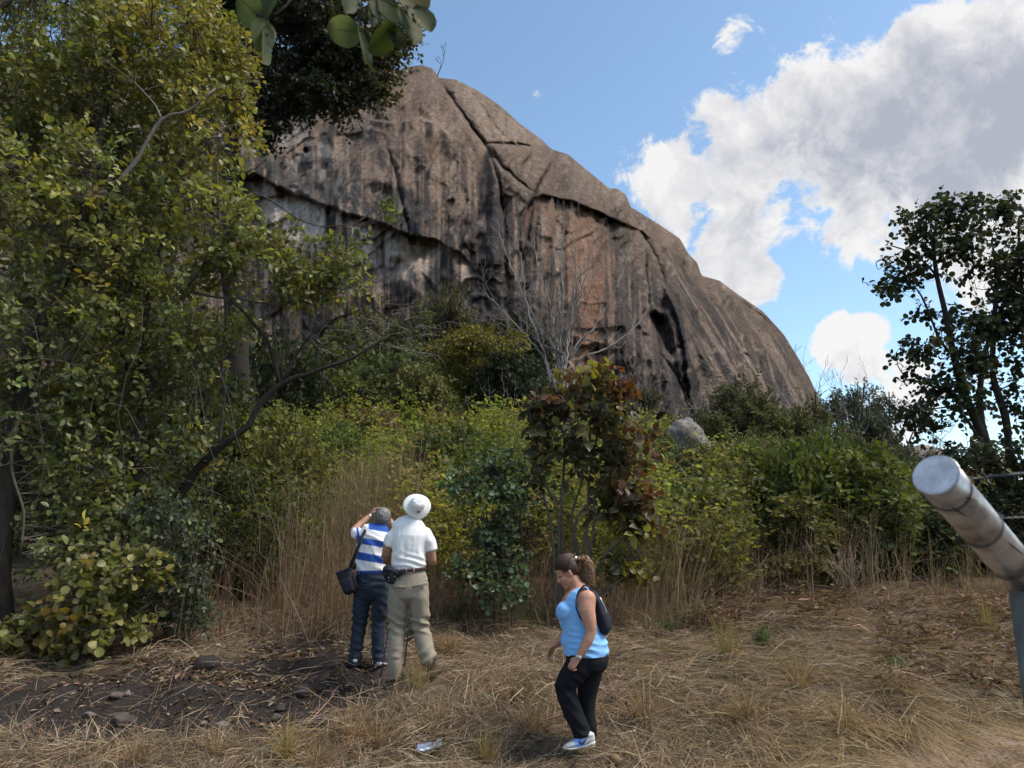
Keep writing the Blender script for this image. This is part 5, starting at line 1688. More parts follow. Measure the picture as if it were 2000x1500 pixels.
def loft(P, rx, ry=None, xdir=(1, 0, 0), sides=20, round_end=True):
    """closed tube with elliptical section: rx along xdir (made square to the path), ry across"""
    P = np.asarray(P, float)
    n = len(P)
    rx = np.broadcast_to(np.asarray(rx, float), (n,)).copy()
    ry = rx.copy() if ry is None else np.broadcast_to(np.asarray(ry, float), (n,)).copy()
    T = frame_along(P)
    if round_end:
        k = [.25, .6, .86]
        m = min(rx[0], ry[0]) * .5
        m1 = min(rx[-1], ry[-1]) * .5
        pre = [P[0] - T[0] * m * (1 - q) for q in (.0, .35, .7)]
        post = [P[-1] + T[-1] * m1 * (1 - q) for q in (.7, .35, .0)]
        P = np.vstack([pre, P, post])
        rx = np.concatenate([rx[0] * np.array(k), rx, rx[-1] * np.array(k[::-1])])
        ry = np.concatenate([ry[0] * np.array(k), ry, ry[-1] * np.array(k[::-1])])
        T = np.vstack([np.tile(T[0], (3, 1)), T, np.tile(T[-1], (3, 1))])
        n = len(P)
    xd = np.asarray(xdir, float)
    X = unit(xd[None] - T * (T @ xd)[:, None])
    Yv = np.cross(T, X)
    a = np.linspace(0, 2 * math.pi, sides, endpoint=False)
    V = (P[:, None] + rx[:, None, None] * np.cos(a)[None, :, None] * X[:, None] + ry[:, None, None] * np.sin(a)[None, :, None] * Yv[:, None]).reshape(-1, 3)
    F = []
    for i in range(n - 1):
        for j in range(sides):
            k2 = (j + 1) % sides
            F.append((i * sides + j, i * sides + k2, (i + 1) * sides + k2, (i + 1) * sides + j))
    V = np.vstack([V, P[0], P[-1]])
    c0, c1 = n * sides, n * sides + 1
    T3 = [(c0, (j + 1) % sides, j) for j in range(sides)] + [(c1, (n - 1) * sides + j, (n - 1) * sides + (j + 1) % sides) for j in range(sides)]
    return V, F, T3

def ball(c, rad, rot=None, seg=18, rings=12):
    th = np.linspace(0, math.pi, rings + 1)[1:-1]
    ph = np.linspace(0, 2 * math.pi, seg, endpoint=False)
    V = np.array([[math.sin(t) * math.cos(p), math.sin(t) * math.sin(p), math.cos(t)] for t in th for p in ph])
    V = np.vstack([V, [0, 0, 1], [0, 0, -1]]) * np.asarray(rad, float)
    if rot is not None:
        V = V @ np.asarray(rot).T
    V = V + np.asarray(c, float)
    F, T3 = [], []
    n = len(th)
    for i in range(n - 1):
        for j in range(seg):
            k = (j + 1) % seg
            F.append((i * seg + j, (i + 1) * seg + j, (i + 1) * seg + k, i * seg + k))
    top, bot = n * seg, n * seg + 1
    for j in range(seg):
        k = (j + 1) % seg
        T3.append((top, j, k))
        T3.append((bot, (n - 1) * seg + k, (n - 1) * seg + j))
    return V, F, T3

def tri_area_smooth(V, E, it, w=.5):
    for _ in range(it):
        s = np.zeros_like(V)
        c = np.zeros(len(V))
        np.add.at(s, E[:, 0], V[E[:, 1]])
        np.add.at(s, E[:, 1], V[E[:, 0]])
        np.add.at(c, E[:, 0], 1)
        np.add.at(c, E[:, 1], 1)
        V = V * (1 - w) + s / np.maximum(c, 1)[:, None] * w
    return V

def solid(name, shapes, voxel, mat, parent, smooth=3, disp=None, color=None, cut=None):
    """fuses closed shapes into ONE continuous surface"""
    vs, fs, off = [], [], 0
    for V, F, T3 in shapes:
        vs.append(V)
        fs += [tuple(i + off for i in f) for f in F] + [tuple(i + off for i in f) for f in T3]
        off += len(V)
    me = bpy.data.meshes.new(name)
    me.from_pydata(np.concatenate(vs).tolist(), [], fs)
    me.update()
    tmp = bpy.data.objects.new('tmp', me)
    COL.objects.link(tmp)
    md = tmp.modifiers.new('r', 'REMESH')
    md.mode = 'VOXEL'
    md.voxel_size = voxel
    md.adaptivity = 0
    dg = bpy.context.evaluated_depsgraph_get()
    dg.update()
    m2 = bpy.data.meshes.new_from_object(tmp.evaluated_get(dg))
    bpy.data.objects.remove(tmp)
    bpy.data.meshes.remove(me)
    n = len(m2.vertices)
    V = np.zeros(n * 3)
    m2.vertices.foreach_get('co', V)
    V = V.reshape(-1, 3)
    E = np.zeros(len(m2.edges) * 2, np.int32)
    m2.edges.foreach_get('vertices', E)
    E = E.reshape(-1, 2)
    V = tri_area_smooth(V, E, smooth)
    m2.vertices.foreach_set('co', V.astype(np.float32).ravel())
    m2.update()
    if disp is not None:
        N = np.zeros(n * 3)
        m2.vertices.foreach_get('normal', N)
        V = V + N.reshape(-1, 3) * np.asarray(disp(V))[:, None]
        m2.vertices.foreach_set('co', V.astype(np.float32).ravel())
        m2.update()
    C = np.ones((n, 4), np.float32)
    if color is not None:
        C[:, :3] = color(V)
    at_ = m2.attributes.new('tint', 'FLOAT_COLOR', 'POINT')
    at_.data.foreach_set('color', C.ravel())
    if cut is not None:
        kill = cut(V)
        bm = bmesh.new()
        bm.from_mesh(m2)
        bm.verts.ensure_lookup_table()
        bmesh.ops.delete(bm, geom=[v for v in bm.verts if kill[v.index]], context='VERTS')
        bm.to_mesh(m2)
        bm.free()
    m2.polygons.foreach_set('use_smooth', np.ones(len(m2.polygons), bool))
    m2.name = name
    m2.materials.clear()
    return link(name, m2, mat, parent)

def plain(name, shapes, mat, parent, smooth=True, color=None):
    g = Geo()
    for V, F, T3 in shapes:
        base = g.n
        g.add(V, np.array(F), color)
        if len(T3):
            g.f.append(np.array(T3) + base)
    return g.build(name, mat, parent, smooth)

def hand_shapes(w, d, side, nrm, curl=.4, s=1.0, spread=1.0):
    """palm, four unequal bent fingers and a thumb; nrm points out of the palm, side to the thumb"""
    w, d = np.asarray(w, float), unit(d)
    nrm = unit(np.asarray(nrm, float) - d * (np.asarray(nrm, float) @ d))
    sd = unit(np.cross(nrm, d))
    if sd @ np.asarray(side, float) < 0:
        sd = -sd
    out = [loft([w - d * .015 * s, w + d * .02 * s, w + d * .055 * s, w + d * .088 * s], np.array([.024, .031, .038, .036]) * s, np.array([.018, .016, .014, .011]) * s, xdir=sd, sides=14)]
    for i, (o, L) in enumerate(((.029, .068), (.010, .078), (-.010, .072), (-.028, .056))):
        p = w + d * .086 * s + sd * o * s
        a = curl * (.7 + .18 * i)
        pts = [p - d * .02 * s, p]
        ang = 0
        for q in (.42, .32, .26):
            ang += a
            dd = d * math.cos(ang) + nrm * math.sin(ang) + sd * o * 1.5 * spread
            p = p + unit(dd) * L * q * s
            pts.append(p)
        out.append(loft(pts, np.array([.0098, .0096, .0088, .0082, .0072]) * s, sides=10))
    p = w + d * .022 * s + sd * .030 * s
    pts = [p - sd * .012 * s, p]
    dd = unit(d * .75 + sd * .6 + nrm * .25)
    for q in (.034, .030):
        p = p + dd * q * s
        pts.append(p)
        dd = unit(dd + nrm * curl * .5 - sd * .25 * curl)
    out.append(loft(pts, np.array([.013, .0125, .0105, .0085]) * s, sides=10))
    return out

def head_shapes(c, Rm, s=1.0):
    """skull, jaw, brow, nose, lips, cheeks, ears; Rm columns: forward, left, up"""
    Rm = np.asarray(Rm)
    T = lambda p: np.asarray(c) + Rm @ (np.asarray(p, float) * s)
    B = lambda p, r, **k: ball(T(p), np.array(r) * s, rot=Rm, **k)
    tub = lambda pts, r, **k: loft([T(p) for p in pts], np.array(r) * s, sides=10, **k)
    out = [B((0, 0, .03), (.094, .074, .098)), B((.030, 0, -.045), (.062, .055, .075)), B((.068, 0, -.100), (.022, .026, .020)),
           tub([(.084, 0, .020), (.098, 0, -.008), (.110, 0, -.032)], (.008, .010, .012)), B((.096, .012, -.036), (.010, .009, .008)), B((.096, -.012, -.036), (.010, .009, .008)),
           tub([(.074, .05, .016), (.088, .028, .024), (.090, 0, .020), (.088, -.028, .024), (.074, -.05, .016)], .010),
           B((.060, .036, -.030), (.028, .026, .030)), B((.060, -.036, -.030), (.028, .026, .030)),
           B((.088, 0, -.062), (.010, .023, .007)), B((.086, 0, -.074), (.011, .020, .008))]
    for sg in (1, -1):
        out.append(B((-.004, .074 * sg, -.012), (.018, .010, .030)))
        out.append(B((-.010, .080 * sg, .002), (.013, .008, .018)))
    return out, T

def fwd_up(f, u):
    f = unit(f)
    u = unit(np.asarray(u, float) - f * (np.asarray(u, float) @ f))
    l = np.cross(u, f)
    return np.stack([f, l, u], 1)

def shoe(parent, heel, toe, up, mat_u, mat_s, width=.046, h=.085, name='shoe', high=False, colorfun=None):
    """a laced shoe with its own sole; heel and toe are points at the sole's bottom"""
    heel, toe, up = np.asarray(heel, float), np.asarray(toe, float), unit(up)
    d = toe - heel
    L = np.linalg.norm(d)
    d = d / L
    sd = np.cross(up, d)
    pt = lambda a, z: heel + d * a * L + up * z
    rings = [(0.02, .050, .030, .034), (.10, .058, .040, .046), (.25, .058, .044, .050), (.42, .052, .042, .044), (.60, .046, .046, .034), (.78, .040, .047, .027), (.92, .034, .038, .020), (.99, .028, .020, .012)]
    P = [pt(a, z - .004) for a, z, _, _ in rings]
    up_sh = [loft(P, [r[2] * width / .046 for r in rings], [r[3] for r in rings], xdir=sd, sides=18)]
    top = .20 if high else h + .02
    up_sh.append(loft([pt(.14, .05), pt(.15, .075), pt(.14, top)], [.042, .040, .043 if not high else .05], [.052, .05, .05], xdir=sd, sides=16))
    o = solid(name, up_sh, .006, mat_u, parent, 3, color=colorfun)
    so = []
    S = [(0.0, .026), (.03, .034), (.12, .039), (.3, .038), (.45, .037), (.62, .046), (.8, .048), (.93, .038), (1.0, .018)]
    so = loft([pt(a, .014 + (.012 if a < .3 else 0) + (.010 if a > .9 else 0)) for a, _ in S], [w * width / .046 for _, w in S], [.015 + (.010 if a < .3 else 0) for a, _ in S], xdir=sd, sides=16)
    s2 = plain('sole', [so], mat_s, o)
    # laces
    g = Geo()
    for k in range(4):
        a = .40 + k * .085
        z = .096 - k * .013
        tube(g, np.array([pt(a, z) + sd * .026, pt(a, z + .006), pt(a, z) - sd * .026]), .0028, 5, (.8, .8, .8))
    g.build('laces', mat_s, o)
    return o, pt, sd

def folds(scale, amp, seed, stretch=(1, 1, 1), sharp=1.0):
    def f(V):
        n = fbm(V[:, 0] * scale * stretch[0], V[:, 1] * scale * stretch[1], V[:, 2] * scale * stretch[2], 3, seed)
        return (1 - np.abs(n - .5) * 4 * sharp).clip(-.6, 1) * amp
    return f

def creases(scale, amp, seed, stretch=(1, 1, 1), slant=0.0, width=.04):
    """soft swells of cloth"""
    def f(V):
        x, y, z = V[:, 0] * stretch[0], V[:, 1] * stretch[1], (V[:, 2] + slant * V[:, 0]) * stretch[2]
        m = fbm(x * scale * .7 + 9, y * scale * .7, z * scale * .7, 2, seed + 5)
        return amp * (m - .5) * 2.2
    return f

def wrinkles(k, amp, direction, seed, patch=5.0, lo=.44, hi=.62, warp=2.6):
    """runs of parallel folds across a direction, breaking up in patches"""
    d = unit(direction)
    def f(V):
        w = fbm(V[:, 0] * 4, V[:, 1] * 4, V[:, 2] * 4, 2, seed)
        ph = (V @ d) * k + (w - .5) * warp * 4
        s = np.sin(ph)
        prof = np.where(s > 0, s ** 1.5 if False else np.abs(s) ** 1.4, -np.abs(s) ** .8 * .6)
        m = sstep(lo, hi, fbm(V[:, 0] * patch + 5, V[:, 1] * patch, V[:, 2] * patch * .8, 2, seed + 3))
        return amp * prof * m
    return f

def skin_mat(name):
    m, nt, b = new_mat(name)
    a = nd(nt, 'ShaderNodeAttribute', attribute_name='tint')
    n = noise_tex(nt, 90, 4, .6)
    n3 = noise_tex(nt, 14, 3, .6)
    nt.links.new(mul_color(nt, mul_color(nt, a.outputs['Color'], n, .88, 1.12), n3, .82, 1.16), b.inputs['Base Color'])
    b.inputs['Roughness'].default_value = .55
    b.inputs['Subsurface Weight'].default_value = .12
    b.inputs['Subsurface Radius'].default_value = (.012, .005, .003)
    b.inputs['Subsurface Scale'].default_value = .6
    bump(nt, b, n, .08, .002)
    return m

M_SKIN = skin_mat('skin')
M_CLOTH = tint_mat('cloth', .92, 260, .92, 1.08, .15, .002, spec=.2)
M_JERSEY = tint_mat('jersey', .85, 300, .94, 1.06, .12, .0015, spec=.25)
M_HAIR = tint_mat('hair', .55, 160, .55, 1.4, .6, .004, (1, 1, .15), spec=.4)
M_BLACK = flat_mat('black_fabric', (.012, .012, .014), .8, 200, .7, 1.5, .25, .002)
M_NAVY = flat_mat('navy_fabric', (.012, .014, .026), .75, 200, .7, 1.4, .25, .002)
M_RUBBER = flat_mat('sole_rubber', (.62, .60, .58), .7, 80, .8, 1.1, .1, .002)
M_DKRUBBER = flat_mat('dark_rubber', (.03, .025, .022), .8, 80, .8, 1.2, .2, .002)
M_LEATHER = flat_mat('leather', (.055, .022, .02), .5, 90, .75, 1.25, .2, .002)
M_METAL = flat_mat('pole_metal', (.05, .07, .16), .35, 60, .9, 1.1, 0, metal=.6)
M_STEEL = flat_mat('steel', (.6, .58, .55), .3, 60, .9, 1.1, 0, metal=1)

# ------------------------------------------------------------------ man in the white hat
def man_hat():
    Y0 = 7.55
    b = at(800, 1325, Y0)
    gz = float(ground_z(b[0], Y0))
    root = plant('person', 'person in a white sun hat, white t-shirt and beige trousers seen from behind, looking up', 'person', (b[0], Y0, gz))
    O = np.array([b[0], Y0, gz])
    P = lambda x, y, dy=0.0: at(x, y, Y0 + dy) - O
    pts = lambda *a: np.array([P(*q) for q in a])
    # trousers
    beige = np.array([.27, .235, .185])
    left = pts((779, 1140, .0), (778, 1165, .0), (776, 1195, .02), (775, 1228, .03), (773, 1260, .0), (771, 1295, -.01), (770, 1322, .0))
    right = pts((817, 1140, .0), (818, 1165, .0), (820, 1195, .03), (822, 1226, .05), (827, 1250, .03), (833, 1275, .0), (838, 1296, .0))
    sh = [loft(left, [.098, .104, .098, .086, .083, .077, .074], [.115, .115, .105, .09, .086, .082, .080]),
          loft(right, [.098, .104, .098, .086, .086, .082, .080], [.115, .115, .105, .09, .088, .084, .080]),
          loft(pts((798, 1112), (798, 1126), (798, 1145), (798, 1165)), [.170, .185, .202, .190], [.118, .128, .14, .13])]

    def tr_disp(V):
        h = V[:, 2]
        D = V + .25 * V[:, [2, 2, 0]] * np.array([.6, 0, .8])
        z = creases(7, .010, 41, (1.3, 1.0, .55), .5)(V) * (.45 + .7 * sstep(1.0, .5, h))
        knee = np.exp(-((h - .50) / .10) ** 2) + .9 * np.exp(-((h - .14) / .13) ** 2)
        z += wrinkles(75, .013, (.45, .1, 1), 43, lo=.38, hi=.55)(V) * (knee + .15) + wrinkles(60, .013, (-.6, .1, 1), 44, lo=.38, hi=.55)(V) * np.exp(-((h - .14) / .13) ** 2)
        z += wrinkles(48, .010, (1, .2, .35), 46, lo=.38, hi=.55)(V) * sstep(.3, .7, h) * sstep(1.05, .9, h)
        z -= .010 * np.exp(-((h - .535) / .007) ** 2)                   # zip-off seam
        z -= .006 * np.exp(-((h - 1.0) / .005) ** 2) * (V[:, 1] < 0)
        return z
    def tr_col(V):
        c = np.tile(beige, (len(V), 1))
        seam = np.exp(-((V[:, 2] - .535) / .006) ** 2)[:, None] * .25
        c = c * (1 - seam)
        dirt = sstep(.18, .02, V[:, 2])[:, None] * .35
        return c * (1 - dirt) + np.array([.12, .09, .07]) * dirt
    tr = solid('trousers', sh, .0085, M_CLOTH, root, 4, tr_disp, tr_col)
    # rear pockets: proud flaps with a stitched edge, and a small white tag
    for (x0, y0), (x1, y1) in (((768, 1148), (792, 1146)), ((806, 1146), (834, 1140))):
        c0, c1 = P(x0, y0, -.145), P(x1, y1, -.145)
        if x1 > 830:
            c1[1] += .05
        if x0 < 770:
            c0[1] += .03
        m = (c0 + c1) / 2 + np.array([0, -.012, 0])
        plain('pocket_flap', [loft([c0, m, c1], .013, .005, xdir=(0, 0, 1), sides=10)], M_CLOTH, tr, color=beige * .85)
    plain('tag', [loft([P(830, 1133, -.112), P(834, 1131, -.10)], .009, .004, xdir=(0, 0, 1), sides=10)], M_CLOTH, tr, color=np.array([.7, .7, .7]))
    plain('tag_print', [loft([P(831, 1132.6, -.1165), P(833.4, 1131.6, -.108)], .0045, .003, xdir=(0, 0, 1), sides=8)], M_BLACK, tr)
    # shirt
    sh = [loft(pts((798, 1119), (798, 1113), (798, 1100), (799, 1082), (800, 1062), (801, 1045), (803, 1032), (807, 1022), (811, 1014)),
               [.164, .172, .178, .178, .186, .196, .196, .160, .095], [.118, .124, .130, .130, .133, .130, .112, .090, .072]),
          ball(P(773, 1040), (.058, .068, .055)), ball(P(833, 1042), (.058, .068, .055)),
          loft(pts((774, 1041, 0), (765, 1050, .0), (759, 1064, .01)), [.062, .064, .066], [.07, .072, .074]),
          loft(pts((832, 1043, 0), (838, 1056, .0), (841, 1074, .01)), [.062, .060, .062], [.07, .07, .07])]
    def s_disp(V):
        h = V[:, 2]
        z = creases(6, .011, 51, (1.8, 1.4, .35), .15, .03)(V) * (.35 + .65 * sstep(1.5, 1.25, h))
        z += wrinkles(95, .009, (.25, .1, 1), 53)(V) * np.exp(-((h - 1.10) / .08) ** 2)
        z += wrinkles(42, .008, (1, .1, .4), 54)(V) * sstep(1.42, 1.3, h) + wrinkles(60, .006, (1, .1, -.7), 55)(V) * (np.abs(V[:, 0]) > .12)
        return z
    solid('t_shirt', sh, .008, M_CLOTH, root, 4, s_disp, lambda V: np.tile(np.array([.80, .80, .80]), (len(V), 1)))
    # body: neck, head, arms and hands, trunk and legs inside the clothes
    f = unit((-.05, .62, .62))
    Rm = fwd_up(f, (.10, -.75, .62))
    hc = P(812, 992, .03)
    hs, T = head_shapes(hc, Rm)
    lh, rh = P(779, 1102, .33), P(812, 1104, .33)
    body = hs + [loft([P(805, 1028, 0), P(809, 1015, .0), P(812, 1003, .02)], [.06, .056, .058]),
                 loft(pts((775, 1046), (758, 1062, .0), (753, 1086, .02)), [.042, .048, .043]), loft([P(752, 1086, .02), P(757, 1096, .14), lh], [.043, .040, .027]),
                 loft(pts((831, 1048), (841, 1072, .0), (845, 1096, .02)), [.042, .048, .043]), loft([P(845, 1096, .02), P(838, 1098, .14), rh], [.043, .040, .027]),
                 loft(pts((798, 1165), (798, 1120), (800, 1060), (803, 1035)), [.13, .14, .15, .15], [.09, .09, .09, .08]),
                 loft(pts((776, 1047), (803, 1040), (830, 1048)), .042, xdir=(0, 0, 1)),
                 loft(left[:-1], [.06, .065, .06, .05, .045, .04]), loft(right[:-1], [.06, .065, .06, .05, .045, .04])]
    body += hand_shapes(lh, (.25, .95, .1), (-.3, 0, 1), (1, -.1, -.2), 1.1)
    body += hand_shapes(rh, (-.25, .95, .1), (.3, 0, 1), (-1, -.1, -.2), 1.1)
    solid('body', body, .0065, M_SKIN, root, 2, color=lambda V: np.tile(np.array([.33, .165, .10]), (len(V), 1)))
    # hat: soft crown, wide floppy brim, toggle cord
    ax = unit((.26, -.90, .34))
    X = unit(np.cross((0, 0, 1), ax))
    Yv = np.cross(ax, X)
    hb = P(815, 986, -.06)
    prof = [(0.0, .098), (.028, .098), (.050, .093), (.064, .078), (.071, .050), (.076, .022), (.080, .006), (.092, -.002), (.115, -.012), (.135, -.026), (.1365, -.030), (.133, -.031), (.116, -.018), (.090, -.008), (.076, .0), (.070, .02), (.06, .06)]
    a = np.linspace(0, 2 * math.pi, 72, endpoint=False)
    V, n = [], len(prof)
    for i, (q, h) in enumerate(prof):
        wave = (np.sin(a * 2 + .6) * .016 + np.sin(a * 3 + 2) * .007) * max(0, (q - .088) / .05)
        rim = 1 + .03 * np.sin(a * 2 + 1.8) * (q > .09)
        cr = (fbm(np.cos(a) * 5 + 9, np.sin(a) * 5, h * 60, 3, 66) - .5) * .007 * (q < .09) * (i < 14)
        V.append(hb + (q * rim + cr * .7)[:, None] * (np.cos(a)[:, None] * X + np.sin(a)[:, None] * Yv) + (h + wave + cr)[:, None] * ax)
    V = np.concatenate(V)
    m = len(a)
    F = [(i * m + j, (i + 1) * m + j, (i + 1) * m + (j + 1) % m, i * m + (j + 1) % m) for i in range(n - 1) for j in range(m)]
    hat = plain('hat', [(V, F, [])], M_CLOTH, root, color=np.array([.80, .80, .79]))
    g = Geo()
    for q, h in ((.0815, .010), (.0965, -.001), (.108, -.0065), (.121, -.0145)):
        tube(g, np.array([hb + (q * (1 + .0 * t)) * (math.cos(t) * X + math.sin(t) * Yv) + (h + .002 + ((math.sin(t * 2 + .6) * .016 + math.sin(t * 3 + 2) * .007) * max(0, (q - .088) / .05))) * ax for t in np.linspace(0, 2 * math.pi, 49)]), .0013 if q > .095 else .0022, 4, (.66, .66, .66))
    g.build('hat_band', M_CLOTH, hat)
    cp = hb - Yv * .089 + X * .005 + ax * .014
    cp = hb + ax * .016 + unit(np.array([.06, 0, -1]) - ax * (np.array([.06, 0, -1]) @ ax)) * .083
    plain('cord_toggle', [ball(cp, (.014, .010, .009)), loft([cp, cp + np.array([.022, -.006, .002])], .0025, sides=6)], M_BLACK, hat)
    # belt with loops
    bp = []
    for t in np.linspace(0, 2 * math.pi, 41):
        bp.append(P(798, 1113) + np.array([math.cos(t) * .180, math.sin(t) * .132, .015 * math.cos(t)]))
    belt = plain('belt', [loft(np.array(bp), .017, .006, xdir=(0, 0, 1), sides=10, round_end=False)], M_LEATHER, root)
    for x in (783, 797, 812):
        q = P(x, 1113, 0)
        q[1] = -.134 - .006 * (1 - ((x - 798) / 30) ** 2)
        plain('belt_loop', [loft([q + np.array([0, -.004, .024]), q + np.array([0, -.010, 0]), q + np.array([0, -.004, -.026])], .008, .003, xdir=(1, 0, 0), sides=8)], M_CLOTH, belt, color=beige * .95)
    # boots
    brown = lambda V: np.tile(np.array([.075, .052, .040]), (len(V), 1))
    za = float(ground_z(O[0] - .16, Y0)) - gz
    zb = float(ground_z(O[0] + .2, Y0 + .05)) - gz
    l0, r0 = P(770, 1325, -.05), P(841, 1318, -.05)
    l0[2], r0[2] = za, zb
    shoe(root, l0, l0 + np.array([-.03, .27, 0]), (0, 0, 1), M_CLOTH, M_DKRUBBER, .05, .11, 'boot', True, brown)
    shoe(root, r0, r0 + np.array([.05, .27, .02]), (0, 0, 1), M_CLOTH, M_DKRUBBER, .05, .11, 'boot', True, brown)
    # waist pouch on his left hip
    pr = plant('waist_pouch', 'black waist pouch on the left hip of the man in beige trousers', 'pouch', O + P(770, 1122, -.12))
    PO = np.array(pr.location) - O
    solid('pouch', [loft([P(756, 1108, -.10) - PO, P(760, 1120, -.12) - PO, P(766, 1136, -.12) - PO], [.042, .062, .040], [.04, .05, .04], xdir=(1, 0, 0)), ball(P(760, 1122, -.13) - PO, (.05, .04, .06))], .007, M_BLACK, pr, 3, folds(14, .005, 71))
    plain('flap', [loft([P(752, 1112, -.17) - PO, P(764, 1114, -.18) - PO, P(776, 1120, -.165) - PO], [.012, .018, .012], .008, xdir=(0, 0, 1), sides=10)], M_NAVY, pr)
    plain('waist_strap', [loft([P(768, 1122, -.145) - PO, P(776, 1121, -.152) - PO, P(785, 1117, -.152) - PO, P(793, 1114, -.150) - PO], [.036, .033, .022, .012], .006, xdir=(0, 0, 1), sides=10)], M_BLACK, pr)
    plain('snap', [ball(P(771, 1126, -.165) - PO, (.006, .004, .006))], M_STEEL, pr)
    plain('zip_pull', [ball(P(759, 1128, -.175) - PO, (.005, .004, .007)), ball(P(760, 1134, -.17) - PO, (.004, .004, .006))], M_STEEL, pr)
    # trekking poles
    for nm, top, foot, dyf in (('trekking pole with dark shaft between the legs of the man in beige trousers', rh, (788, 1313), .38), ('trekking pole with blue shaft left of the beige trousers', lh, (741, 1336), .02)):
        ft = P(foot[0], foot[1], dyf)
        ft[2] = float(ground_z(ft[0] + O[0], ft[1] + O[1])) - gz
        tp = np.array(top) + np.array([0, .09, .05])
        if dyf < .1:
            tp = np.array(top) + np.array([-.005, .08, .05])
        pr = plant('trekking_pole', nm, 'trekking pole', O + ft)
        a, e = np.zeros(3), tp - ft
        for part, t0, t1, r0_, r1_, mt in (('shaft', .05, .62, .0075, .0085, M_METAL), ('upper_shaft', .6, .88, .0095, .0095, M_METAL), ('grip', .87, 1.02, .015, .017, M_DKRUBBER), ('tip', -.005, .06, .003, .006, M_STEEL)):
            plain(part, [loft([a + (e - a) * t0, a + (e - a) * (t0 + t1) / 2, a + (e - a) * t1], [r0_, (r0_ + r1_) / 2, r1_], sides=10)], mt, pr)
        plain('basket', [ball(a + e * .06, (.02, .02, .005))], M_DKRUBBER, pr)

man_hat()

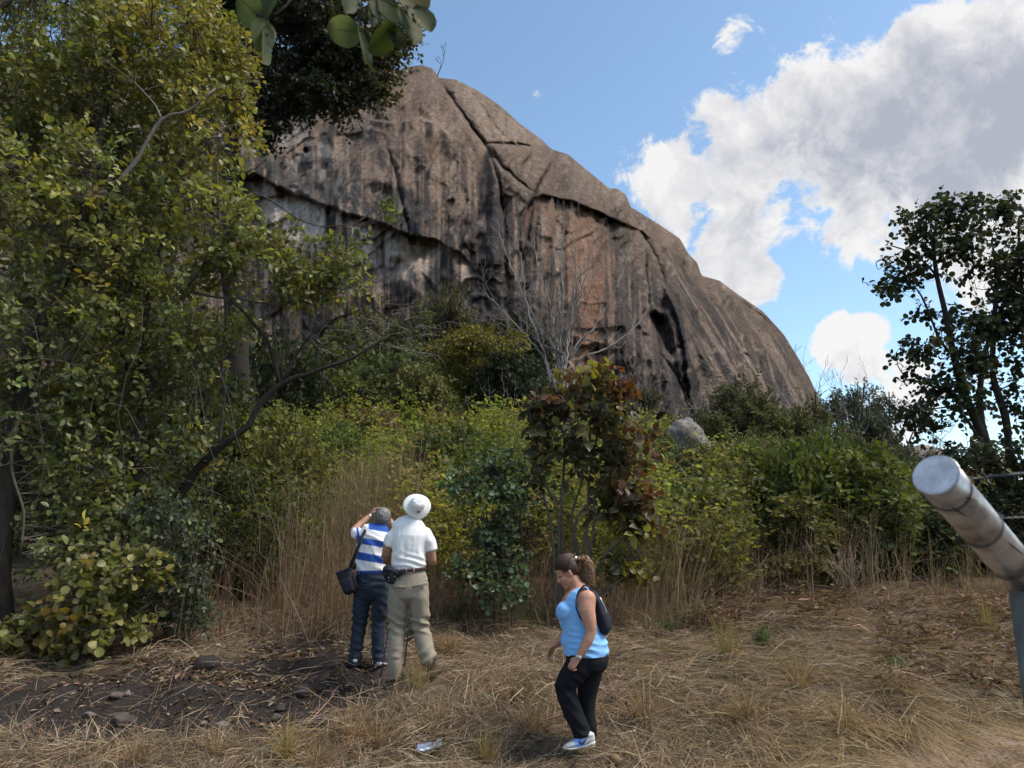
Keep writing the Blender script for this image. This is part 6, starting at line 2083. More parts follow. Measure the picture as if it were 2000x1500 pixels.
# ------------------------------------------------------------------ man in the striped shirt
def man_striped():
    Y0 = 8.1
    b = at(718, 1308, Y0)
    gz = float(ground_z(b[0], Y0))
    O = np.array([b[0], Y0, gz])
    root = plant('person', 'grey-haired person in a blue and white striped shirt and dark jeans, one arm raised', 'person', O)
    P = lambda x, y, dy=0.0: at(x, y, Y0 + dy) - O
    pts = lambda *a: np.array([P(*q) for q in a])
    jean = np.array([.022, .030, .046])
    left = pts((709, 1140), (708, 1165), (705, 1190), (702, 1217, .02), (698, 1245), (694, 1275), (692, 1298))
    right = pts((744, 1140), (744, 1165), (742, 1190), (740, 1217, .02), (739, 1245), (739, 1275), (739, 1298))
    sh = [loft(left, [.09, .095, .088, .074, .068, .066, .066], [.11, .11, .10, .085, .078, .076, .08]), loft(right, [.09, .095, .088, .074, .068, .066, .066], [.11, .11, .10, .085, .078, .076, .08]),
          loft(pts((728, 1114), (728, 1130), (727, 1148), (727, 1166)), [.165, .178, .188, .175], [.118, .13, .14, .125])]
    def tr_disp(V):
        h = V[:, 2]
        k = np.exp(-((h - .46) / .16) ** 2) + .7 * np.exp(-((h - .1) / .1) ** 2) + .5 * np.exp(-((h - .82) / .1) ** 2)
        return wrinkles(85, .013, (.4, .1, 1), 45, lo=.38, hi=.55)(V) * k + wrinkles(70, .007, (-.5, .1, 1), 48)(V) * k + creases(7, .007, 47, (1.2, 1, .6), .4)(V)
    def tr_col(V):
        fade = (fbm(V[:, 0] * 5, V[:, 1] * 5, V[:, 2] * 3, 3, 48))[:, None]
        return jean * (.6 + .9 * fade)
    tr = solid('jeans', sh, .0085, M_CLOTH, root, 4, tr_disp, tr_col)
    for x0, x1 in ((704, 720), (734, 752)):
        plain('pocket', [loft([P(x0, 1141, -.147), P((x0 + x1) / 2, 1143, -.158), P(x1, 1142, -.148)], .006, .004, xdir=(0, 0, 1), sides=8)], M_CLOTH, tr, color=jean * .55)
    sh = [loft(pts((728, 1120), (728, 1112), (728, 1098), (728, 1080), (730, 1062), (734, 1050), (738, 1041), (744, 1034), (747, 1029)), [.170, .180, .182, .178, .184, .190, .180, .118, .07], [.12, .13, .135, .135, .135, .13, .115, .09, .07]),
          ball(P(708, 1046), (.06, .07, .056)), ball(P(767, 1050), (.06, .07, .056)),
          loft(pts((708, 1046, 0), (701, 1043, .05), (696, 1041, .10)), [.062, .064, .066], [.066, .068, .068], xdir=(0, 0, 1)),
          loft(pts((767, 1050, 0), (772, 1056, .05), (776, 1060, .10)), [.062, .064, .064], xdir=(0, 0, 1))]
    def s_disp(V):
        h = V[:, 2]
        z = creases(7, .008, 56, (1.4, 1.4, .8), .4)(V)
        return z + wrinkles(62, .008, (.75, .1, 1), 57)(V) * sstep(1.4, 1.2, h) + wrinkles(80, .006, (.2, .1, 1), 58)(V) * sstep(1.15, 1.02, h)
    blue, white = np.array([.035, .105, .42]), np.array([.80, .80, .82])
    def s_col(V):
        W = V + O
        px, py = project(W)
        v = py - (px - 708) * .18 + (fbm(V[:, 0] * 9, V[:, 1] * 9, V[:, 2] * 9, 2, 58) - .5) * 1.5
        m = ((v > 1050) & (v < 1062.5)) | ((v > 1079.5) & (v < 1094.5)) | (py > 1114.6 + (728 - px) * .02) | ((v < 1031.5) & (px > 720))
        sl = (px < 707) & (py < 1064)
        q = px + (1064 - py) * .15
        m = np.where(sl, ((q > 700.5) & (q < 705) & (py > 1028)) | ((q > 698) & (q < 706.5) & (py > 1046)), m)
        return np.where(m[:, None], blue, white)
    solid('polo_shirt', sh, .0065, M_CLOTH, root, 4, s_disp, s_col)
    f = unit((-.18, .72, .62))
    Rm = fwd_up(f, (0.05, -.6, .75))
    hc = P(748, 1013, .05)
    hs, T = head_shapes(hc, Rm, .98)
    lh, rh = P(724, 1006, .30), P(757, 1010, .30)
    le = P(689, 1038, .13)
    re = P(782, 1058, .2)
    body = hs + [loft([P(742, 1046), P(746, 1034, .0), P(748, 1022, .04)], [.062, .058, .058]),
                 loft([P(706, 1048), P(697, 1043, .07), le], [.052, .05, .043]), loft([le, P(704, 1024, .22), lh], [.043, .041, .028]),
                 loft([P(768, 1050), P(776, 1056, .1), re], [.052, .05, .043]), loft([re, P(772, 1034, .26), rh], [.043, .041, .028]),
                 loft(pts((727, 1165), (728, 1120), (730, 1070), (736, 1050)), [.13, .13, .14, .13], [.09, .09, .09, .08]), loft(pts((706, 1052), (737, 1046), (768, 1054)), .05, xdir=(0, 0, 1)),
                 loft(left[:-1], [.06, .06, .058, .05, .045, .04]), loft(right[:-1], [.06, .06, .058, .05, .045, .04])]
    body += hand_shapes(lh, (.42, .25, .85), (.6, -.4, .5), (.6, .5, -.3), .95)
    body += hand_shapes(rh, (-.42, .25, .85), (-.6, -.4, .5), (-.6, .5, -.3), .95)
    solid('body', body, .0065, M_SKIN, root, 2, color=lambda V: np.tile(np.array([.34, .17, .11]), (len(V), 1)))
    grey = lambda V: np.array([.16, .155, .15]) * (.55 + .9 * fbm(V[:, 0] * 60, V[:, 1] * 60, V[:, 2] * 25, 3, 59))[:, None]
    B = lambda p, r: ball(T(p), np.array(r), rot=Rm)
    hair = solid('hair', [B((-.012, 0, .048), (.100, .086, .092)), B((-.045, 0, .0), (.066, .082, .085)), B((-.050, 0, -.055), (.040, .066, .045)), B((.0, .062, .02), (.04, .022, .035)), B((.0, -.062, .02), (.04, .022, .035))], .006, M_HAIR, root, 2,
                 lambda V: (fbm(V[:, 0] * 70, V[:, 1] * 70, V[:, 2] * 30, 3, 60) - .5) * .018, grey)
    # loose strands lying over the hair
    g = Geo()
    r = np.random.default_rng(9)
    for k in range(260):
        u = r.normal(size=3)
        u[0] = -abs(u[0]) * .9 + .25
        u = unit(u)
        u[2] = u[2] * .9 + .1
        p0 = T(np.array([-.018, 0, .03]) + u * np.array([.104, .089, .098]))
        swirl = Rm @ unit(np.cross(u, (1, .2, .35)) + np.array([0, 0, -.5]))
        pp = [p0]
        for q in range(4):
            nx = pp[-1] + swirl * .014 + r.normal(0, .002, 3)
            loc = Rm.T @ (nx - hc) - np.array([-.018, 0, .03])
            loc = loc / max(np.linalg.norm(loc / np.array([.106, .091, .1])), 1e-3)
            pp.append(T(loc + np.array([-.018, 0, .03])))
        tube(g, np.array(pp), np.array([.0012, .0016, .0016, .0012, .0006]), 4, np.array([.23, .225, .22]) * r.uniform(.4, 1.5), cap=False)
    tag(g.build('strands', M_HAIR, hair), kind='stuff')
    dk = lambda V: np.tile(np.array([.04, .042, .05]), (len(V), 1))
    z1 = float(ground_z(O[0] - .12, Y0)) - gz
    z2 = float(ground_z(O[0] + .12, Y0)) - gz
    h1, h2 = P(692, 1306, -.07), P(739, 1306, -.08)
    h1[2], h2[2] = z1, z2
    shoe(root, h1, h1 + np.array([-.04, .27, 0]), (0, 0, 1), M_CLOTH, M_RUBBER, .046, .07, 'shoe', False, dk)
    shoe(root, h2, h2 + np.array([.17, .20, .0]), (0, 0, 1), M_CLOTH, M_RUBBER, .046, .07, 'shoe', False, dk)
    plain('wristwatch', [loft([lh + np.array([-.012, -.012, -.02]), lh + np.array([-.008, -.008, -.006])], .034, .034, xdir=(1, 0, 0), sides=16)], M_STEEL, root)
    # camera bag on a shoulder strap
    br = plant('shoulder_bag', 'black camera bag hanging on a strap at the side of the striped-shirt man', 'bag', O + P(680, 1135, -.1))
    BO = np.array(br.location) - O
    Q = lambda x, y, dy: P(x, y, dy) - BO
    tilt = unit(np.array(Q(668, 1112, -.1)) - np.array(Q(684, 1162, -.1)))
    sdv = unit(np.cross(tilt, (0, -1, 0)))
    def boxy(c, w, d, h, bev):
        bm = bmesh.new()
        bmesh.ops.create_cube(bm, size=1)
        for v in bm.verts:
            k = 1 - .22 * (v.co.z < 0)
            v.co = Vector((v.co.x * w * k, v.co.y * d * k, v.co.z * h))
        bmesh.ops.bevel(bm, geom=bm.edges[:], offset=bev, segments=3, profile=.6, affect='EDGES')
        V = np.array([v.co[:] for v in bm.verts])
        V = np.asarray(c) + V[:, :1] * sdv + V[:, 1:2] * np.cross(tilt, sdv) + V[:, 2:] * tilt
        F4 = [tuple(v.index for v in f.verts) for f in bm.faces if len(f.verts) == 4]
        F3 = [tuple(v.index for v in f.verts) for f in bm.faces if len(f.verts) == 3]
        bm.free()
        return V, F4, F3
    c = Q(679, 1137, -.1)
    plain('bag_body', [boxy(c, .168, .13, .255, .045)], M_BLACK, br)
    plain('lid', [boxy(c + tilt * .112, .178, .14, .055, .024)], M_NAVY, br)
    plain('front_pocket', [boxy(c - tilt * .03 + np.array([0, -.068, 0]), .115, .03, .14, .014)], M_NAVY, br)
    plain('side_pocket', [boxy(c - tilt * .02 + sdv * .078, .03, .09, .14, .014)], M_NAVY, br)
    plain('strap', [loft([Q(684, 1108, -.16), Q(692, 1088, -.19), Q(701, 1065, -.185), Q(708, 1046, -.15), Q(715, 1033, -.07), Q(718, 1030, .03), Q(716, 1042, .14), Q(705, 1080, .18), Q(690, 1112, .04)], .019, .004, xdir=(1, .0, 0), sides=10)], M_BLACK, br)

man_striped()

# ------------------------------------------------------------------ walking woman
def woman():
    Y0 = 6.55
    b = at(1140, 1478, Y0)
    gz = float(ground_z(b[0], Y0))
    O = np.array([b[0], Y0, gz])
    dzz = gz - b[2]
    root = plant('person', 'person with a brown ponytail, light blue tank top and black trousers, walking and looking down', 'person', O)
    P = lambda x, y, dy=0.0: at(x, y, Y0 + dy) - O + np.array([0, 0, dzz])
    pts = lambda *a: np.array([P(*q) for q in a])
    skin = np.array([.47, .235, .155])
    # trousers
    near = pts((1137, 1300, -.085), (1126, 1318, -.09), (1113, 1336, -.09), (1104, 1353, -.09), (1109, 1375, -.085), (1118, 1400, -.08), (1129, 1425, -.08), (1139, 1446, -.08))
    far = pts((1152, 1300, .085), (1152, 1325, .09), (1149, 1350, .09), (1146, 1372, .09), (1146, 1400, .09), (1149, 1425, .09), (1152, 1450, .09))
    sh = [loft(near, [.118, .112, .102, .090, .082, .080, .078, .076], [.105, .1, .092, .082, .078, .076, .078, .08], xdir=(1, 0, 0)),
          loft(far, [.118, .11, .095, .082, .072, .066, .062], [.105, .1, .09, .08, .072, .07, .07], xdir=(1, 0, 0)),
          loft(pts((1143, 1281), (1145, 1290), (1147, 1300), (1146, 1313)), [.168, .180, .184, .165], [.175, .182, .185, .172], xdir=(1, 0, 0))]
    def tr_disp(V):
        h = V[:, 2]
        k = np.exp(-((h - .50) / .12) ** 2) + .7 * np.exp(-((h - .14) / .12) ** 2)
        return wrinkles(70, .008, (.6, .1, 1), 85)(V) * (k + .15) + wrinkles(60, .006, (-.7, .1, 1), 86)(V) * (k + .1) + creases(8, .006, 87)(V)
    tr = solid('trousers', sh, .008, M_CLOTH, root, 4, tr_disp, lambda V: np.tile(np.array([.009, .010, .014]), (len(V), 1)))
    # tank top
    torso = pts((1146, 1293), (1145, 1285), (1143, 1270), (1138, 1252), (1134, 1235), (1130, 1220), (1127, 1207), (1128, 1194), (1131, 1182), (1134, 1170), (1136, 1160), (1136, 1153))
    t_x = np.array([.182, .187, .184, .168, .158, .160, .164, .156, .140, .112, .072, .050])
    t_y = np.array([.188, .190, .186, .168, .152, .150, .152, .154, .158, .156, .115, .07])
    sh = [loft(torso, t_x, t_y, xdir=(1, 0, 0), sides=28), ball(P(1106, 1206, -.06), (.086, .085, .084)), ball(P(1106, 1206, .06), (.086, .085, .084)), ball(P(1112, 1221, 0), (.082, .125, .08)),
          ball(P(1122, 1262, 0), (.115, .13, .10))]
    shN, shF = P(1147, 1182, -.165), P(1140, 1182, .165)
    def cut(V):
        h = V[:, 2]
        zN = P(1110, 1191)[2]
        lat = np.abs(V[:, 1])
        neck = (h > zN + 0 * lat) & (lat < .085 * sstep(zN - .02, zN + .05, h) + .012) & (V[:, 0] < P(1140, 1160)[0])
        back = (h > P(1140, 1166)[2]) & (lat < .075)
        arm = (np.linalg.norm((V - shN) / np.array([1, 1.0, 1.3]), axis=1) < .088) | (np.linalg.norm((V - shF) / np.array([1, 1.0, 1.3]), axis=1) < .088)
        top = h > P(1140, 1153.5)[2]
        bottom = h < P(1140, 1291)[2]
        return neck | back | arm | top | bottom
    def s_disp(V):
        h = V[:, 2]
        w = sstep(P(1140, 1216)[2], P(1140, 1250)[2], h)
        return .004 + wrinkles(105, .0055, (.15, .05, 1), 87, 4.0, .38, .56)(V) * np.clip(w + .12, 0, 1) + folds(20, .002, 88)(V)
    solid('tank_top', sh, .0065, M_JERSEY, root, 10, s_disp, lambda V: np.tile(np.array([.22, .47, .84]), (len(V), 1)), cut)
    q = P(1111, 1197, -.115)
    plain('shirt_logo', [loft([q + np.array([-.013, -.010, .008]), q + np.array([.004, -.008, .010]), q + np.array([.009, -.006, .0])], .0018, sides=6), loft([q + np.array([.009, -.006, .0]), q + np.array([.0, -.012, -.010])], .0018, sides=6)], M_RUBBER, root)
    # body
    f = unit((-.86, -.06, -.47))
    Rm = fwd_up(f, (-.42, 0, .9))
    hc = P(1109, 1129, 0)
    hs, T = head_shapes(hc, Rm, 1.02)
    we, wf = P(1129, 1298, -.21), P(1084, 1272, .20)
    body = hs + [loft([P(1134, 1172), P(1128, 1160), P(1121, 1147), P(1116, 1138)], [.072, .060, .056, .056]),
                 loft(torso[1:], t_x[1:] * .97 - .004, t_y[1:] * .97 - .004, xdir=(1, 0, 0), sides=24), ball(P(1110, 1207, -.06), (.074, .076, .075)), ball(P(1110, 1207, .06), (.074, .076, .075)),
                 ball(shN, (.075, .062, .075)), ball(shF, (.075, .062, .075)),
                 loft([shN, P(1147, 1205, -.195), P(1152, 1226, -.205), P(1156, 1243, -.205)], [.074, .068, .056, .043], [.06, .056, .05, .042], xdir=(1, 0, 0)),
                 loft([P(1156, 1243, -.205), P(1149, 1262, -.21), P(1139, 1281, -.21), we], [.043, .043, .036, .026], [.04, .04, .033, .022], xdir=(1, 0, 0)),
                 loft([shF, P(1130, 1212, .19), P(1106, 1245, .2)], [.068, .055, .042], xdir=(1, 0, 0)), loft([P(1106, 1245, .2), P(1096, 1259, .2), wf], [.042, .038, .026], xdir=(1, 0, 0)),
                 loft(pts((1146, 1310), (1146, 1290)), [.13, .14], [.15, .15]),
                 loft(near[:-1], .055), loft(far[:-1], .055)]
    body += hand_shapes(we, (-.62, .08, -.75), (-.8, -.3, .3), (.45, .7, -.45), .85, .98)
    body += hand_shapes(wf, (-.55, .0, -.8), (-.8, -.3, .2), (.4, -.6, -.5), .45, .95)
    def b_col(V):
        c = np.tile(skin, (len(V), 1))
        L = (V - hc) @ Rm / 1.02
        lips = np.exp(-((L[:, 0] - .096) / .016) ** 2 - (L[:, 1] / .022) ** 2 - ((L[:, 2] + .068) / .010) ** 2)[:, None]
        c = c * (1 - lips * .6) + np.array([.38, .10, .09]) * lips * .6
        brow = (np.exp(-((L[:, 2] - .030) / .006) ** 2) * (np.abs(np.abs(L[:, 1]) - .034) < .022) * (L[:, 0] > .05))[:, None]
        c = c * (1 - brow * .7) + np.array([.07, .04, .03]) * brow * .7
        eye = np.exp(-((L[:, 2] - .002) / .0055) ** 2 - ((np.abs(L[:, 1]) - .035) / .016) ** 2)[:, None] * (L[:, 0] > .05)[:, None]
        c = c * (1 - eye * .8) + np.array([.05, .03, .025]) * eye * .8
        cheek = np.exp(-((L[:, 2] + .03) / .025) ** 2 - ((np.abs(L[:, 1]) - .045) / .025) ** 2)[:, None]
        return c * (1 - cheek * .2) + np.array([.5, .18, .13]) * cheek * .2
    solid('body', body, .006, M_SKIN, root, 2, color=b_col)
    # hair drawn back into a curly ponytail
    B = lambda p, r: ball(T(p), np.array(r), rot=Rm)
    brown = np.array([.045, .024, .016])
    hcol = lambda V: brown * (.5 + 1.1 * fbm(V[:, 0] * 50, V[:, 1] * 90, V[:, 2] * 50, 3, 90))[:, None]
    tie = T((-.098, 0, .075))
    hair = solid('hair', [B((-.021, 0, .066), (.104, .084, .084)), B((-.050, 0, .02), (.062, .080, .085)), B((-.036, .060, .032), (.055, .024, .045)), B((-.036, -.060, .032), (.055, .024, .045)),
                          loft([T((-.06, 0, .07)), tie], [.045, .026])], .006, M_HAIR, root, 3, lambda V: (fbm(V[:, 0] * 40, V[:, 1] * 120, V[:, 2] * 40, 3, 91) - .5) * .004, hcol)
    g = Geo()
    r = np.random.default_rng(17)
    ec, er = np.array([-.021, 0, .066]), np.array([.106, .086, .086])
    for k in range(230):
        a0 = r.uniform(-1.5, 1.5)
        st = np.array([.088 * math.cos(a0) - .01, .080 * math.sin(a0), .048 - .035 * abs(math.sin(a0)) + r.uniform(-.012, .02)])
        en = np.array([-.115, 0, .085]) + r.normal(0, .008, 3)
        pp = []
        for t in np.linspace(0, 1, 8):
            q = st * (1 - t) + en * t + np.array([0, .03 * math.sin(a0), .05]) * math.sin(t * 3.14)
            e = (q - ec) / er
            q = ec + e / max(np.linalg.norm(e), .2) * er * (1.0 + r.uniform(-.005, .02)) if t > .02 else q
            pp.append(T(q))
        tube(g, np.array(pp), np.array([.0008, .0016, .002, .002, .002, .002, .0018, .0012]), 4, brown * r.uniform(.5, 2.6), cap=False)
    tag(g.build('strands', M_HAIR, hair), kind='stuff')
    pony = [tie, P(1133, 1104), P(1141, 1103), P(1148, 1112), P(1151, 1127), P(1152, 1142), P(1155, 1153), P(1157, 1160)]
    pt_ = solid('ponytail', [loft(np.array(pony), [.020, .030, .040, .046, .046, .042, .032, .016])], .006, M_HAIR, root, 2, lambda V: (fbm(V[:, 0] * 55, V[:, 1] * 55, V[:, 2] * 55, 2, 92) - .45) * .026,
                lambda V: np.array([.15, .082, .042]) * (.35 + 1.3 * fbm(V[:, 0] * 60, V[:, 1] * 60, V[:, 2] * 60, 2, 93))[:, None])
    g = Geo()
    r = np.random.default_rng(13)
    PL = resample(np.array(pony), .01)
    for k in range(110):
        i0 = r.integers(2, int(len(PL) * .55))
        i1 = min(len(PL) - 1, i0 + r.integers(8, 20))
        seg = PL[i0:i1]
        n = len(seg)
        u = r.uniform(0, 6.28)
        off = .042 * np.array([math.cos(u), math.sin(u), 0]) * r.uniform(.6, 1.15)
        ph = np.arange(n) * r.uniform(.7, 1.1) + r.uniform(0, 6)
        cur = np.stack([np.cos(ph), np.sin(ph), 0 * ph], 1) * .010
        tube(g, seg + off + cur, np.linspace(.0032, .0012, n), 4, np.array([.22, .125, .065]) * r.uniform(.4, 1.5), cap=False)
    tag(g.build('curls', M_HAIR, pt_), kind='stuff')
    plain('hair_tie', [loft([tie + (np.array(pony[1]) - tie) * .1, tie + (np.array(pony[1]) - tie) * .45], .027, .027)], M_STEEL, root)
    # watch, necklace, ring
    wd = unit(P(1139, 1281, -.21) - we)
    wa = plain('wristwatch', [loft([we + wd * .004, we + wd * .012, we + wd * .020], .0305, .0275, xdir=(1, 0, 0), sides=18)], M_STEEL, root)
    plain('watch_dial', [ball(we + wd * .012 + np.array([.006, -.029, .004]), (.013, .005, .013))], M_RUBBER, wa)
    nk = [P(1112, 1163, -.05) + np.array([-.010, 0, 0]), P(1107, 1167, -.02) + np.array([-.012, 0, 0]), P(1107, 1168, .02) + np.array([-.012, 0, 0])]
    plain('necklace', [loft(nk, .0014, sides=6), ball(nk[1] + np.array([-.004, 0, -.006]), (.004, .004, .004))], M_STEEL, root)
    # trainers
    def s_cf(h, d, L, up):
        def fcol(V):
            t = ((V - h) @ d) / L
            z = (V - h) @ up
            c = np.tile(np.array([.46, .46, .44]), (len(V), 1))
            mid = (sstep(.30, .36, t) * (1 - sstep(.62, .68, t)) * (z < .075))[:, None]
            c = c * (1 - mid) + np.array([.20, .36, .78]) * mid
            return c
        return fcol
    up = unit((-.10, 0, 1))
    h1 = P(1161, 1474, -.10)
    t1 = P(1102, 1479, -.12)
    h1[2] = t1[2] + .035
    z1 = max(float(ground_z(h1[0] + O[0], h1[1] + Y0)), float(ground_z(t1[0] + O[0], t1[1] + Y0))) - gz
    dd = t1 - h1
    o, pt, sd = shoe(root, h1, t1, up, M_JERSEY, M_RUBBER, .045, .075, 'shoe', False, s_cf(h1, unit(dd), np.linalg.norm(dd), up))
    # swoosh on the outer side of the near shoe
    side = sd if sd[1] < 0 else -sd
    sw = [pt(.50, .070), pt(.485, .050), pt(.45, .040), pt(.38, .046), pt(.30, .060), pt(.22, .078)]
    sw = [p + side * (.047 - .002 * abs(i - 2)) for i, p in enumerate(sw)]
    plain('swoosh_mark', [loft(sw, [.002, .006, .0075, .006, .004, .0015], .003, xdir=tuple(up), sides=8)], M_NAVY, o)
    h2 = P(1160, 1486, .06)
    t2 = P(1104, 1489, .08)
    h2[2] = t2[2] = min(h2[2], -.01)
    shoe(root, h2, t2, (0, 0, 1), M_JERSEY, M_RUBBER, .045, .075, 'shoe', False, s_cf(h2, unit(t2 - h2), np.linalg.norm(t2 - h2), np.array([0, 0, 1.0])))
    # backpack
    br = plant('backpack', 'small black and navy backpack on the back of the walking woman', 'backpack', O + P(1176, 1225, 0))
    BO = np.array(br.location) - O
    Q = lambda x, y, dy=0.0: P(x, y, dy) - BO
    solid('pack_body', [loft(np.array([Q(1154, 1166), Q(1163, 1180), Q(1170, 1198), Q(1176, 1218), Q(1179, 1234), Q(1177, 1246)]), [.022, .042, .056, .068, .068, .045], [.08, .115, .13, .14, .14, .12], xdir=(1, 0, 0), sides=24)], .0075, M_NAVY, br, 4, folds(9, .006, 95))
    plain('front_zip', [loft([Q(1172, 1178, -.09), Q(1182, 1198, -.10), Q(1190, 1222, -.10), Q(1190, 1240, -.08)], .004, sides=6)], M_STEEL, br)
    for s, sx in ((-1, 0), (1, -6)):
        plain('strap', [loft([Q(1158, 1168, .115 * s), Q(1150 + sx, 1156.5, .115 * s), Q(1141 + sx, 1155, .12 * s), Q(1131 + sx, 1165, .128 * s), Q(1125 + sx, 1182, .132 * s), Q(1126 + sx, 1200, .148 * s), Q(1133 + sx, 1218, .152 * s), Q(1146, 1232, .152 * s), Q(1166, 1240, .14 * s)],
                              [.016, .024, .026, .026, .024, .018, .010, .008, .008], .007, xdir=(.2, -1.0 * s, .2), sides=12)], M_BLACK, br)

woman()
# ------------------------------------------------------------------ galvanised post with barbed wire, close to the camera
def post():
    m, nt, b = new_mat('galvanised')
    n = noise_tex(nt, 14, 5, .65)
    n2 = noise_tex(nt, 55, 4, .6, stretch=(1, 1, .2))
    cr = nd(nt, 'ShaderNodeValToRGB')
    cr.color_ramp.elements[0].position = .34
    cr.color_ramp.elements[0].color = (.20, .18, .165, 1)
    cr.color_ramp.elements[1].position = .62
    cr.color_ramp.elements[1].color = (.62, .62, .63, 1)
    nt.links.new(n, cr.inputs[0])
    nt.links.new(mul_color(nt, cr.outputs[0], n2, .85, 1.12), b.inputs['Base Color'])
    b.inputs['Metallic'].default_value = .82
    b.inputs['Roughness'].default_value = .33
    bump(nt, b, n2, .12, .002)
    mc, nt2, b2 = new_mat('end_plate')
    n = noise_tex(nt2, 30, 5, .65)
    rgb = nd(nt2, 'ShaderNodeRGB')
    rgb.outputs[0].default_value = (.62, .64, .70, 1)
    nt2.links.new(mul_color(nt2, rgb.outputs[0], n, .45, 1.2), b2.inputs['Base Color'])
    b2.inputs['Roughness'].default_value = .55
    b2.inputs['Metallic'].default_value = .2
    cap, elbow = at(1828, 928, 1.06), at(2000, 1128, 1.27)
    foot = np.array([elbow[0], elbow[1], float(ground_z(elbow[0], elbow[1])) - .1])
    root = plant('fence_post', 'galvanised steel fence post with a cranked arm at the right edge, close to the camera', 'post', foot + np.array([0, 0, .1]))
    O = np.array(root.location)
    rad = .0308
    ax = unit(cap - elbow)
    vert = unit(foot - elbow)
    def pipe(name, a, e, r, sides=40, inner=True, mat=m):
        g = Geo()
        tube(g, np.array([a, a + (e - a) * .33, a + (e - a) * .66, e]) - O, r, sides, None)
        return g.build(name, mat, root, True)
    arm = pipe('arm', elbow + ax * .015, cap, rad)
    m_up = flat_mat('dull_post', (.125, .13, .115), .62, 22, .7, 1.25, .15, .002, metal=.15)
    pl = pipe('upright', elbow - vert * .0, foot, rad * .8, mat=m_up)
    # mitred weld at the crank
    plain('weld', [ball(elbow - O + ax * .004, (rad * 1.04, rad * 1.04, rad * 1.04))], m, root)
    g = Geo()
    th = np.linspace(0, 2 * math.pi, 41)
    u = unit(np.cross(ax, (0, 0, 1)))
    w = np.cross(ax, u)
    c0 = cap - O
    plate = np.array([c0 + rad * .985 * (math.cos(t) * u + math.sin(t) * w) + ax * .0025 for t in th[:-1]])
    g.add(np.vstack([plate, c0 + ax * .004]), np.array([(i, (i + 1) % 40, 40) for i in range(40)]))
    g.build('end_plate', mc, root, True)
    g = Geo()
    tube(g, np.array([c0 + rad * 1.0 * (math.cos(t) * u + math.sin(t) * w) for t in th]), .0018, 8, (.1, .1, .1))
    g.build('rim', m, root, True)
    mw = flat_mat('wire', (.09, .09, .095), .45, 80, .6, 1.3, .1, .001, metal=.85)
    L = np.linalg.norm(cap - elbow)
    for d, nm in ((.035, 1), (.135, 2), (.235, 3)):
        g = Geo()
        for k, o in ((0, 0), (1, .004)):
            c = c0 - ax * (d * L / .29 + o)
            tube(g, np.array([c + (rad + .0012) * (math.cos(t) * u + math.sin(t) * w) + ax * .004 * math.sin(t * 2 + nm) for t in th]), .0006, 6)
        g.build('wire_tie', mw, root, True)
    def wire(label, pts, barbs):
        P = resample(np.array([at(*p) for p in pts]), .02)
        wr = plant('barbed_wire', label, 'wire', P[0])
        WO = P[0]
        n = len(P)
        g = Geo()
        ph = np.arange(n) * .9
        T = unit(np.gradient(P, axis=0))
        a1 = unit(np.cross(T, (0, 0, 1)))
        a2 = np.cross(T, a1)
        for s in (0, math.pi):
            tube(g, P - WO + .0010 * (np.cos(ph + s)[:, None] * a1 + np.sin(ph + s)[:, None] * a2), .0008, 5)
        g.build('strand', mw, wr, True)
        for f_ in barbs:
            i = int(f_ * (n - 1))
            g = Geo()
            c = P[i] - WO
            tube(g, np.array([c + .0028 * (math.cos(t) * a1[i] + math.sin(t) * a2[i]) + T[i] * t * .0012 for t in np.linspace(0, 12, 30)]), .0010, 5)
            for dv in (a1[i] * .5 + a2[i], -a1[i] * .4 - a2[i] * .8, a2[i] * .5 - a1[i]):
                tube(g, np.array([c, c + unit(dv) * .012, c + unit(dv + T[i] * .3) * .016]), np.array([.0011, .001, .0004]), 5)
            g.build('barb', mw, wr, True)
    wire('upper barbed wire running from the post arm to the right edge', [(1862, 939, 1.075), (1900, 936, 1.08), (1945, 929, 1.09), (2000, 924, 1.10), (2600, 850, 1.4)], (.035, .115, .3, .55))
    wire('lower barbed wire running from the post arm to the right edge', [(1934, 1003, 1.14), (1960, 1007, 1.145), (2000, 1010, 1.15), (2600, 960, 1.45)], (.02, .3, .6))
    # weld bead round the crank and long scuffs on the arm
    g = Geo()
    for t in np.linspace(0, 2 * math.pi, 60):
        pass
    k1 = unit(np.cross(ax, vert))
    rr = np.random.default_rng(5)
    for i in range(7):
        t0 = rr.uniform(0, 6.28)
        s0 = rr.uniform(.03, .2)
        ln = rr.uniform(.02, .07)
        P = np.array([c0 - ax * (s0 + ln * q) + (rad + .0002) * (math.cos(t0 + q * .25) * u + math.sin(t0 + q * .25) * w) for q in np.linspace(0, 1, 6)])
        tube(g, P, np.array([.0002, .0009, .0013, .0011, .0008, .0002]), 5, (.05, .04, .035))
    g.build('scuffs', M_STONE, root)
post()

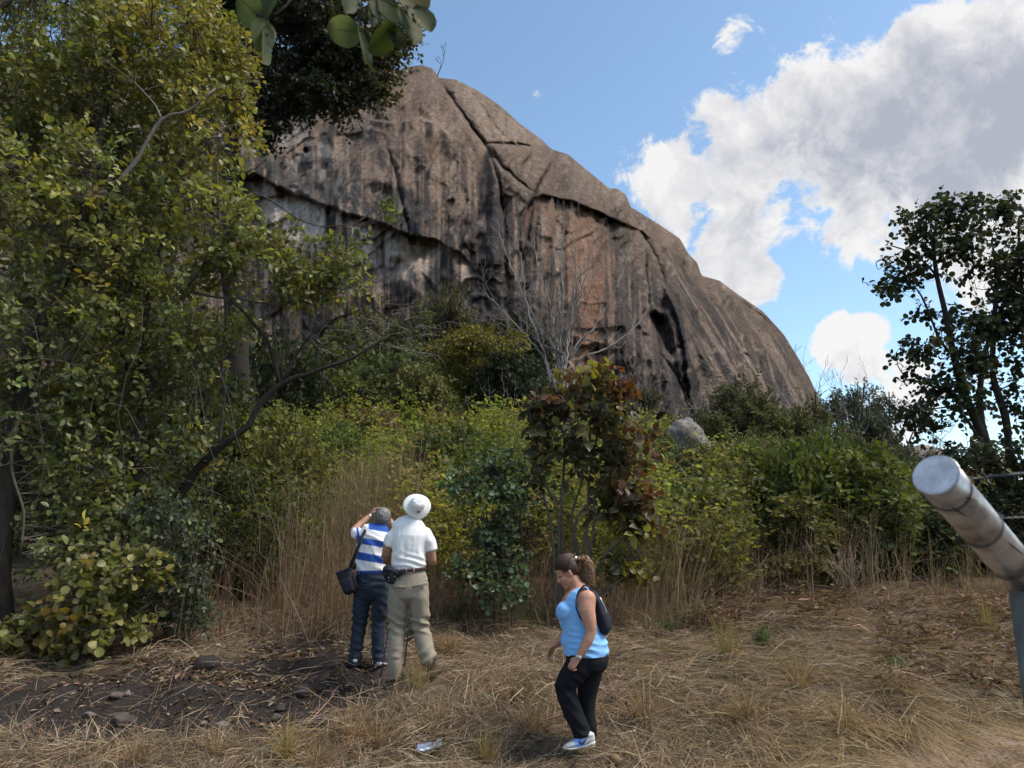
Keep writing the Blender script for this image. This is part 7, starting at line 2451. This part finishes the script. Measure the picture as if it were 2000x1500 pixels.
# foil wrapper, round fruit
def foil():
    p = ground_hit(838, 1482)
    g = Geo()
    n = 14
    X, Yg = np.meshgrid(np.linspace(-.085, .085, n), np.linspace(-.045, .045, n))
    Z = .012 + .02 * fbm(X * 40, Yg * 40, 0, 3, 7) + .012 * (X / .085) ** 2
    sk = Yg + X * .25
    i = np.arange(n - 1)[:, None] * n
    j = np.arange(n - 1)[None, :]
    F = np.stack([i + j, i + j + 1, i + j + n + 1, i + j + n], -1).reshape(-1, 4)
    V = np.stack([X, sk, Z + .35 * sk + .03], -1).reshape(-1, 3)
    g.add(np.vstack([V, V - np.array([0, 0, .0015])]), np.vstack([F, F[:, ::-1] + n * n]))
    mt = flat_mat('foil', (.75, .75, .77), .25, 60, .7, 1.1, .3, .003, metal=.9)
    o = g.build('foil_wrapper', mt)
    o.location = (p[0], p[1], p[2] + .06)
    o.scale = (1.15, 1.15, 1.15)
    tag(o, 'crumpled silver foil wrapper lying in the straw at the bottom edge', 'wrapper')
    p = ground_hit(1201, 1492)
    bm = bmesh.new()
    bmesh.ops.create_uvsphere(bm, u_segments=24, v_segments=16, radius=.045)
    V = np.array([v.co[:] for v in bm.verts])
    V *= (1 + (fbm(V[:, 0] * 30, V[:, 1] * 30, V[:, 2] * 30, 3, 4) - .5) * .12)[:, None]
    V[:, 2] -= .006 * np.exp(-((np.hypot(V[:, 0], V[:, 1]) / .012) ** 2)) * (V[:, 2] > 0)
    g = Geo()
    F4 = np.array([[v.index for v in f.verts] for f in bm.faces if len(f.verts) == 4])
    F3 = np.array([[v.index for v in f.verts] for f in bm.faces if len(f.verts) == 3])
    bm.free()
    C = np.array([.17, .115, .065]) * (.6 + .8 * fbm(V[:, 0] * 60, V[:, 1] * 60, V[:, 2] * 60, 4, 5))[:, None]
    g.add(V, F4, C)
    g.f.append(F3)
    o = g.build('dry_fruit', M_STONE, smooth=True)
    o.location = (p[0], p[1], p[2] + .04)
    tag(o, 'round brown ball-like dry fruit on the straw behind the woman\'s heel', 'fruit')
foil()
